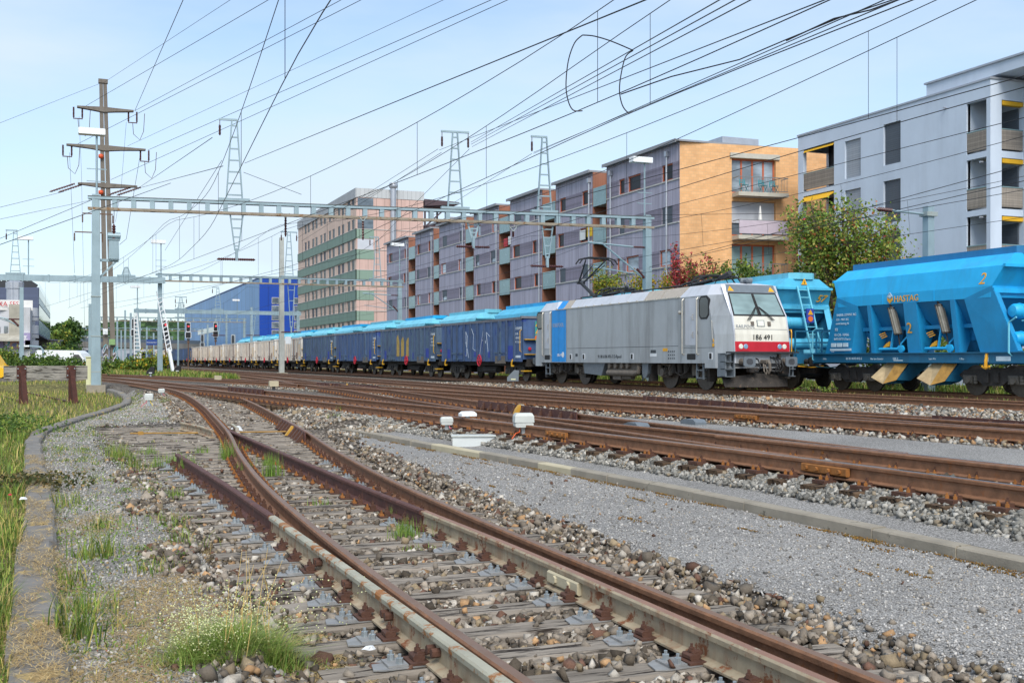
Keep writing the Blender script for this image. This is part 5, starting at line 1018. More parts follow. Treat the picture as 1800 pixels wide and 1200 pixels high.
def window(p, P, u0, u1, z0_, z1_, depth, mf, mg, mull=0, fw_=.06, name='window', mb=None, blind=0):
    b = MB()
    def bx(a, e, f, g, d0, d1):
        q = [P(a, f, d0), P(e, f, d0), P(e, g, d0), P(a, g, d0)]; r = [P(a, f, d1), P(e, f, d1), P(e, g, d1), P(a, g, d1)]; b.loft([r, q])
    e = .004
    for a, c_, f, g in ((u0+e, u0+fw_, z0_+e, z1_-e), (u1-fw_, u1-e, z0_+e, z1_-e), (u0+fw_, u1-fw_, z0_+e, z0_+fw_), (u0+fw_, u1-fw_, z1_-fw_, z1_-e)): bx(a, c_, f, g, depth-.07, depth+.02)
    for k in range(mull): u = u0+(u1-u0)*(k+1)/(mull+1); bx(u-fw_*.6, u+fw_*.6, z0_+fw_, z1_-fw_, depth-.065, depth+.02)
    w = b.build(name, M[mf], p, world=True); b = MB(); bx(u0+fw_*.5, u1-fw_*.5, z0_+fw_*.5, z1_-fw_*.5, depth-.02, depth+.01); b.build('pane', M[mg], w, world=True)
    if mb: b = MB(); bx(u0+.02, u1-.02, z1_-(z1_-z0_)*blind, z1_-.01, depth-.10, depth-.08); b.build('blind', M[mb], w, world=True)
    return w
# ---- purple board-clad apartment block with a yellow brick end
T0, SA, SB, ZT = 37.6, 63.5, 134.4, 15.4
pb = thing('apartment_building', 'long apartment block clad in grey-purple boards with brown recesses and a yellow brick end wall', 'apartment building', (T0, SA, -.3))
units = [(63.5, 74.0), (76.4, 83.2), (86.0, 93.2), (96.0, 102.8), (105.3, 113.6), (115.6, 122.3), (125.0, 134.4)]; FL = [13.05-2.85*k for k in range(5)]
wl, fine, sill = MB(), MB(), MB(); wins = []
for ui, (a, e) in enumerate(units):
    holes = []; L_ = e-a
    ws = [(a+.9, a+2.35), (a+5.3, a+7.2), (a+7.7, a+8.6)] if ui == 0 else ([(a+.5, a+1.9), (e-1.9, e-.7)] if ui % 2 else [(a+.9, a+1.8), (e-2.6, e-.9)])
    for k, z in enumerate(FL):
        sh = (0, .35, 0, .2, 0)[k] if ui else (0, 0, .3, 0, 0)[k]
        for wi, (p, q) in enumerate(ws):
            if ui == 0 and k % 2 and wi == 1: continue
            holes.append((p+sh, q+sh, z, z+1.12)); wins.append((p+sh, q+sh, z, z+1.12, ui, k, wi))
        fine_lo, fine_hi = a+.3, e-.3
    P = wall(wl, 'x', T0, a, e, -.3, ZT, holes, .16, -1)
    for z in FL[:4]:
        us = sorted([a]+[v for h in holes if h[2] == z for v in h[:2]]+[e])
        for i in range(0, len(us)-1, 2): fine.box(T0-.012, T0+.05, us[i]+(.002), us[i+1]-.002, z, z+1.12)
        sill.box(T0-.06, T0+.02, a+.02, e-.02, z-.09, z-.003)
    wl.quad((T0, e, -.3), (T0+2.5, e, -.3), (T0+2.5, e, ZT), (T0, e, ZT))
w_ = wl.build('facade', M['purple_boards'], pb, world=True); fine.build('board_band', M['purple_fine'], pb, world=True); sill.build('sill_strip', M['pale_trim'], pb, world=True)
for i, (p, q, z, zz, ui, k, wi) in enumerate(wins):
    if k > 3: continue
    r_ = (ui*7+k*3+wi*5) % 5; window(pb, P, p, q, z, zz, .15, 'red_frame' if r_ < 3 else 'blind_dark', ('window_dark', 'pane_light', 'window_dark')[r_ % 3], 0, .09, mb='shutter' if r_ in (3, 4) else None, blind=.95 if r_ == 3 else .6)
b = MB(); b2 = MB(); b3 = MB(); recs = []
for i in range(len(units)-1):
    a, e = units[i][1], units[i+1][0]; b.box(T0+.02, T0+2.5, e-.12, e-.003, -.3, ZT-.02); b.box(T0+.02, T0+2.5, a+.003, a+.12, -.3, ZT-.02); b2.box(T0+2.3, T0+2.5, a+.1, e-.1, -.3, ZT-1.2); b.box(T0-.02, T0+.03, e-.14, e-.0, -.3, ZT-.03)
    for z in FL: b3.box(T0+.1, T0+2.4, a+.13, e-.13, z-.28, z-.1)
    recs.append((a, e))
b.build('recess_wall', M['brown_boards'], pb, world=True); b2.build('recess_back', M['brown_front'], pb, world=True); b3.build('balcony_slab', M['slab_concrete'], pb, world=True)
for i, (a, e) in enumerate(recs):
    for k, z in enumerate(FL[:4]): b = MB(); b.box(T0-.03, T0+.02, a+.14, e-.14, z-.32, z+1.08); b.build('balcony_parapet', M['parapet_glass'], pb, world=True)
for a, e, z, m in ((77.0, 77.9, 10.55, 'flag_yellow'), (78.2, 79.2, 10.4, 'white_paint'), (94.4, 95.3, 11.4, 'flag_red'), (93.6, 94.2, 11.5, 'white_paint')): MB().box(T0-.06, T0-.035, a-.6, e-.6, z, z+.75).build('banner', M[m], pb, world=True)
b = MB()
for a, e in units: b.box(T0-.35, T0+14, a-.1, e+.1, ZT, ZT+.14); b.box(T0-.4, T0-.34, a-.1, e+.1, ZT-.06, ZT+.17)
for a, e in recs: b.box(T0+2.4, T0+13, a, e, ZT-1.2, ZT-1.0)
b.box(T0-.3, T0+15.3, SA-.25, SA+.05, ZT+.0, ZT+.12); b.build('roof', M['roof_grey'], pb, world=True)
b = MB(); b.box(T0+5.2, T0+8.2, SA+3, SA+7, ZT+.1, ZT+1.3); b.box(T0+3.4, T0+5.0, SA+5, SA+12, ZT+.1, ZT+.9); b.build('roof_unit', M['zinc_pipe'], pb, world=True)
b = MB()
for y in (65.0, 73.2, 76.8, 86.4, 96.4, 105.8, 116.0, 125.4): b.cyl((T0-.14, y, -.2), (T0-.14, y, ZT-.5), .065, 8); b.box(T0-.26, T0-.02, y-.14, y+.14, ZT-.75, ZT-.4)
b.build('downpipe', M['zinc_pipe'], pb, world=True)
# brick end wall, slightly turned
EA = math.radians(-6.5); ex, ey = math.cos(EA), math.sin(EA)
fx = MB(); hs = []; DL = 15.5; win_u = (3.75, 7.0)
for z in (12.55, 9.7, 6.85, 4.0): hs.append((win_u[0], win_u[1], z-.35, z+1.95))
Pe = lambda u, z, d=0: (T0+u*ex+d*-ey*1, SA+u*ey+d*ex, z)
us = [0, win_u[0], win_u[1], DL]; zs = sorted({-.3, ZT, *[v for h in hs for v in h[2:4]]})
for i in range(3):
    for j in range(len(zs)-1):
        zm = (zs[j]+zs[j+1])/2
        if i == 1 and any(h[2] < zm < h[3] for h in hs): continue
        fx.quad(Pe(us[i], zs[j]), Pe(us[i+1], zs[j]), Pe(us[i+1], zs[j+1]), Pe(us[i], zs[j+1]))
for h in hs:
    a, e, f, g = h
    for p, q in (((a, f), (e, f)), ((e, f), (e, g)), ((e, g), (a, g)), ((a, g), (a, f))): fx.quad(Pe(*p), Pe(*q), Pe(*q, .35), Pe(*p, .35))
fx.build('end_wall', M['yellow_brick'], pb, 'yellow brick end wall', world=True)
for i, h in enumerate(hs):
    w = window(pb, Pe, h[0], h[1], h[2], h[3], .3, 'red_frame', ('pane_light', 'pane', 'parapet_glass', 'parapet_glass')[i], 3, .1, 'balcony_door', 'blind_white' if i == 1 else None, .62)
    bl = MB()
    def obx(bb, u0, u1, d0, d1, za, zb_): bb.loft([[Pe(u0, za, d0), Pe(u1, za, d0), Pe(u1, za, d1), Pe(u0, za, d1)], [Pe(u0, zb_, d0), Pe(u1, zb_, d0), Pe(u1, zb_, d1), Pe(u0, zb_, d1)]])
    u0, u1, zf_ = h[0]+.02, h[1]+.45, h[2]-.02
    obx(bl, u0, u1, -.95, -.003, zf_-.28, zf_-.02); ba = bl.build('balcony', M['slab_concrete'], pb, world=True)
    bl = MB(); obx(bl, u0+.03, u1-.03, -.93, -.88, zf_+.95, zf_+1.0); obx(bl, u0+.03, u1-.03, -.93, -.88, zf_+.05, zf_+.09)
    for d in (u0+.03, u1-.06): obx(bl, d, d+.03, -.93, -.01, zf_+.95, zf_+1.0)
    for u in np.arange(u0+.04, u1, .115): obx(bl, u, u+.018, -.92, -.9, zf_+.08, zf_+.97)
    bl.build('railing', M['rail_grey'], ba, world=True)
    if i == 1: bl = MB(); obx(bl, u0+.05, u1-.05, -.955, -.945, zf_+.08, zf_+.95); bl.build('privacy_screen', M['lilac_screen'], ba, world=True)
bl = MB(); obx(bl, win_u[0]-.15, win_u[1]+.25, -.12, .02, 14.52, 14.85); bl.build('lintel', M['slab_concrete'], pb, world=True)
pr_ = thing('garden_parasol', 'closed white parasol standing on the middle balcony of the brick end wall', 'parasol', Pe(5.6, 9.35, -.45)); b = MB(); b.lathe((0, 0, 0), [(.02, 0), (.02, .7), (.16, .75), (.13, 1.1), (.05, 1.9), (.01, 2.0)], 8); b.build('canopy', M['white_paint'], pr_)
for k, u in enumerate((4.4, 5.8, 6.6)):
    c = thing('garden_chair', ('turquoise slatted chair at the left end of the top brick-wall balcony', 'turquoise slatted chair near the middle of the top brick-wall balcony', 'turquoise slatted chair at the right end of the top brick-wall balcony')[k], 'chair', Pe(u, 12.2, -.5), group='turquoise chairs on the balcony'); b = MB()
    for x in (-.2, .2): b.bar((x, -.2, 0), (x, .25, .5), .03); b.bar((x, .2, 0), (x, -.2, .5), .03); b.bar((x, .2, .45), (x, .3, .95), .03)
    b.build('frame', M['chair_teal'], c); b = MB(); b.box(-.2, .2, -.2, .2, .45, .48); b.build('seat', M['chair_teal'], c); b = MB(); [b.box(-.2, .2, .24+.02*q, .26+.02*q, .6+.1*q, .66+.1*q) for q in range(3)]; b.build('backrest', M['chair_teal'], c)

# ---- pale grey rendered block at the right
T1, S0, S1_, ZG = 43.7, 43.2, 59.1, 15.35
gb = thing('apartment_building', 'pale blue-grey rendered apartment block with slatted balconies and yellow awnings on the right', 'apartment building', (T1, S0, -.3))
FZ = [11.85-2.95*k for k in range(4)]            # balcony floor levels
ss_ = lambda px: sat(px, T1)
hol = []; lo_a, lo_b = ss_(1466), ss_(1412)
for z in FZ: hol.append((lo_a, lo_b, z-.1, z+2.55))
hol2 = []; cb_a, cb_b = ss_(1734), ss_(1699)
for z in FZ: hol2.append((cb_a, cb_b, z-.1, z+2.55))
wn = []
for k, z in enumerate(FZ): wn.append((ss_(1513), ss_(1485), z+.1, z+2.35, 'shutter_pale')); wn.append((ss_(1583), ss_(1553), z+.0+(.35 if k < 1 else 0), z+2.6+(.1 if k < 1 else -.2), 'shutter'))
b = MB(); P1_ = wall(b, 'x', T1, S0, S1_, -.3, ZG, [(a, e, f, g) for a, e, f, g, m in wn]+hol+hol2, .25, -1)
wall(b, 'y', S1_, T1, T1+14, -.3, ZG, [(T1+.3, T1+2.2, z-.1, z+2.55) for z in FZ], .25, 1); b.quad((T1, S0, ZG), (T1+14, S0, ZG), (T1+14, S1_, ZG), (T1, S1_, ZG))
eh = [(T1+.75, T1+9, z-.1, z+2.5) for z in FZ]; P2_ = wall(b, 'y', S0, T1, T1+14, -.3, ZG, eh, .25, -1)
b.box(T1+.1, T1+2.3, cb_b, cb_b+.2, -.3, ZG-.1); b.box(T1+2.2, T1+2.4, cb_a-1.9, cb_b, -.3, ZG-.1); b.build('wall', M['render_grey'], gb, world=True)
for a, e, f, g, m in wn: window(gb, P1_, a, e, f, g, .22, 'rail_grey', 'pane', 0, .07, mb=m, blind=.98)
b = MB(); b.box(T1+2.3, T1+2.5, lo_a, S1_-.1, -.3, ZG-.2); b.box(T1+2.0, T1+9, S0+2.2, S0+2.4, -.3, ZG-.2); b.box(T1+2.41, T1+2.5, S0+.3, cb_b, -.3, ZG-.2); b.build('balcony_back', M['render_dark'], gb, world=True)  # back walls coloured dark to put the shade inside the loggias into them
for k, z in enumerate(FZ):
    b = MB(); b.box(T1+.02, T1+2.3, lo_a, S1_-.02, z-.32, z-.1); b.box(T1+.02, T1+9, S0+.02, S0+2.3, z-.32, z-.1); b.build('balcony_slab', M['slab_concrete'], gb, world=True)
    b = MB(); b.box(T1+.02, T1+.09, lo_a+.01, lo_b-.01, z, z+1.0); b.box(T1+.02, T1+.09, cb_a+.01, cb_b-.01, z-.0, z+1.0); b.box(T1+.76, T1+9, S0+.02, S0+.09, z, z+1.0); b.build('slatted_parapet', M['slats'], gb, world=True)
    b = MB(); b.box(T1+.0, T1+.11, lo_a, lo_b, z+1.0, z+1.05); b.box(T1+.0, T1+.11, cb_a, cb_b, z+1.0, z+1.05); b.box(T1+.75, T1+9, S0, S0+.11, z+1.0, z+1.05); b.build('parapet_rail', M['parapet_glass'], gb, world=True)
    b = MB(); o_ = (.0, .35, .3, .2)[k]; b.loft([[(T1+.05, lo_a+.05, z+2.5), (T1+.05, lo_b-.05, z+2.5), (T1+.25, lo_b-.05, z+2.54), (T1+.25, lo_a+.05, z+2.54)], [(T1-.05-o_, lo_a+.05, z+2.35-o_*.7), (T1-.05-o_, lo_b-.05, z+2.35-o_*.7), (T1-.02-o_, lo_b-.05, z+2.4-o_*.7), (T1-.02-o_, lo_a+.05, z+2.4-o_*.7)]]); b.box(T1+.8, T1+9, S0+.0, S0+.25, z+2.25, z+2.46); b.build('awning', M['awning'], gb, world=True)
    for x0, x1 in ((T1+2.2, T1+3.1), (T1+3.2, T1+4.6), (T1+5, T1+7)): b = MB(); b.box(x0, x1, S0+2.1, S0+2.19, z, z+2.2); b.build('balcony_window', M['pane' if x0 < T1+3 else 'shutter'], gb, world=True)
    b = MB(); b.box(T1+2.25, T1+2.3, lo_a+.2, lo_a+1.4, z, z+2.2); b.build('balcony_window', M['pane'], gb, world=True); b = MB(); b.box(T1+2.1, T1+2.19, cb_a+.0, cb_b-.2, z, z+2.2); b.build('balcony_window', M['shutter'], gb, world=True)
b = MB(); b.box(T1-.06, T1+14, S0-.06, S1_+.06, ZG, ZG+.1); b.build('roof_edge', M['zinc_pipe'], gb, world=True)
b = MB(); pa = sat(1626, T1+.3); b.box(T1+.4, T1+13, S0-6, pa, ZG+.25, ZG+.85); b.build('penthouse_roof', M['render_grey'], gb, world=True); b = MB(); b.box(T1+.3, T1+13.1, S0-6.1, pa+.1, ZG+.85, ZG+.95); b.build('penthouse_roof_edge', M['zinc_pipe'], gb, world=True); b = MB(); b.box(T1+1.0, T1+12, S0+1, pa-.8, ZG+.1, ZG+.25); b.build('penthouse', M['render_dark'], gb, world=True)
b = MB()
for px, py in ((1663, 190), (1727, 285), (1727, 382)): q = att(px, py, T1); b.cyl(q+Vector((.02, 0, 0)), q-Vector((.18, 0, 0)), .05, 8)
b.build('water_spout', M['zinc_pipe'], gb, world=True)

# ---- pink and green office block
mat_boards('pink_panel', '#d2b7a6', 1.15, 1, .1, None, .5, .7, .5); mat_boards('pink_end', '#c4a69c', 1.2, 0, .08, '#9a7c74', .4, .7, .6); mat_boards('green_panel', '#71887a', 2.4, 1, .08, None, .5, .6, .4); mat_boards('green_end', '#7d9486', 2.4, 0, .08); mat_boards('metal_top', '#b3b6b8', .62, 0, .08); mat_boards('metal_top_side', '#a3a6a9', .62, 1, .08); mat('dark_steel', '#4a3a40', .6)
T2, GA, GB, ZO = 37.8, 151, 192, 24.7; oa = thing('office_building', 'eight-storey office block with pink panels and green bands, behind the purple apartment block', 'office building', (T2, GA, -.3))
bands = [22.05-2.84*k for k in range(8)]; b = MB(); hs = []; wv = []
for k, zt in enumerate(bands):
    z1_ = zt+1.52 if k else 23.55; z0_ = zt+.02
    y = GA+1.2; i = 0
    while y < GB-4.5:
        for d in (0, 2.5): hs.append((y+d, y+d+1.6, zt+.08, zt+1.5)); wv.append((y+d, y+d+1.6, zt+.08, zt+1.5, k, i))
        y += 6.05; i += 1
P3_ = wall(b, 'x', T2+.12, GA, GB, -.3, ZO, hs, .07, -1); b.build('wall', M['pink_panel'], oa, world=True)
for k in range(8):
    row = [w for w in wv if w[4] == k]
    if k < 7:
        for j, (a, e, f, g, _, i) in enumerate(row): b = MB(); b.box(T2+.17, T2+.20, a, e, f, g); b.build('window', M['blind_dark' if (i*5+k*3) % 7 == 0 else 'window_dark'], oa, world=True)
b = MB(); [b.box(T2+.17, T2+.20, a, e, f, g) for a, e, f, g, k, i in wv if k >= 7]; b.build('window_row', M['window_dark'], oa, world=True)['kind'] = 'stuff'
b = MB(); b2 = MB(); b3 = MB()
for zt in bands[1:]:
    b.box(T2, T2+.11, GA-.05, GB, zt-1.3, zt); b2.box(T2, T2+2.6, GA-.05, GA-.003, zt-1.3, zt); b3.box(T2-.04, T2+.1, GA-.08, GB, zt+.002, zt+.07); b3.box(T2-.04, T2+9.8, GA-.08, GA-.02, zt+.002, zt+.07)
b.build('green_band', M['green_panel'], oa, world=True); b2.build('green_band_end', M['green_end'], oa, world=True); b3.build('sill_strip', M['pale_trim'], oa, world=True)
b = MB(); b.quad((T2+.1, GA, -.3), (T2+9.8, GA, -.3), (T2+9.8, GA, ZO), (T2+.1, GA, ZO)); b.quad((T2+9.8, GA, -.3), (T2+9.8, GB, -.3), (T2+9.8, GB, ZO), (T2+9.8, GA, ZO)); b.build('end_wall', M['pink_end'], oa, world=True)
b = MB(); b.box(T2-.05, T2+.1, GA-.06, GB, 23.55, ZO+.2); b.build('parapet', M['metal_top_side'], oa, world=True); b = MB(); b.box(T2+.11, T2+9.9, GA-.06, GA+.1, 23.65, ZO+.2); b.box(T2, T2+9.8, GA+.1, GB, ZO, ZO+.15); b.build('parapet_end', M['metal_top'], oa, world=True)
for z, m in ((22.15, 'pane'), (19.3, 'pane'), (16.45, 'blind_white')): b = MB(); b.box(T2+.25, T2+2.5, GA-.03, GA-.004, z, z+1.4); b.build('window', M[m], oa, world=True)
xt = tat(691, GA-.4); b = MB(); b.lathe((xt, GA-.45, 12), [(.42, 0), (.42, 13.0), (.6, 13.2), (.62, 13.5), (.5, 13.8)], 14); b.build('flue_pipe', M['zinc_pipe'], oa, world=True, smooth=True)
b = MB()
for x in (T2+10.2, T2+13.5):
    for y in (GA+.5, GA+5): b.bar((x, y, 0), (x, y, 23), .22)
for z in (11, 14, 17, 20, 22.9): b.box(T2+10, T2+14, GA+.3, GA+5.4, z, z+.22)
b.prism([(T2+10, 22.9), (T2+15.2, 23.4), (T2+15.2, 23.7), (T2+10, 23.9)], 'y', GA+0, GA+6)
for k in range(4): b.bar((T2+10.2, GA+.5, 11+3*k), (T2+13.5, GA+.5, 14+3*k), .2)
b.build('outside_stair', M['dark_steel'], oa, world=True)
bh = thing('brick_building', 'orange brick building top behind the office block and the lattice tower', 'building', (T2+16.5, GA+8, -.3)); b = MB(); b.box(0, 6, 0, 12, 0, 22.6); b.build('wall', M['brown_front'], bh); b = MB(); b.box(-.2, 6.2, -.2, 12.2, 22.6, 22.9); b.build('roof', M['roof_grey'], bh)

# ---- blue warehouse
mat_boards('blue_side', '#5f8fc0', 6.0, 1, .16, '#4b7099', .3, .45, .5); mat_boards('blue_end', '#10409a', 5, 0, .06, None, .5, .4, .2); mat('blue_dark', '#1b3f80', .5)
T3, BA, BB, ZB = 38.0, 233, 384, 17.9; wb = thing('warehouse', 'long blue metal warehouse with a deep blue end wall', 'warehouse', (T3, BA, -.3)); b = MB(); b.box(T3, T3+50, BA+.06, BB, -.3, ZB); b.build('side_wall', M['blue_side'], wb, world=True)
b = MB(); b.box(T3-.02, T3+50, BA, BA+.05, -.3, ZB+.05); b.build('end_wall', M['blue_end'], wb, 'deep blue end wall', world=True); b = MB(); b.box(T3-.1, T3+50, BA-.1, BB, ZB+.06, ZB+.3); b.build('roof_edge', M['blue_dark'], wb, world=True)
for px in (484, 523):
    x = tat(px, BA)
    for z in (4.2, 5.9, 7.6, 9.3, 11.0, 12.7): b = MB(); b.box(x-.75, x+.75, BA-.1, BA-.005, z, z+1.35); w = b.build('window', M['pale_trim'], wb, world=True); b = MB(); b.box(x-.68, x+.68, BA-.13, BA-.105, z+.1, z+1.25); b.build('pane', M['pane'], w, world=True)
b = MB(); b.box(T3-.05, T3-.005, 300, 345, 8.5, 9.9); b.build('window_strip', M['pane_light'], wb, world=True)

# ---- buildings on the left
mat_boards('slate_cladding', '#4d566e', .5, 2, .08, None, .5, .5, .4); mat('white_render', '#b6b8bd', .85, var=.1, scale=.6, streak='#85837f', sk=.5, sscale=.7); mat('old_concrete', '#a39f93', .9, var=.18, scale=1.2, streak='#6f6a60', sk=.5); mat_boards('teal_panel', '#55747c', .8, 0, .1); mat_boards('grey_planks', '#827c74', .3, 0, .25)
mat('graff_blue', '#5ea8b8', .7, var=.35, scale=.9, spots='#c9c3cf', spk=.5, spscale=1.4); mat('graff_lilac', '#8d84a8', .75, var=.3, scale=.8, spots='#d2d2d6', spk=.52, spscale=1.1); mat('graff_orange', '#c99a88', .75, var=.3, scale=1, spots='#7a86b0', spk=.52, spscale=1.5)
def XY(px, Z): v = at(px, 632, Z); return v.x, v.y
def lbox(b, p0, p1, p2, z0_, z1_):      # box from three ground corners
    p0, p1, p2 = Vector(p0), Vector(p1), Vector(p2); p3 = p0+(p2-p1); b.loft([[(p.x, p.y, z) for p in (p0, p1, p2, p3)] for z in (z0_, z1_)])
ZD = 150; p0 = Vector(XY(-90, ZD)); p1 = Vector(XY(68, ZD)); p2 = Vector(XY(88, ZD+55)); db = thing('office_building', 'dark slate clad office block with a cantilevered upper storey on the far left', 'office building', (p1.x, p1.y, -.4))
zt = pz(505, ZD); zb_ = pz(588, ZD); b = MB(); lbox(b, p0, p1, p2, zb_, zt); b.build('upper_storeys', M['slate_cladding'], db, world=True)
d = (p2-p1).normalized(); nrm = Vector((d.y, -d.x)); ln = (p2-p1).length; b = MB(); b2 = MB()
for z0_, z1_ in ((zb_+.2, zb_+2.0), (zb_+4.2, zb_+5.0), (zt-1.4, zt)): q0, q1 = p1+nrm*.03, p2+nrm*.03; b.add([(q0.x, q0.y, z0_), (q1.x, q1.y, z0_), (q1.x, q1.y, z1_), (q0.x, q0.y, z1_)], [(0, 1, 2, 3)])
b.build('band_panel', M['parapet_glass'], db, world=True)
for z in (zb_+2.1, zb_+5.1):
    for k in range(12): q0, q1 = p1+d*(ln*k/12+.4)+nrm*.06, p1+d*(ln*(k+1)/12-.3)+nrm*.06; b = MB(); b.add([(q0.x, q0.y, z), (q1.x, q1.y, z), (q1.x, q1.y, z+1.9), (q0.x, q0.y, z+1.9)], [(0, 1, 2, 3)]); b.build('window', M['pane'], db, world=True)
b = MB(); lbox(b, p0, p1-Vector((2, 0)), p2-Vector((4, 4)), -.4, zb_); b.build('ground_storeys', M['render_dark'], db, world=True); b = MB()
for px in range(-10, 66, 9): x, y = XY(px, ZD+4); b.bar((x, y, zt), (x-1.2, y, zt+.8), .1, 1.4)
b.build('solar_panel', M['dark_grey'], db, world=True)
ZW = 125; p0 = Vector(XY(-80, ZW)); p1 = Vector(XY(53, ZW)); p2 = Vector(XY(62, ZW+18)); hw_ = thing('factory_building', 'whitewashed old factory with graffiti along its foot on the far left', 'factory', (p1.x, p1.y, -.4))
b = MB(); lbox(b, p0, p1, p2, -.4, pz(540, ZW)); b.build('wall', M['white_render'], hw_, world=True)
b = MB(); q = [Vector(XY(px, ZW-.6)) for px in (16, 34)]; b.box(q[0].x, q[1].x, q[0].y-.2, q[1].y+2, pz(598, ZW), pz(535, ZW)); b.build('concrete_tower', M['old_concrete'], hw_, world=True)
for a, e, y0_, y1_ in ((-4, 0, 574, 584), (7, 14, 573, 584)): u0, u1 = XY(a, ZW-.1), XY(e, ZW-.1); b = MB(); b.box(u0[0], u1[0], u0[1]-.12, u0[1]+.05, pz(y1_, ZW), pz(y0_, ZW)); b.build('window', M['pane'], hw_, world=True)
for a, e, y0_, y1_, m in ((-6, 6, 612, 600, 'graff_lilac'), (10, 18, 612, 600, 'graff_blue'), (18, 34, 612, 600, 'graff_orange'), (35, 53, 612, 585, 'graff_lilac'), (44, 53, 612, 598, 'graff_blue')): u0, u1 = XY(a, ZW-.15), XY(e, ZW-.15); b = MB(); b.box(u0[0], u1[0], min(u0[1], u1[1])-.06*(1+(e == 53)), max(u0[1], u1[1])+.3, pz(y0_, ZW), pz(y1_, ZW)); b.build('graffiti', M[m], hw_, world=True)
b = MB(); u0, u1 = XY(-20, ZW-2), XY(34, ZW-2); b.loft([[(u0[0], u0[1], pz(600, ZW)), (u1[0], u1[1], pz(600, ZW)), (u1[0], u1[1]+2.6, pz(586, ZW)), (u0[0], u0[1]+2.6, pz(586, ZW))], [(u0[0], u0[1], pz(600, ZW)+.15), (u1[0], u1[1], pz(600, ZW)+.15), (u1[0], u1[1]+2.6, pz(586, ZW)+.15), (u0[0], u0[1]+2.6, pz(586, ZW)+.15)]]); b.build('lean_to_roof', M['old_concrete'], hw_, world=True)
for zz in (560, 592, 620): x, y = XY(54, ZW+7); b = MB(); b.lathe((x, y, pz(zz, ZW)), [(.9, 0), (.9, .4)], 18); ba = b.build('round_balcony', M['white_render'], hw_, world=True); b = MB(); b.lathe((x, y, pz(zz, ZW)+.52), [(.88, 0), (.88, 1.0)], 18); b.build('railing', M['blind_white'], ba, world=True)
b = MB()
for i, px in enumerate((23, 29)): x, y = XY(px, ZW+3); b.lathe((x, y, pz(540, ZW)), [(.7, 0), (.7, 2.2), (.8, 2.3), (.8, 3.0), (.3, 3.2)], 10)
b.build('roof_vent', M['zinc_pipe'], hw_, world=True)
x, y = XY(-4, ZW-.4); b = MB(); b.box(x, x+3.6, y, y+.2, pz(545, ZW), pz(527, ZW)); sg_ = b.build('roof_sign', M['white_paint'], hw_, world=True); b = MB(); b.text('KA SES', .75, (x+.1, y-.02, pz(535, ZW)-.2), (CT, -ST, 0), (0, 0, 1), .01); b.build('lettering', M['flag_red'], sg_, world=True)
ZC = 190; p0 = Vector(XY(62, ZC)); p1 = Vector(XY(88, ZC)); p2 = Vector(XY(107, ZC+8)); bk = thing('concrete_shed', 'low concrete shed with a weathered plank gable beneath the dark office block', 'shed', (p1.x, p1.y, -.4)); b = MB(); lbox(b, p0, p1, p2, -.4, pz(598, ZC)); b.build('wall', M['old_concrete'], bk, world=True); b = MB(); b.box(p0.x, p1.x, p0.y-.2, p0.y-.05, pz(611, ZC), pz(597, ZC)); b.build('gable', M['grey_planks'], bk, world=True); b = MB(); lbox(b, p0-Vector((1, 1)), p1+Vector((.3, -1)), p2+Vector((.4, 0)), pz(598, ZC)+.02, pz(596, ZC)); b.build('roof', M['roof_grey'], bk, world=True)
# road bridge and the town beyond
mat('bridge_concrete', '#8f8a80', .9, var=.15, scale=.3, streak='#5f5a52', sk=.5, sscale=.4)
ZR = 300; br = thing('road_bridge', 'concrete road bridge crossing the yard in the far distance', 'bridge', (*XY(200, ZR), -.3)); a, e = Vector(XY(104, ZR-25)), Vector(XY(430, ZR+50)); b = MB(); dd = (e-a).normalized(); nn = Vector((-dd.y, dd.x)); zb1, zb2 = pz(611, ZR), pz(602, ZR)
b.loft([[(q.x, q.y, zb1), (q.x+nn.x*9, q.y+nn.y*9, zb1), (q.x+nn.x*9, q.y+nn.y*9, zb2), (q.x, q.y, zb2)] for q in (a, e)]); b.build('deck', M['bridge_concrete'], br, world=True); b = MB(); b.loft([[(q.x, q.y, zb2), (q.x+nn.x*.3, q.y+nn.y*.3, zb2), (q.x+nn.x*.3, q.y+nn.y*.3, zb2+1.0), (q.x, q.y, zb2+1.0)] for q in (a, e)]); b.build('parapet', M['rail_grey'], br, world=True)
for f in (.03, .3, .55, .8): q = a+(e-a)*f+nn*4; b = MB(); b.box(q.x-.6, q.x+.6, q.y-1.5, q.y+1.5, -.4, zb1); b.build('pier', M['bridge_concrete'], br, world=True)
# ================================================================ masts, portals and overhead lines
mat('galv', '#8fa3ab', .5, .35, var=.12, scale=1.2, streak='#6d7c82', sk=.4, spots='#8a7a63', spk=.68, spscale=3); mat('galv_rusty', '#97a09e', .55, .3, var=.12, scale=2, spots='#8b7055', spk=.64, spscale=2.5); mat('chord_dark', '#59544d', .7, .2, var=.15); mat('chord_rust', '#8d8374', .65, .2, var=.2, scale=2, spots='#80603f', spk=.55, spscale=3); mat('lamp_white', '#dfe2e4', .5, var=.04); mat('wire', '#25262b', .5, .5); mat('pole_brown', '#716a62', .85, 0, var=.12, scale=1.2, streak='#4c433c', sk=.5); mat('steel_brown', '#6a5242', .8, .1, var=.2); mat('ball_orange', '#d0532a', .5); mat('cream', '#c9c9a2', .6, var=.06); mat('green_box', '#7fa06a', .6); mat('white_lattice', '#d5d8da', .55, var=.05)
mat('concrete_post', '#a7aaa5', .85, var=.1, streak='#86877f', sk=.4)
red_lamp = mat_emit('red_lamp', (1, .03, .04), 3)
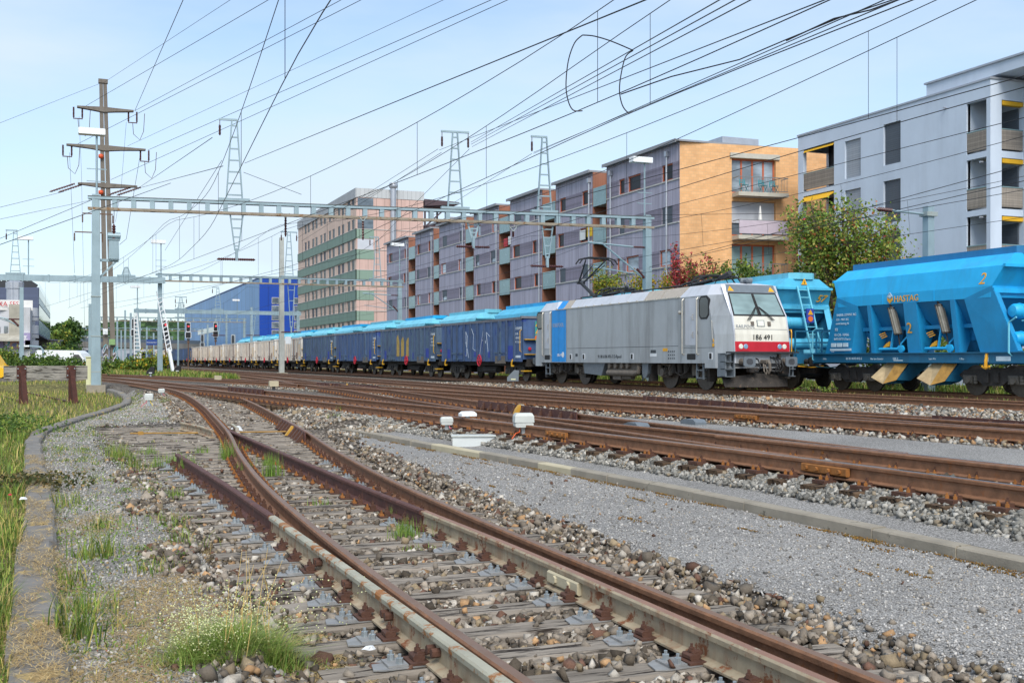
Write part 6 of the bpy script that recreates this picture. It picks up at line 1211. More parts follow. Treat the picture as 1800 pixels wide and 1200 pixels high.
def lattice(b, base, top, w0, w1, n, bar_=.07, ax=(1, 0, 0)):
    base, top, ax = Vector(base), Vector(top), Vector(ax)
    for k in (-1, 1): b.bar(base+ax*k*w0/2, top+ax*k*w1/2, bar_, bar_*1.5)
    for i in range(n): f = (i+.5)/n; c = base+(top-base)*f; w = w0+(w1-w0)*f; b.bar(c-ax*w/2, c+ax*w/2, bar_*1.2, bar_)
def ins(b, a, e, r=.07, n=7):
    a, e = Vector(a), Vector(e); pts, rs = [], []
    for i in range(n): f = i/n; pts += [a+(e-a)*f, a+(e-a)*(f+.5/n)]; rs += [r, r*.55]
    b.tube(pts+[e], rs+[.03], 8)
def lampbox(p, x, y, z0_, z1_, w=1.1):
    b = MB(); b.tube([(x, y, z0_), (x, y, z1_)], .05, 6)
    for z in (z0_+(z1_-z0_)*.25, z0_+(z1_-z0_)*.45): b.bar((x-.45, y, z), (x+.45, y, z), .04)
    q = b.build('lamp_pole', M['galv'], p, world=True); b = MB(); b.box(x-w*.75, x+w*.35, y-.25, y+.25, z1_, z1_+.3, .03); b.build('lamp_head', M['lamp_white'], q, world=True)
def portal(label, A, B_, zb, zt, posts=(1, 1), ladder=True, pitch=.85, towers=(), hangs=(), lamps=(), r=.2, base=-.25):
    A, B_ = Vector(A), Vector(B_); t = thing('overhead_line_portal', label, 'catenary portal', (A.x, A.y, base), group='portals carrying the overhead line'); d = (B_-A).to_3d(); L_ = d.length; u = d/L_; n = Vector((-u.y, u.x, 0))
    for q, on in ((A, posts[0]), (B_, posts[1])):
        if on:
            b = MB(); b.loft([[(q.x+i*r*k, q.y+j*r*k, z) for i, j in ((-1, -1), (1, -1), (1, 1), (-1, 1))] for z, k in ((base, 1.1), (zt+.1, .85))]); b.box(q.x-.25, q.x+.25, q.y-.25, q.y+.25, base, base+.06); b.build('post', M['galv'], t, world=True)
            b = MB(); b.box(q.x-.42, q.x+.42, q.y-.42, q.y+.42, base-.3, base+.14); b.build('footing', M['concrete'], t, world=True)
            b = MB()
            for z in (.5, 2.2, 4.1): b.box(q.x-r*1.12, q.x+r*1.12, q.y-r*1.12, q.y+r*1.12, z, z+.05)
            b.build('clamp', M['galv_rusty'], t, world=True)
    a3, b3 = A.to_3d(), B_.to_3d(); Z3 = Vector((0, 0, 1)); b = MB(); e = u*.35
    if ladder:
        for sd_ in (-1, 1):
            o = n*sd_*.16; b.mat(0).bar(a3-e+o+Z3*(zt-.06), b3+e+o+Z3*(zt-.06), .06, .14); b.mat(2).bar(a3-e+o+Z3*(zb+.06), b3+e+o+Z3*(zb+.06), .06, .12)
        m = int(L_/pitch)
        b.mat(0)
        for i in range(m+1): q = a3+u*(i*L_/m); b.obox(q+Z3*((zb+zt)/2), (u, n, Z3), .11, .17, (zt-zb)/2-.1)
        b.mat(1).bar(a3-e+Z3*(zt+.012), b3+e+Z3*(zt+.012), .42, .02)
    else: b.obox((a3+b3)/2+Z3*((zb+zt)/2), (u, n, Z3), L_/2+.4, .16, (zt-zb)/2); [b.obox(a3+u*f*L_+Z3*((zb+zt)/2), (u, n, Z3), .07, .2, (zt-zb)/2+.05) for f in np.linspace(.05, .95, 9)]
    b.build('beam', [M['galv'], M['chord_dark'], M['chord_rust']], t, world=True)
    def on(px):
        lo_, hi = 0, 1
        for _ in range(40):
            m = (lo_+hi)/2; q = A+(B_-A)*m; X = q.x*CT-q.y*ST; Zz = q.x*ST+q.y*CT
            if HX+FP*X/Zz < px: lo_ = m
            else: hi = m
        q = A+(B_-A)*lo_; return Vector((q.x, q.y, 0)), q.x*ST+q.y*CT
    for px, py, arms in towers:
        q, Zz = on(px); h = pz(py, Zz); b = MB(); lattice(b, q+Z3*(zt+.05), q+Z3*h, .78, .24, 7, .065, u); b.obox(q+Z3*(zt+.09), (u, n, Z3), .75, .15, .07); x0 = -.75 if arms & 1 else -.1; x1 = .75 if arms & 2 else .15
        b.bar(q+u*x0+Z3*h, q+u*x1+Z3*h, .1); tw = b.build('lattice_mast', M['galv'], t, world=True)
        b = MB()
        for a_, x in ((1, -.7), (2, .7)):
            if arms & a_: b.bar(q+u*x+Z3*h, q+u*x+Z3*(h-.3), .03); ins(b, q+u*x+Z3*(h-.3), q+u*x+Z3*(h-.8), .07)
        if b.v: b.build('insulator', M['insulator'], tw, world=True)
    for px, py in hangs:
        q, Zz = on(px); h = pz(py, Zz); b = MB(); lattice(b, q+Z3*zb, q+Z3*(h+.5), .62, .16, 4, .06, u); b.bar(q+Z3*(h+.6), q+Z3*h, .13); hg = b.build('hanging_support', M['galv'], t, world=True); b = MB(); ins(b, q+Z3*(h+.06), q+Z3*(h+.06)-u*.95, .075, 9); ins(b, q+Z3*(h+.06), q+Z3*(h+.06)+u*.9, .075, 9); b.build('insulator', M['insulator'], hg, world=True)
    for px, py in lamps:
        q, Zz = on(px); lampbox(t, q.x, q.y, zt, pz(py, Zz))
    return t
p1_ = portal('nearest catenary portal, its long ladder-like beam crossing the whole yard above the train', (1.53, 57), (29.8, 53.8), 8.28, 8.92, towers=((412, 211, 1), (800, 232, 3), (957, 241, 1)), hangs=((416, 458), (832, 436), (962, 470)), lamps=((170, 238), (1133, 287)))
p2_ = portal('second catenary portal, ending at a lamp-topped post before the purple block', (8.0, 101.9), (29.8, 102), 7.95, 8.6, towers=((508, 408, 3), (663, 417, 1)), hangs=((512, 585),), lamps=((283, 428), (703, 433)))
p3_ = portal('plain box-beam portal reaching to the left edge above the buffer stop', (-10, 103), (8.0, 101.3), 7.75, 8.25, (1, 0), False, towers=((27, 405, 1), (222, 470, 0)), lamps=((50, 422),))
p4_ = portal('third catenary portal, a plain thin beam in front of the blue warehouse', (9.0, 150), (29.8, 151), 7.1, 7.6, (1, 1), False, towers=((318, 522, 3), (383, 505, 1)), hangs=((445, 590), (384, 590)), lamps=((239, 506),))
p5_ = portal('fourth catenary portal, small and far, before the low end of the blue warehouse', (5, 199), (29.8, 199), 7.6, 8.3, pitch=1.2, towers=((316, 532, 3),), lamps=((417, 529),))
p6_ = portal('fifth catenary portal, far away before the wooded hill', (0, 262), (30, 264), 7.6, 8.2, pitch=1.6, r=.18)
p7_ = portal('farthest catenary portal, barely larger than a line before the bridge', (-6, 345), (31, 350), 7.6, 8.1, pitch=2, r=.18)
# insulators and stay gear under the nearest beam
for (px, py, dy, lab) in ((502, 378, 34, 'dark hanging insulator under the nearest portal beam left of the office block'), (638, 384, 34, 'dark hanging insulator under the nearest portal beam in front of the pink end wall'), (902, 402, 10, 'dark hanging insulator under the nearest portal beam before the purple units')):
    v = at(px, py, 56.5); t = thing('hanging_insulator', lab, 'insulator', v, group='insulators hung under the nearest portal'); b = MB(); b.bar((-.2, 0, .1), (0, 0, -.15), .04); b.bar((.2, 0, .1), (0, 0, -.15), .04); b.build('bracket', M['galv_rusty'], t); b = MB(); ins(b, (0, 0, -.15), (0, 0, -.15-dy*.028), .07); b.build('insulator', M['insulator'], t)
def cantilever(p, x, y, ztop, zlow, L_, tilt=.0):
    b = MB(); b.tube([(x-.1, y, ztop), (x-.9, y, ztop)], .05, 6); b.build('insulator', M['insulator'], p, world=True)
    b = MB(); b.tube([(x-.85, y, ztop), (x-L_, y, ztop+.15)], .05, 8); b.tube([(x-.1, y, zlow), (x-L_*.75, y, ztop+.08)], .045, 8); b.tube([(x-.4, y, zlow+.25), (x-L_*.95, y, zlow+.62)], .03, 6); b.build('cantilever', M['galv'], p, world=True)
    b = MB(); b.tube([(x-.2, y, zlow+.08), (x-.65, y, zlow+.57)], .075, 8); b.build('insulator', M['insulator'], p, world=True)
cantilever(p1_, 29.8, 53.8, 7.25, 5.5, 3.6); cantilever(p2_, 29.8, 102, 7.2, 5.6, 3.6)
# single posts
def post(name, label, cat, x, y, z1_, w, m='galv', base=-.25, taper=.85):
    t = thing(name, label, cat, (x, y, base)); b = MB(); b.loft([[(x+i*w*k/2, y+j*w*k/2, z) for i, j in ((-1, -1), (1, -1), (1, 1), (-1, 1))] for z, k in ((base, 1), (z1_, taper))]); b.build('post', M[m], t, world=True); return t
cp = post('catenary_mast', 'plain pale concrete mast standing alone in the ballast in front of the blue open wagons', 'mast', *un(495, 656, -.2), 12.7, .46, 'concrete_post'); x, y = un(495, 656, -.2); MB().box(x-.5, x+.5, y-.5, y+.5, -.4, -.12).build('footing', M['concrete'], cp, world=True); b = MB(); b.box(x+.25, x+.75, y-.3, y-.26, pz(598, dep(503, x)), pz(592, dep(503, x))); b.box(x+.3, x+.85, y-.34, y-.3, 2.6, 3.3); b.build('number_plate', M['ink_white'], cp, world=True)
x = 30.1; y = sat(1632, x); rp = post('catenary_mast', 'grey steel mast with a cantilever arm behind the bright blue hopper wagon', 'mast', x, y, pz(363, dep(1632, x)), .34); zc_ = pz(377, dep(1632, x)); b = MB(); b.tube([(x-.1, y, zc_), (x-1.75, y, zc_+.06)], .045, 8); b.build('bracket_arm', M['galv'], rp, world=True); b = MB(); ins(b, (x-1.75, y, zc_+.06), (x-2.4, y, zc_+.08), .09); b.build('insulator', M['insulator'], rp, world=True); b = MB(); b.box(x-.25, x+.25, y-.22, y+.22, zc_-.08, zc_+.08); b.build('clamp', M['galv_rusty'], rp, world=True)
# tall concrete power pole
PX_, PY_ = un(193, 653, -.25); pp = thing('power_pole', 'very tall brown-grey twin-leg concrete power pole with three crossarms', 'power pole', (PX_, PY_, -.25)); Zp = 125.7; zt = pz(148, Zp); PX0 = PX_
def LEAN(z): return PX0-.68*(z+.3)/31
b = MB()
for k in (-1, 1): b.loft([[(LEAN(z)+k*dx_+i*w, PY_+j*w, z) for i, j in ((-1, -1), (1, -1), (1, 1), (-1, 1))] for z, dx_, w in ((-.3, .40, .27), (zt*.5, .30, .24), (zt, .21, .19))])
b.box(LEAN(zt)-.5, LEAN(zt)+.5, PY_-.3, PY_+.3, zt, zt+.45); b.build('leg', M['pole_brown'], pp, world=True)
ARM = []
for py, l, r_, hz in ((192, 2.8, 3.2, .5), (259, 4.0, 4.4, .55), (325, 2.9, 3.4, .45)):
    z = pz(py, Zp); PX_ = LEAN(z); b = MB(); b.loft([[(PX_+x, PY_-.35, z-h), (PX_+x, PY_+.35, z-h), (PX_+x, PY_+.35, z+h*.3), (PX_+x, PY_-.35, z+h*.3)] for x, h in ((-l, .12), (-l*.4, .3), (0, hz*.9), (r_*.4, .3), (r_, .12))]); ar = b.build('crossarm', M['pole_brown'], pp, world=True); b = MB()
    for x in (-l+.1, r_-.1):
        for d in (-.45, .45):
            if py < 300: ins(b, (PX_+x+d*.0+(d if x < 0 else d), PY_, z-.1), (PX_+x+d, PY_, z-1.3), .12, 8)
            else: ins(b, (PX_+x+d, PY_, z-.1), (PX_+x+d-2.6, PY_-1, z-1.3), .12, 10)
        if py < 300: b.bar((PX_+x-.5, PY_, z-1.35), (PX_+x+.5, PY_, z-1.35), .1); b.tube([(PX_+x, PY_, z-1.4), (PX_+x+.1, PY_+.2, z-2.6), (PX_+x+.8, PY_+.3, z-3.2), (PX_+x+1.2, PY_+.2, z-2.2), (PX_+x+1.3, PY_, z-.2)], .035, 5)
    b.build('insulator', M['insulator'], ar, world=True); ARM.append((PX_-l, PX_+r_, z))
b = MB(); PX_ = PX0
for py in (277, 340): b.ico((PX_-.95, PY_-.4, pz(py, Zp)), .32)
b.build('warning_ball', M['ball_orange'], pp, world=True, smooth='all'); b = MB(); b.box(PX_-.1, PX_+.55, PY_-.75, PY_-.45, pz(606, Zp), pz(596, Zp)); b.build('switch_box', M['green_box'], pp, world=True); b = MB(); b.box(PX_-.75, PX_-.25, PY_-.7, PY_-.66, pz(588, Zp), pz(578, Zp)); b.text('2', .5, (PX_-.6, PY_-.72, pz(587, Zp)), (CT, -ST, 0), (0, 0, 1), .01); b.build('number_plate', M['ink_white'], pp, world=True)
b = MB()
for dx_, y0_ in ((-.5, 1.2), (.6, 1.0)):
    for k in range(2): b.tube([(PX_+dx_+.3*math.cos(a_)*(1-.1*k), PY_-.5, y0_+k*1.1+.5*math.sin(a_*1.3)) for a_ in np.linspace(0, 5.2, 9)], .05, 4)
b.build('graffiti', M['graff_blue'], pp, 'pale blue sprayed tags near the foot', world=True)
x, y = at(173, 660, 90)[:2]; bp_ = post('power_pole', 'slim brown steel pole with two short arms beside the big concrete power pole', 'power pole', x, y, pz(372, 90), .3, 'steel_brown')
b = MB(); Zb = 90
for py, l, r_ in ((376, 1.2, 1.1), (409, 1.8, .3)): v = at(173, py, Zb); b.bar(v+Vector((-l, 0, 0)), v+Vector((r_, 0, 0)), .09); ins(b, v+Vector((-l, 0, -.1)), v+Vector((-l, 0, -.75)), .07); ins(b, v+Vector((r_, 0, -.1)), v+Vector((r_, 0, -.75)), .07)
b.build('crossarm', M['steel_brown'], bp_, world=True)
# transformer on the near post, cabinet, stay with ladder
tr = thing('pole_transformer', 'grey pole transformer with a cylindrical tank on a bracket of the near portal post', 'transformer', at(200, 458, 53.8)); b = MB(); b.prism([(-.24, .06), (.24, .06), (.22, .98), (-.22, .98)], 'y', -.2, .2); b.box(-.28, .28, -.24, .24, .98, 1.03); b.build('tank', M['galv'], tr); b = MB(); b.lathe((-.3, 0, 1.2), [(.02, 0), (.16, .02), (.16, .6), (.02, .62)], 12, 'x'); b.build('oil_drum', M['galv'], tr); b = MB(); ins(b, (0, -.05, 1.05), (0, -.05, 1.75), .1, 6); b.tube([(0, -.05, 1.75), (.02, 0, 2.6)], .015, 5); b.build('insulator', M['insulator'], tr); b = MB(); b.bar((-1.0, 0, 0), (.22, 0, 0), .12); b.bar((-1.0, .2, 0), (.22, .2, 0), .1); b.bar((-.8, 0, -1.0), (.1, 0, -.05), .09); b.box(-.2, .22, -.15, .15, .0, .07); b.build('bracket', M['galv'], tr)
cx, cy = 1.3, 57.6; ca = thing('switch_cabinet', 'tall narrow cream switch cabinet beside the near portal post', 'cabinet', (cx, cy, -.3)); b = MB(); b.box(-.2, .5, -.2, .25, 0, 1.5); b.build('body', M['cream'], ca); b = MB(); b.box(-.24, .54, -.24, .29, 1.5, 1.55); b.build('lid', M['cream'], ca); b = MB(); b.box(-.16, .1, -.215, -.2, .1, 1.4); b.build('door', M['cream'], ca)
wl_ = thing('lattice_stay', 'white lattice stay leaning against the second portal post', 'stay', at(303, 652, 96)); b = MB(); a_, e_ = at(304, 653, 95), at(279, 512, 97.5)
for o in (-.2, .2): b.bar(a_+(e_-a_)*.25+Vector((o, 0, 0)), e_+Vector((o, 0, 0)), .06)
b.bar(a_, a_+(e_-a_)*.27, .22); [b.bar(a_+(e_-a_)*f+Vector((-.2, 0, 0)), a_+(e_-a_)*(f+.03)+Vector((.2, 0, 0)), .07) for f in np.linspace(.27, .95, 14)]; b.build('frame', M['white_lattice'], wl_, world=True)
wl2 = thing('lattice_mast', 'white lattice mast in the bushes left of the station sign', 'mast', at(243, 645, 130)); b = MB(); lattice(b, at(243, 645, 130), at(238, 550, 130), .9, .3, 14, .12, (CT, -ST, 0)); b.build('frame', M['white_lattice'], wl2, world=True)
for i, (px, y0_, y1_, Zz, w) in enumerate(((158, 534, 640, 105, .28), (206, 560, 640, 230, .4), (213, 580, 642, 240, .3), (220, 545, 642, 200, .35), (230, 550, 640, 185, .4), (246, 565, 640, 210, .3), (258, 575, 640, 260, .4), (270, 585, 640, 270, .4), (313, 540, 640, 200, .3), (365, 570, 640, 215, .35), (398, 545, 640, 200, .35), (442, 540, 640, 160, .35))):
    v = at(px, y0_, Zz); t = post('catenary_mast', f"distant slim grey mast, {ords[i]} from the left among those before hill and warehouse", 'mast', v.x, v.y, v.z, w, 'galv'); t['group'] = 'slim distant masts'
x = XY(38, 80); lp_ = post('catenary_mast', 'grey post with a small bracket in front of the graffitied factory', 'mast', *x, pz(505, 80), .3); cantilever(lp_, x[0], x[1], pz(561, 80), pz(575, 80), 1.6)

# ---------------------------------------------------------------- wires
def wiretube(name, pts, r, parent=None, lab=None): b = MB(); b.tube(pts, r, 5); return b.build(name, M['wire'], parent, world=True)
def catenary(label, f, s0, s1, sup, off=.15, zc=5.5, zmid=6.68, zsup=7.7, dsp=8.3, d0=0):
    t = thing('overhead_line', label, 'overhead wire', (f(s0), s0, zc), group='overhead lines of the tracks'); zig = lambda s: off*math.sin(s*math.pi/47)
    def zm(s):
        for a, e in zip(sup, sup[1:]):
            if a <= s <= e: u = (s-a)/(e-a); return zmid+(zsup-zmid)*(2*u-1)**2
        return zmid
    ss = np.arange(s0, s1+.1, 2.0); wiretube('contact_wire', [(f(s)+zig(s), s, zc) for s in ss], .0085, t); wiretube('messenger_wire', [(f(s)+zig(s)*.3, s, zm(s)) for s in ss], .0085, t)
    for s in np.arange(s0+d0, min(s1, 150), dsp): MB().tube([(f(s)+zig(s), s, zc), (f(s)+zig(s)*.3, s, zm(s))], .006, 4).build('dropper', M['wire'], t, world=True)
    return t
SUP = [-39, 8, 55, 102, 150, 199, 262, 345]
catenary('overhead line of the foreground siding, rising steeply to the top edge left of the middle', interp([(-10, 2.9), (13.5, 3.0), (17.6, 3.25), (25.4, 3.77), (39, 4.67), (52.6, 4.85), (102, .5)]), 2, 102, SUP, 0, d0=7.2)
catenary('overhead line above the nearest through track, reaching the top edge right of the middle', interp([(0, 9.0), (16.9, 8.57), (25.4, 7.87), (40, 6.4), (55, 4.9), (102, -1.5)]), 0, 102, SUP, 0, d0=.5)
catenary('overhead line above the crossover, just right of the hanging jumper loops', interp([(0, 10.2), (16.8, 9.36), (33, 9.7), (50, 10.2), (75, 8), (102, 4)]), 0, 102, SUP, 0, d0=.3)
catenary('overhead line above the second through track', interp([(0, 14.4), (16.4, 13.7), (40, 12), (55, 10.6), (75, 7), (102, 1.5)]), 0, 102, SUP, 0, d0=8.1)
catenary('overhead line above the third track, running straight towards the far portals', interp([(0, 14.9), (16.4, 14.2), (33, 15.1), (55, 15.7), (102, 15.6), (150, 14.6), (262, 14)]), 0, 262, SUP, 0, d0=8.2)
catenary('overhead line above the locomotive', lambda s: 22.95, 0, 345, SUP, .2, d0=4)
catenary('overhead line above the hopper wagons', lambda s: 27.4, 0, 345, SUP, .2, d0=6)
jl = thing('jumper_cable', 'pair of curved jumper cables hanging like a heart between the overhead lines', 'cable', at(1020, 64, 19.5)); b = MB()
for pts in ([(1024, 62), (1010, 76), (999, 108), (995, 150), (999, 178), (1008, 194), (1024, 195)], [(1113, 89), (1100, 100), (1092, 130), (1089, 160), (1094, 185), (1104, 198), (1112, 197)], [(1024, 62), (1045, 64), (1075, 73), (1113, 89)]): b.tube(sm([at(x, y, 19.3) for x, y in pts]), .011, 5)
b.build('cable', M['wire'], jl, world=True)
b = MB(); b.tube([at(x, y, 20) for x, y in ((1091, 166), (1180, 135), (1300, 105), (1382, 70), (1480, 30), (1570, 0), (1700, -45))], .012, 5); b.tube([at(x, y, 20) for x, y in ((1382, 72), (1466, 33), (1530, 18), (1600, -8))], .014, 5); w = b.build('feeder_wire', M['wire']); tag(w, 'feeder wires spliced together, running from the jumper loops to the top right edge', 'wire')
# line conductors of the power pole and feeders: (label, near end px at the top, depth, far end)
def conductor(lab, p, Zn, q, Zf, r=.018, sag=.6, name='power_line', ext=0.25):
    a, e = at(*p, Zn), at(*q, Zf); d = a-e; a2 = a+d*ext; pts = []
    for i in range(17): u = i/16; v = e+(a2-e)*u; pts.append(v)
    w = wiretube(name, pts, r); tag(w, lab, 'wire', 'conductors of the power lines')
Pz_ = 125.7
conductor('thin earth wire from the very top of the power pole', (405, 0), 70, (180, 147), Pz_, .016); conductor('thin earth wire running left from the very top of the power pole', (-60, 240), 100, (176, 147), Pz_, .016)
conductor('conductor from the left end of the top crossarm of the power pole', (472, 0), 70, (150, 187), Pz_, .022); conductor('upper conductor from the right end of the top crossarm of the power pole', (600, 0), 70, (237, 195), Pz_, .022)
conductor('steep conductor from the right end of the top crossarm up to the top edge', (322, 0), 60, (237, 195), Pz_, .024); conductor('conductor from the left end of the middle crossarm of the power pole', (635, 0), 70, (135, 254), Pz_, .022)
conductor('thin conductor from the middle crossarm, just right of the power pole legs', (780, 0), 70, (224, 257), Pz_, .016); conductor('conductor from the right end of the middle crossarm of the power pole', (864, 0), 65, (260, 264), Pz_, .022)
conductor('conductor passing behind the first lattice tower from the lower crossarm', (893, 0), 60, (195, 316), Pz_, .02); conductor('conductor from the lower crossarm to the insulator on the first lattice tower', (373, 242), 56, (243, 331), Pz_, .02, ext=0)
conductor('conductor from the right end of the lower crossarm to the first portal tower', (392, 292), 56, (243, 331), Pz_, .02, ext=0); conductor('conductor leaving left from the lower crossarm of the power pole', (-80, 384), 100, (112, 337), Pz_, .02); conductor('lower conductor leaving left behind the near portal post', (-80, 402), 90, (160, 352), 110, .016)
conductor('feeder wire from the first lattice tower to the top edge right of the middle', (1135, 0), 16, (430, 287), 55, .012); conductor('wire from the first lattice tower down to the portal beam', (530, 342), 55, (428, 303), 55, .012, ext=0)
for i, (p, q) in enumerate((((1265, 0), (828, 250)), ((1292, 0), (828, 254)), ((1450, 0), (772, 264)), ((1320, 0), (830, 258)))): conductor(('upper', 'lower', 'left-hand', 'steepest')[i]+' feeder wire hung from the second lattice tower of the nearest portal', p, 17, q, 58.5, .011)
for i, (p, q) in enumerate((((1580, 0), (938, 268)), ((1555, 0), (938, 270)))): conductor(('upper', 'lower')[i]+' feeder wire hung from the third lattice tower of the nearest portal', p, 18, q, 60, .011)
for i, (p, q, Zn, Zf) in enumerate((((770, 262), (520, 420), 58, 105), ((776, 268), (530, 424), 58, 105), ((825, 262), (655, 432), 58, 108), ((935, 270), (665, 440), 60, 108), ((390, 282), (290, 440), 55, 98), ((0, 430), (300, 322), 40, 56), ((-40, 436), (165, 350), 60, 60))): conductor('feeder wire to the far portals, '+ords[i]+' of the feeder wires beyond the nearest portal', p, Zn, q, Zf, .013, ext=0)
for i, (p, q, Zn, Zf) in enumerate((((1800, 207), (1140, 372), 33, 61), ((1800, 290), (1140, 470), 33, 61), ((1800, 318), (1200, 455), 33, 58), ((1400, 375), (1140, 378), 58, 61))): conductor('thin wire in front of the grey block, '+ords[i]+' from the top', p, Zn, q, Zf, .012, ext=.2)
# vertical down-leads left of the near post
for i, (pts, Zz) in enumerate((([(122, 268), (124, 310), (131, 480)], 100), ([(139, 205), (143, 300), (150, 640)], 118), ([(222, 215), (213, 330), (203, 390)], 110), ([(246, 275), (230, 370), (222, 420), (210, 430)], 75))): w = wiretube('down_lead', [at(x, y, Zz) for x, y in pts], .014); tag(w, ('thin down lead left of the near portal post, outermost', 'thin down lead between the outer lead and the near portal post', 'thin down lead right of the power pole legs, inner one', 'curved down lead ending at the pole transformer')[i], 'wire', 'down leads by the near post')

# ================================================================ signals, signs, boxes
mat('signal_black', '#17191c', .5, var=.2, scale=6); mat('sign_blue', '#22407f', .5); mat('signal_back', '#9ba3a8', .55, .2)
def signal(label, x, y, zt, lit=True, back=False, base=-.2, k=1):
    t = thing('main_signal', label, 'railway signal', (x, y, base), group='main signals'); b = MB(); b.cyl((x, y, base), (x, y, zt-2.6), .09, 8); b.lathe((x, y, zt-3.4), [(.1, 0), (.2, .05), (.2, .35), (.1, .4)], 10); b.build('mast', M['steel_brown'], t, world=True)
    u = Vector((CT, -ST, 0)); n = Vector((-ST, -CT, 0)); Z3 = Vector((0, 0, 1))
    for z0_, z1_, w in ((zt-1.45, zt, .31), (zt-2.5, zt-1.55, .42)):
        c = Vector((x, y, (z0_+z1_)/2)); b = MB(); h = (z1_-z0_)/2
        ring = [(a*w, q*h) for a, q in ((-1, -.8), (-.7, -1), (.7, -1), (1, -.8), (1, .8), (.7, 1), (-.7, 1), (-1, .8))]
        b.loft([[c+u*a*kk+Z3*q*(1+(kk-1)*.5)+n*d for a, q in ring] for d, kk in ((0, 1.16), (.04, 1.16))]); s = b.build('backboard', M['lamp_white' if not back else 'signal_back'], t, world=True)
        if not back: b = MB(); b.loft([[c+u*a+Z3*q*.97+n*d for a, q in ring] for d in (.042, .06)]); b.build('face', M['signal_black'], s, world=True)
        else: b = MB(); b.loft([[c+u*a*.5+Z3*q*.8+n*d for a, q in ring] for d in (.04, .35)]); b.build('lamp_housing', M['dark_grey'], s, world=True)
    if lit: c = Vector((x, y, zt-.6))+n*.08+u*.06; b = MB(); b.ico(c, .11); b.build('red_lamp', red_lamp, t, world=True)
    b = MB(); b.box(x-.22, x+.22, y-.2, y+.2, zt-2.9, zt-2.55); b.build('relay_box', M['dark_grey'], t, world=True)
v = at(331, 567, 182); signal('left signal with a red light before the blue warehouse, on a rusty mast', v.x, v.y, v.z)
v = at(379, 567, 196); signal('right signal with a red light, its mast rising behind the white wagons', v.x, v.y, v.z)
v = at(356, 587, 205); signal('left grey signal seen from behind before the blue warehouse', v.x, v.y, v.z, False, True); v = at(410, 588, 178); signal('right grey signal seen from behind before the blue warehouse', v.x, v.y, v.z, False, True)
v = at(236, 560, 160); signal('red signal half hidden by the white lattice mast', v.x, v.y, v.z); v = at(291, 563, 150); signal('red signal half hidden by the leaning white lattice stay', v.x, v.y, v.z)
def dwarf(label, px, py, zb, back=False):
    x, y = un(px, py, zb); t = thing('dwarf_signal', label, 'railway signal', (x, y, zb), math.pi/2*0-TH, group='dwarf signals'); k = 1.0; b = MB(); b.cyl((0, 0, 0), (0, 0, .32), .07, 8); b.build('post', M['zinc' if not back else 'steel_brown'], t); b = MB(); b.prism([(-.28, .3), (.25, .3), (.27, .8), (.05, .82), (-.28, .48)], 'y', -.09, .09); h = b.build('housing', M['signal_black' if not back else 'mid_grey'], t); b = MB(); b.box(-.1, .12, -.1, -.088, .36, .42); b.build('lamp', M['ink_white' if not back else 'cream'], h)
dwarf('black dwarf signal in front of the blue station sign post', 265, 665, -.2); dwarf('black dwarf signal right of the leaning lattice stay', 312, 660, -.2); dwarf('grey dwarf signal seen from behind at the gap between wagons and locomotive', 902, 681, -.2, True)
x, y = un(268, 655, -.25); sg = thing('station_sign', 'blue station name board on a rusty post beside the second portal', 'sign', (x, y, -.25), -TH); zz_ = 2.95; b = MB(); b.cyl((0, 0, 0), (0, 0, zz_), .06, 8); b.build('post', M['steel_brown'], sg); b = MB(); b.box(-.62, .5, -.07, -.03, zz_-.1, zz_+.5); bd = b.build('board', M['sign_blue'], sg); b = MB(); b.text('Oberwinterthur', .155, (-.06, -.08, zz_+.13), (1, 0, 0), (0, 0, 1), .005, 'CENTER'); b.build('lettering', M['lamp_white'], bd)
mat('case_grey', '#c3c8c8', .55, var=.06, scale=5); mat('box_grey', '#b9bdb9', .55, var=.08, scale=8); mat('cable_orange', '#c8572a', .5); mat('cable_yellow', '#cdb23a', .5); mat('cable_pink', '#c9707a', .5)
def gzz(x, y): return float(gz(x, y))
def jbox(label, px, py, zb, w, h, leg, cables):
    x, y = un(px, py, zb); z = gzz(x, y); t = thing('junction_box', label, 'junction box', (x, y, z), -.2, group='trackside junction boxes'); b = MB(); b.mat(0).box(-w/2, w/2, -w*.35, w*.35, leg, leg+h*.35, .02); b.build('body', M['box_grey'], t); b = MB(); b.loft([[(-w/2*1.08, -w*.38, leg+h*.35), (w/2*1.08, -w*.38, leg+h*.35), (w/2*1.08, w*.38, leg+h*.35), (-w/2*1.08, w*.38, leg+h*.35)], [(-w/2*1.04, -w*.37, leg+h*.8), (w/2*1.04, -w*.37, leg+h*.8), (w/2*1.04, w*.37, leg+h*.8), (-w/2*1.04, w*.37, leg+h*.8)], [(-w/2*.85, -w*.3, leg+h), (w/2*.85, -w*.3, leg+h), (w/2*.85, w*.3, leg+h), (-w/2*.85, w*.3, leg+h)]]); b.build('lid', M['box_grey'], t)
    b = MB(); b.bar((0, 0, -.1), (0, 0, leg+.02), .06, .05); b.bar((.05, .02, -.1), (.05, .02, leg+.02), .03); b.build('post', M['zinc'], t)
    for i, m in enumerate(cables): b = MB(); sx = (-1) ** i; b.tube([(sx*.03*(i+1), -.03, leg+.02), (sx*(.06+.02*i), -.06, leg*.6), (sx*(.1+.05*i), -.1, .1), (sx*(.13+.09*i), -.12, .01)], .011, 5); b.build('cable', M[m], t)
jbox('small pale junction box on a thin post left of the white trackside case', 785, 757, -.25, .22, .15, .17, ('cable_pink',)); jbox('larger grey junction box with orange cables right of the white trackside case', 920, 772, -.25, .31, .24, .2, ('cable_orange', 'cable_orange', 'cable_orange'))
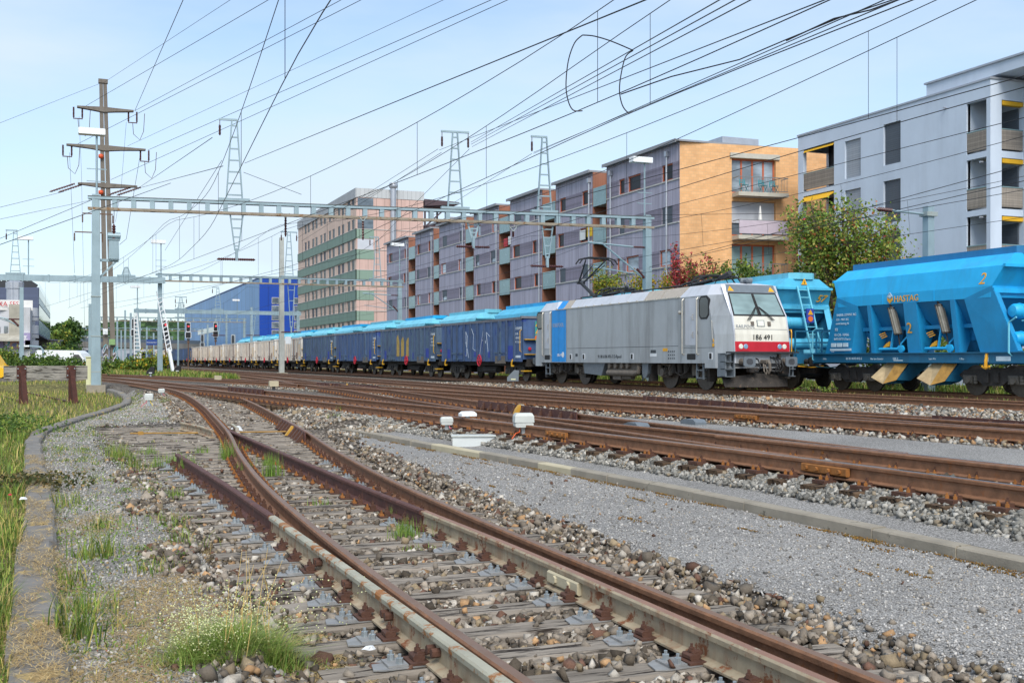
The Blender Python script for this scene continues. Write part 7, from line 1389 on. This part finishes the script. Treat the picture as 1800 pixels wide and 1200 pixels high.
jbox('grey junction box with yellow and pink cables in the gravel left of the siding', 262, 718, -.42, .24, .2, .22, ('cable_yellow', 'cable_pink')); jbox('small grey junction box with a red cable farther back left of the siding', 284, 702, -.38, .22, .15, .16, ('cable_pink',))
x, y = un(832, 772, -.28); z = gzz(x, y); t = thing('trackside_case', 'long low white trackside case with a small hooded device on its lid', 'equipment case', (x, y, z), -.32); b = MB(); b.box(-.36, .36, -.16, .16, 0, .17); b.build('body', M['case_grey'], t); b = MB(); b.box(-.385, .385, -.185, .185, .172, .192); b.build('lid', M['box_grey'], t)
x, y = un(822, 757, -.25); z = gzz(x, y); t = thing('hooded_device', 'small white mushroom-lidded box behind the white trackside case', 'junction box', (x, y, z)); b = MB(); b.cyl((0, 0, -.1), (0, 0, .27), .045, 8); b.build('post', M['zinc'], t); b = MB(); b.loft([[(-.15, -.1, .27), (.15, -.1, .27), (.15, .1, .27), (-.15, .1, .27)], [(-.15, -.1, .32), (.15, -.1, .32), (.15, .1, .32), (-.15, .1, .32)], [(-.1, -.07, .36), (.1, -.07, .36), (.1, .07, .36), (-.1, .07, .36)]]); b.build('lid', M['lamp_white'], t)
for i, (px, py) in enumerate(((383, 671), (481, 684))): x, y = un(px, py, -.2); t = thing('marker_block', ('pale concrete cable marker block farther back beside the nearest through track', 'pale concrete cable marker block nearer beside the nearest through track')[i], 'marker', (x, y, gzz(x, y)), group='concrete marker blocks'); b = MB(); b.box(-.2, .2, -.12, .12, .16, .4, .03); b.build('block', M['concrete_new'], t); b = MB(); b.box(-.06, .06, -.05, .05, -.1, .17); b.build('foot', M['dark_grey'], t)
for i, (px, py) in enumerate(((1218, 750), (1118, 757))):
    x, y = un(px, py, -.15); t = thing('track_magnet', ('grey flat track magnet lying between the rails on the right', 'grey flat track magnet lying between the rails on the left')[i], 'track magnet', (x, y, -.2), group='track magnets'); b = MB(); b.prism([(-.28, .1), (.25, .1), (.25, .16), (.1, .2), (-.2, .2), (-.28, .15)], 'x', -.12, .12); b.build('body', M['mid_grey'], t)
# ---------------------------------------------------------------- buffer stop and its stub track
BX, BY = -.5, 43.5; BA_ = math.atan(2.8/21); zb = -.40
fS = lambda s: BX-(s-BY)*math.tan(BA_)
ts = track('railway_track', 'overgrown stub track behind the buffer stop on the left', fS, 43.2, 66, lambda s: zb+0*np.asarray(s, float), [M['rail_rust_red'], M['rail_rust_red']])
bs = thing('buffer_stop', 'old buffer stop with a weathered grey timber beam on two rusty steel posts', 'buffer stop', (BX, BY, zb-.17), BA_)
def bl(x, y, z): return (x, y, z+.17)
b = MB(); b.box(-1.4, 1.4, -.0, .18, .17+.78, .17+1.28); b.build('beam', M['beam_wood'], bs)
b = MB(); b.box(-1.4, 1.4, -.004, -.001, .17+1.02, .17+1.03); b.build('board_joint', M['dark_grey'], bs)
mat('rust_dark', '#4b2b24', .8, .2, var=.25, scale=5, bmp=.2, spots='#6d3f2c', spk=.58, spscale=5)
for x in (-.83, .83):
    b = MB(); b.bar((x, .05, .1), (x, .05, 1.38), .16, .1); b.bar((x+.1, -.4, .0), (x+.02, -.03, 1.25), .17, .13); b.prism([(x-.16, 1.0), (x+.16, 1.0), (x+.16, 1.42), (x+.1, 1.46), (x-.1, 1.46), (x-.16, 1.42)], 'y', -.03, -.008); b.build('post', M['rust_dark'], bs)
    b = MB(); [b.cyl((x+d, -.045, z), (x+d, -.03, z), .025, 6) for d in (-.12, .12) for z in (1.1, 1.35)]; b.build('bolt', M['zinc'], bs)
# ================================================================ plants
mat('bark', '#5d5145', .9, var=.25, scale=4, bmp=.4, bscale=20)
GR = [lin(c) for c in ('#4f6a2a', '#6c8433', '#3f5826', '#869440', '#97953f')]; YG = [lin(c) for c in ('#7f8f2f', '#a39a30', '#5f7a2c', '#c09a2f', '#8a6a2c')]; RD_ = [lin(c) for c in ('#bf4a58', '#a83a46', '#cf6a5c', '#9a7a3c', '#6f7a38')]; DG = [lin(c) for c in ('#2f4a22', '#3f5a28', '#4e6a2e', '#283e1f')]
def plant(name, label, cat, x, y, h, w, pal, wts, n, leaf, zb=-.3, trunk=.12, stems=5, spike=False, group=None, crown_lo=.12):
    t = thing(name, label, cat, (x, y, zb), group=group); b = MB(); tips = []
    for i in range(stems):
        a = random.random()*6.28; r = w*random.uniform(.25, .5); hh = h*random.uniform(.72, 1.0); e = Vector((r*math.cos(a), r*math.sin(a), hh*.93)); m = Vector((e.x*.35, e.y*.35, hh*.45))
        b.tube([(0, 0, -.1), m, e], [trunk, trunk*.55, trunk*.15], 6); tips.append((m, e))
        for k in range(3): f = random.uniform(.3, .9); q = m+(e-m)*f; c = q+Vector((random.uniform(-1, 1)*w*.28, random.uniform(-1, 1)*w*.28, h*.12)); b.tube([q, c], [trunk*.25, trunk*.08], 4); tips.append((q, c))
    b.build('trunk', M['bark'], t); P = []
    per = max(1, n//len(tips))
    for m, e in tips:
        f = rng.uniform(crown_lo*0, 1, per)[:, None]; c = np.array(m)[None]*(1-f)+np.array(e)[None]*f; sp = w*(.105 if not spike else .07)*(1.15-f*.6)
        # small clumps so that gaps stay open
        cl = rng.normal(0, 1, (per//14+1, 3)); cid = rng.integers(0, len(cl), per); q = c+cl[cid]*sp*1.1+rng.normal(0, 1, (per, 3))*sp*.42; q[:, 2] = np.maximum(q[:, 2], h*crown_lo*rng.uniform(.4, 1, per)); P.append(q)
    V, T, C = leafcloud(np.concatenate(P), leaf, pal, wts); o = npmesh('crown', V, T, M['leaf'], C); o.parent = t; return t
def shrub_at(px, py, t_, w, pal, wts, n, leaf, name, label, cat='shrub', spike=False, zb=-.3, group=None):
    y = sat(px, t_); Z = dep(px, t_); return plant(name, label, cat, t_, y, pz(py, Z)-zb, w, pal, wts, n, leaf, zb, .07, 8, spike, group)
y = sat(1492, 35.5); plant('tree', 'loose tree with green and reddish autumn leaves in front of the pale grey block', 'tree', 35.5, y, pz(342, dep(1492, 35.5))+.3, 4.9, [lin(c) for c in ('#6a8536', '#87993f', '#546f2e', '#a0a04c', '#b0a552', '#a8643a', '#b03038')], [3.6, 3.2, 2.6, 1.8, 1.0, .8, .1], 14000, .17, -.3, .2, 15)
for px, py, w, pal, wts, n, lab, sp in ((1075, 448, 2.4, YG, [3, 2, 3, 1, .5], 1800, 'sparse yellow-green shrub behind the raised pantograph', False), (1108, 470, 2.2, YG, [3, 1, 3, 1, .5], 1500, 'low green shrub left of the mast behind the locomotive', False), (1165, 452, 3.0, YG, [2, 3, 1.5, 2.5, 1], 3600, 'golden yellow shrub just right of the mast behind the locomotive', False), (1210, 418, 2.0, RD_, [4, 3, 2, 1, 1], 2600, 'slender crimson shrub in front of the brick corner', True), (1236, 432, 2.2, RD_+GR[:2], [2, 2, 1, 2, 2, 2, 2], 2600, 'tall green and dark red shrub before the yellow brick wall', True), (1262, 448, 1.3, RD_, [2, 2, 3, 2, 2], 700, 'thin bronze-leaved shrub before the yellow brick wall', True), (1290, 446, 2.6, GR, [3, 3, 2, 2, 1], 2600, 'fresh green shrub left of the brick-wall balconies', False), (1338, 436, 2.4, GR, [3, 3, 2, 2, 1], 2500, 'green shrub below the brick-wall balconies', False), (1372, 462, 2.6, GR, [3, 3, 2, 2, 1], 2400, 'low green shrub right of the brick-wall balconies', False), (1412, 465, 1.8, GR+[lin('#a0522d')], [2, 2, 2, 2, 1, 2], 1200, 'small rusty-leaved shrub at the corner of the pale grey block', False)): shrub_at(px, py, 33.8, w, pal, wts, int(n*(1.0 if sp else 1.5)), .16, 'shrub', lab, spike=sp, group='autumn shrubs behind the hopper track')
for i, (px, py) in enumerate(((1020, 560), (1370, 600), (1560, 590), (1600, 560), (1640, 610), (1760, 600))): shrub_at(px, py, 31.5, 3.0, GR, [3, 3, 2, 2, 1], 2200, .16, 'shrub', 'dense green shrub on the bank behind the wagons, '+ords[i]+' from the left', group='shrubs on the bank')
for px in (1450, 1435): pass
shrub_at(1449, 678, 25.0, .7, GR, [3, 3, 1, 2, 1], 250, .09, 'weed_plant', 'small bright green weed beside the hopper track below the buffers', 'weed'); shrub_at(1413, 680, 24.9, .6, GR, [3, 3, 1, 2, 1], 160, .09, 'weed_plant', 'small green weed beside the locomotive plough', 'weed')
def far(px, py, Z, w, pal, wts, n, leaf, name, label, cat, zb=-.4, group=None, trunk=.15, clo=.1): x, y = XY(px, Z); return plant(name, label, cat, x, y, pz(py, Z)-zb, w, pal, wts, n, leaf, zb, trunk, 7, False, group, clo)
far(104, 560, 235, 8, DG+GR[:2], [2, 3, 3, 1, 2, 1], 7000, .7, 'tree', 'round dark green tree behind the dark office block', 'tree', trunk=.4); far(94, 574, 225, 5.5, GR, [3, 2, 2, 1, 2], 4000, .6, 'tree', 'lighter green tree in front of the dark round tree', 'tree', trunk=.3); far(116, 582, 250, 5, DG, [2, 3, 2, 1], 3500, .7, 'tree', 'dark green tree right of the round tree, above the bridge', 'tree', trunk=.3)
far(118, 606, 180, 5, DG, [2, 2, 2, 1], 1500, .4, 'shrub', 'dark bush under the end of the road bridge', 'shrub'); far(92, 606, 100, 3.4, GR, [3, 3, 1, 2, 1], 1500, .22, 'shrub', 'thin young tree in front of the concrete shed', 'shrub'); far(24, 616, 82, 3.0, GR, [2, 4, 1, 2, 1], 3200, .2, 'shrub', 'feathery green bush in front of the graffitied factory', 'shrub')
for i, (px, py, w) in enumerate(((45, 638, 2.4), (60, 634, 2.4), (76, 626, 2.2), (92, 641, 2.8), (108, 640, 2.8), (124, 640, 2.8), (140, 641, 2.8), (152, 642, 2.0), (5, 645, 2.8))): far(px, py, 78, w, GR[:3]+DG[1:3], [3, 3, 2, 2, 2], 1700, .2, 'shrub', 'green hedge bush behind the buffer stop, '+(ords[i] if i < 8 else 'leftmost')+' along the hedge', 'shrub', group='hedge behind the buffer stop')
for i, (px, py, w, pl) in enumerate(((210, 636, 3, GR), (222, 640, 3, GR), (238, 636, 3.2, YG), (250, 638, 3, DG), (262, 630, 3.4, YG), (274, 640, 2.2, GR), (172, 644, 2.5, GR))): far(px, py, 110, w, pl[:4], [3, 2, 2, 1], 1500, .28, 'shrub', ('bush by the foot of the power pole', 'green bush right of the power pole', 'brownish bush behind the red planter', 'dark bush behind the red planter', 'tall brownish bush left of the station sign', 'green bush right of the station sign', 'low bush behind the near portal post')[i], 'shrub', group='bushes on the grass island')
mat('terracotta', '#a2604a', .85, var=.15); x, y = XY(240, 105); t = thing('planter', 'long red clay planter edge in front of the brownish bushes', 'planter', (x, y, -.25)); b = MB(); b.box(-1.9, 1.9, -.15, .15, 0, .32, .03); b.build('trough', M['terracotta'], t)
# flowering weed in the foreground
x, y = un(400, 1160, -.5); nb = 5200; tt = rng.normal(0, .21, nb)+x+.05; s_ = rng.normal(0, .09, nb)+y-.03; h_ = rng.uniform(.06, .27, nb)*np.exp(-((tt-x-.05)/.42)**2)*(.7+.5*np.sin(tt*13)**2); V1 = blades(onground(tt, s_), h_, .0021, 1.5, [lin(c) for c in ('#86a04a', '#98ad57', '#6f8f3d', '#b0b86c', '#b5a56c')], [3, 3, 2, 2, 1])
o = npmesh('foliage', V1[0]-np.array([x, y, -.5]), V1[1], M['blade'], V1[2]); t = thing('flowering_weed', 'bushy flowering weed with tiny cream blossoms at the lower edge', 'weed', (x, y, -.5)); o.parent = t
nf = 1100; f1 = rng.uniform(0, 1, nf) < .6; fx_ = np.where(f1, x-.12+rng.normal(0, .11, nf), x+.1+rng.normal(0, .25, nf)); fy_ = y+rng.normal(0, .12, nf); fz_ = -.5+np.where(f1, rng.uniform(.1, .3, nf), rng.uniform(.12, .4, nf)); o2 = stones('blossom', np.stack([fx_-x, fy_-y, fz_+.5], 1), .0055, [lin('#e6e6b8'), lin('#d7dca0')], [2, 1], M['blade']); del o2['kind']; o2.parent = t
b = MB()
for i in range(14): a = x+.1+rng.normal(0, .16); bb_ = y+rng.normal(0, .1); b.tube([(a-x, bb_-y, .0), (a-x+rng.normal(0, .03), bb_-y, .25), (a-x+rng.normal(0, .06), bb_-y, rng.uniform(.35, .62))], [.0022, .0018, .001], 4)
mat('straw_stem', '#c7aa6a', .8); b.build('dry_stalk', M['straw_stem'], t)
# dark leaf heap on the edging stones, litter
x, y = un(40, 850, -.4); n = 2600; P = np.stack([x-.25+rng.normal(0, .42, n), y+rng.normal(0, .28, n), rng.uniform(0, .16, n)], 1); P[:, 2] += gz(P[:, 0], P[:, 1])+.06; v_, t_, c_ = leafcloud(P, .05, [lin(c) for c in ('#5f5a36', '#47482a', '#73683c', '#3d4a26', '#8a7348')], [3, 3, 2, 2, 1]); struct(npmesh('ivy', v_, t_, M['leaf'], c_), 'stuff')
x, y = un(10, 760, -.4); n = 2500; P = np.stack([x-.3+rng.normal(0, .6, n), y+rng.normal(0, .7, n), rng.uniform(.05, .45, n)], 1); P[:, 2] += gz(P[:, 0], P[:, 1]); v_, t_, c_ = leafcloud(P, .07, GR[:4], [3, 3, 2, 1]); struct(npmesh('brambles', v_, t_, M['leaf'], c_), 'stuff')
def litter(label, px, py, zb, m, sz): x, y = un(px, py, zb); q = thing('litter', label, 'litter', (x, y, zb)); b = MB(); b.loft([[(random.uniform(.6, 1)*sz*math.cos(a), random.uniform(.5, .9)*sz*math.sin(a), random.uniform(0, .25)*sz) for a in np.linspace(0, 5.4, 7)], [(random.uniform(.3, .6)*sz*math.cos(a), random.uniform(.3, .6)*sz*math.sin(a), random.uniform(.3, .6)*sz) for a in np.linspace(0, 5.4, 7)]]); b.build('scrap', M[m], q)
litter('crumpled white scrap between the sleepers near the lower edge', 648, 1142, -.5, 'lamp_white', .045); litter('crumpled plastic bag lying beside the crossing of the siding', 416, 757, -.45, 'white_lattice', .2); litter('small white wrapper on the edging stones at the left edge', 40, 878, -.38, 'lamp_white', .05); litter('small red can lid beside the edging stones', 17, 870, -.38, 'hand_red', .03)
# ================================================================ vehicles
mat('car_white', '#dfe2e4', .3, 0, var=.03); mat('car_yellow', '#e0b01c', .3, var=.04); mat('tyre', '#1c1c1d', .8)
def vehicle(name, label, cat, px, Z, zb, rz, prof, wid, col, wins, wheels, group=None):
    x, y = XY(px, Z); t = thing(name, label, cat, (x, y, zb), rz, group=group); b = MB(); h = wid/2
    b.loft([[(u, -h*k, z) for u, z in prof] for k in (1,)]+[[(u, h, z) for u, z in prof]]); b.build('body', M[col], t)
    for w in wins:
        for k in (-1, 1): b = MB(); b.prism(w, 'y', k*(h+.012), k*(h-.03)); b.build('window', M['dark_glass'], t)
    for u, r in wheels:
        for k in (-1, 1): b = MB(); b.lathe((u, k*(h-.05), r), [(r*.5, -.1), (r, -.1), (r, .1), (r*.5, .1)], 16, 'y'); w_ = b.build('wheel', M['tyre'], t); b = MB(); b.lathe((u, k*(h-.05), r), [(r*.1, -.105), (r*.55, -.105), (r*.55, .105), (r*.1, .105)], 12, 'y'); b.build('rim', M['zinc'], w_)
    return t
VAN = [(-2.6, .35), (2.4, .35), (2.65, .5), (2.6, 1.0), (1.9, 1.25), (1.35, 2.1), (1.0, 2.35), (-2.4, 2.4), (-2.6, 2.2)]; CAR = [(-2.1, .3), (2.1, .3), (2.2, .55), (2.0, .85), (1.1, 1.0), (.4, 1.48), (-1.3, 1.5), (-1.95, 1.05), (-2.15, .9)]
vehicle('delivery_van', 'white delivery van parked behind the hedge, left of the near portal post', 'van', 122, 98, -.45, -TH, VAN, 1.95, 'car_white', ([(1.75, 1.3), (1.2, 2.0), (.75, 2.0), (.75, 1.3)],), ((-1.7, .34), (1.75, .34))); vehicle('parked_car', 'white estate car with dark windows parked in front of the white van', 'car', 98, 92, -.45, -TH+math.pi/2*1.05, CAR, 1.8, 'car_white', ([(.95, 1.02), (.35, 1.4), (-1.2, 1.42), (-1.75, 1.02)],), ((-1.3, .31), (1.35, .31)))
vehicle('delivery_van', 'yellow van cut off by the left edge of the picture', 'van', -48, 76, -.45, -TH, [(u, z*.95) for u, z in VAN], 1.95, 'car_yellow', ([(1.95, 1.2), (1.25, 1.95), (.55, 1.95), (.55, 1.2)],), ((-1.7, .34), (1.75, .34)))
for i, (px, zz) in enumerate(((138, 0), (166, 6))): vehicle('parked_car', ('white car driving over the bridge, left one', 'white car driving over the bridge, right one')[i], 'car', px, 288+zz, pz(602, ZR), -TH-.1, CAR, 1.8, 'car_white', ([(.95, 1.02), (.35, 1.4), (-1.2, 1.42), (-1.75, 1.02)],), ((-1.3, .31), (1.35, .31)), 'cars on the bridge')
def streetlamp(label, px, y0_, y1_, Z, arm=1): v = at(px, y0_, Z); g = at(px, y1_, Z); t = thing('street_lamp', label, 'street lamp', g); b = MB(); b.tube([(0, 0, 0), (0, 0, v.z-g.z-.3), (-.2*arm, 0, v.z-g.z), (-1.2*arm, 0, v.z-g.z+.1)], .09, 6); b.build('pole', M['galv'], t); b = MB(); b.box(-1.9*arm, -1.1*arm, -.15, .15, v.z-g.z+.02, v.z-g.z+.16); b.build('lamp_head', M['lamp_white'], t)
streetlamp('curved street lamp on the road bridge before the hill', 134, 568, 602, 296); streetlamp('short dark lamp post in front of the concrete shed', 76, 610, 640, 95)
bp2 = thing('barrier_post', 'red and white striped post beside the white van', 'post', XY(147, 92)+(-.4,)); b = MB(); [b.mat(i % 2).box(-.09, .09, -.05, .05, .25*i, .25*i+.249) for i in range(6)]; b.build('post', [M['hand_red'], M['ink_white']], bp2)
wf = thing('garden_wall', 'low white wall below the concrete shed behind the hedge', 'wall', XY(70, 120)+(-.4,), -TH); b = MB(); b.box(-1.2, 3.5, -.1, .1, 0, 1.6); b.build('panel', M['white_render'], wf)
# town under the bridge, wooded hill
for i, (px, y0_, Z, w, m) in enumerate(((120, 616, 340, 6, 'blue_side'), (150, 612, 380, 9, 'white_render'), (225, 614, 420, 10, 'zinc_pipe'), (262, 613, 400, 8, 'white_render'), (290, 612, 460, 12, 'blue_side'), (310, 613, 430, 9, 'zinc_pipe'))): x, y = XY(px, Z); t = thing('distant_house', 'pale flat-roofed hall glimpsed below the bridge, '+ords[i]+' from the left', 'building', (x, y, -.4), -TH, group='halls beyond the bridge'); b = MB(); b.box(-w/2, w/2, 0, 12, 0, pz(y0_, Z)+.4); b.build('wall', M[m], t); b = MB(); b.box(-w/2-.2, w/2+.2, -.2, 12.2, pz(y0_, Z)+.4, pz(y0_, Z)+.7); b.build('roof', M['roof_grey'], t)
hp_ = [(40, 610), (120, 583), (135, 577), (160, 572), (190, 566), (220, 563), (255, 565), (290, 562), (320, 565), (350, 570), (420, 575), (520, 580), (640, 600)]; V, T = [], []; NR = 6
for px, py in hp_:
    for k in range(NR): Z = 1150+k*120; u = k/(NR-1); zz_ = (pz(py, 1500)-6)*math.sin(min(1, u*1.25)*math.pi/2)-1; x, y = XY(px, Z); V.append((x, y, zz_))
for i in range(len(hp_)-1):
    for k in range(NR-1): a = i*NR+k; T += [(a, a+NR, a+1), (a+1, a+NR, a+NR+1)]
mat('meadow', '#5f7a3c', .9, var=.25, scale=.01); struct(npmesh('hill', V, T, M['meadow'], smooth=True))
n = 7000; u = rng.uniform(0, 1, n); pxs = rng.uniform(45, 620, n); Zs = 1150+u*600; ph = np.interp(pxs, [p[0] for p in hp_], [p[1] for p in hp_]); hz = ((EYE-(ph-HY)/FP*1500)-6)*np.sin(np.minimum(1, u*1.25)*np.pi/2)+2; X = (pxs-HX)/FP*Zs
stones('forest', np.stack([X*CT+Zs*ST, -X*ST+Zs*CT, hz], 1), 7.0*rng.uniform(.6, 1.3, n), [lin(c) for c in ('#263b22', '#2f4828', '#385230', '#213420', '#42592f')], [2, 3, 2, 2, 1], M['stone'])
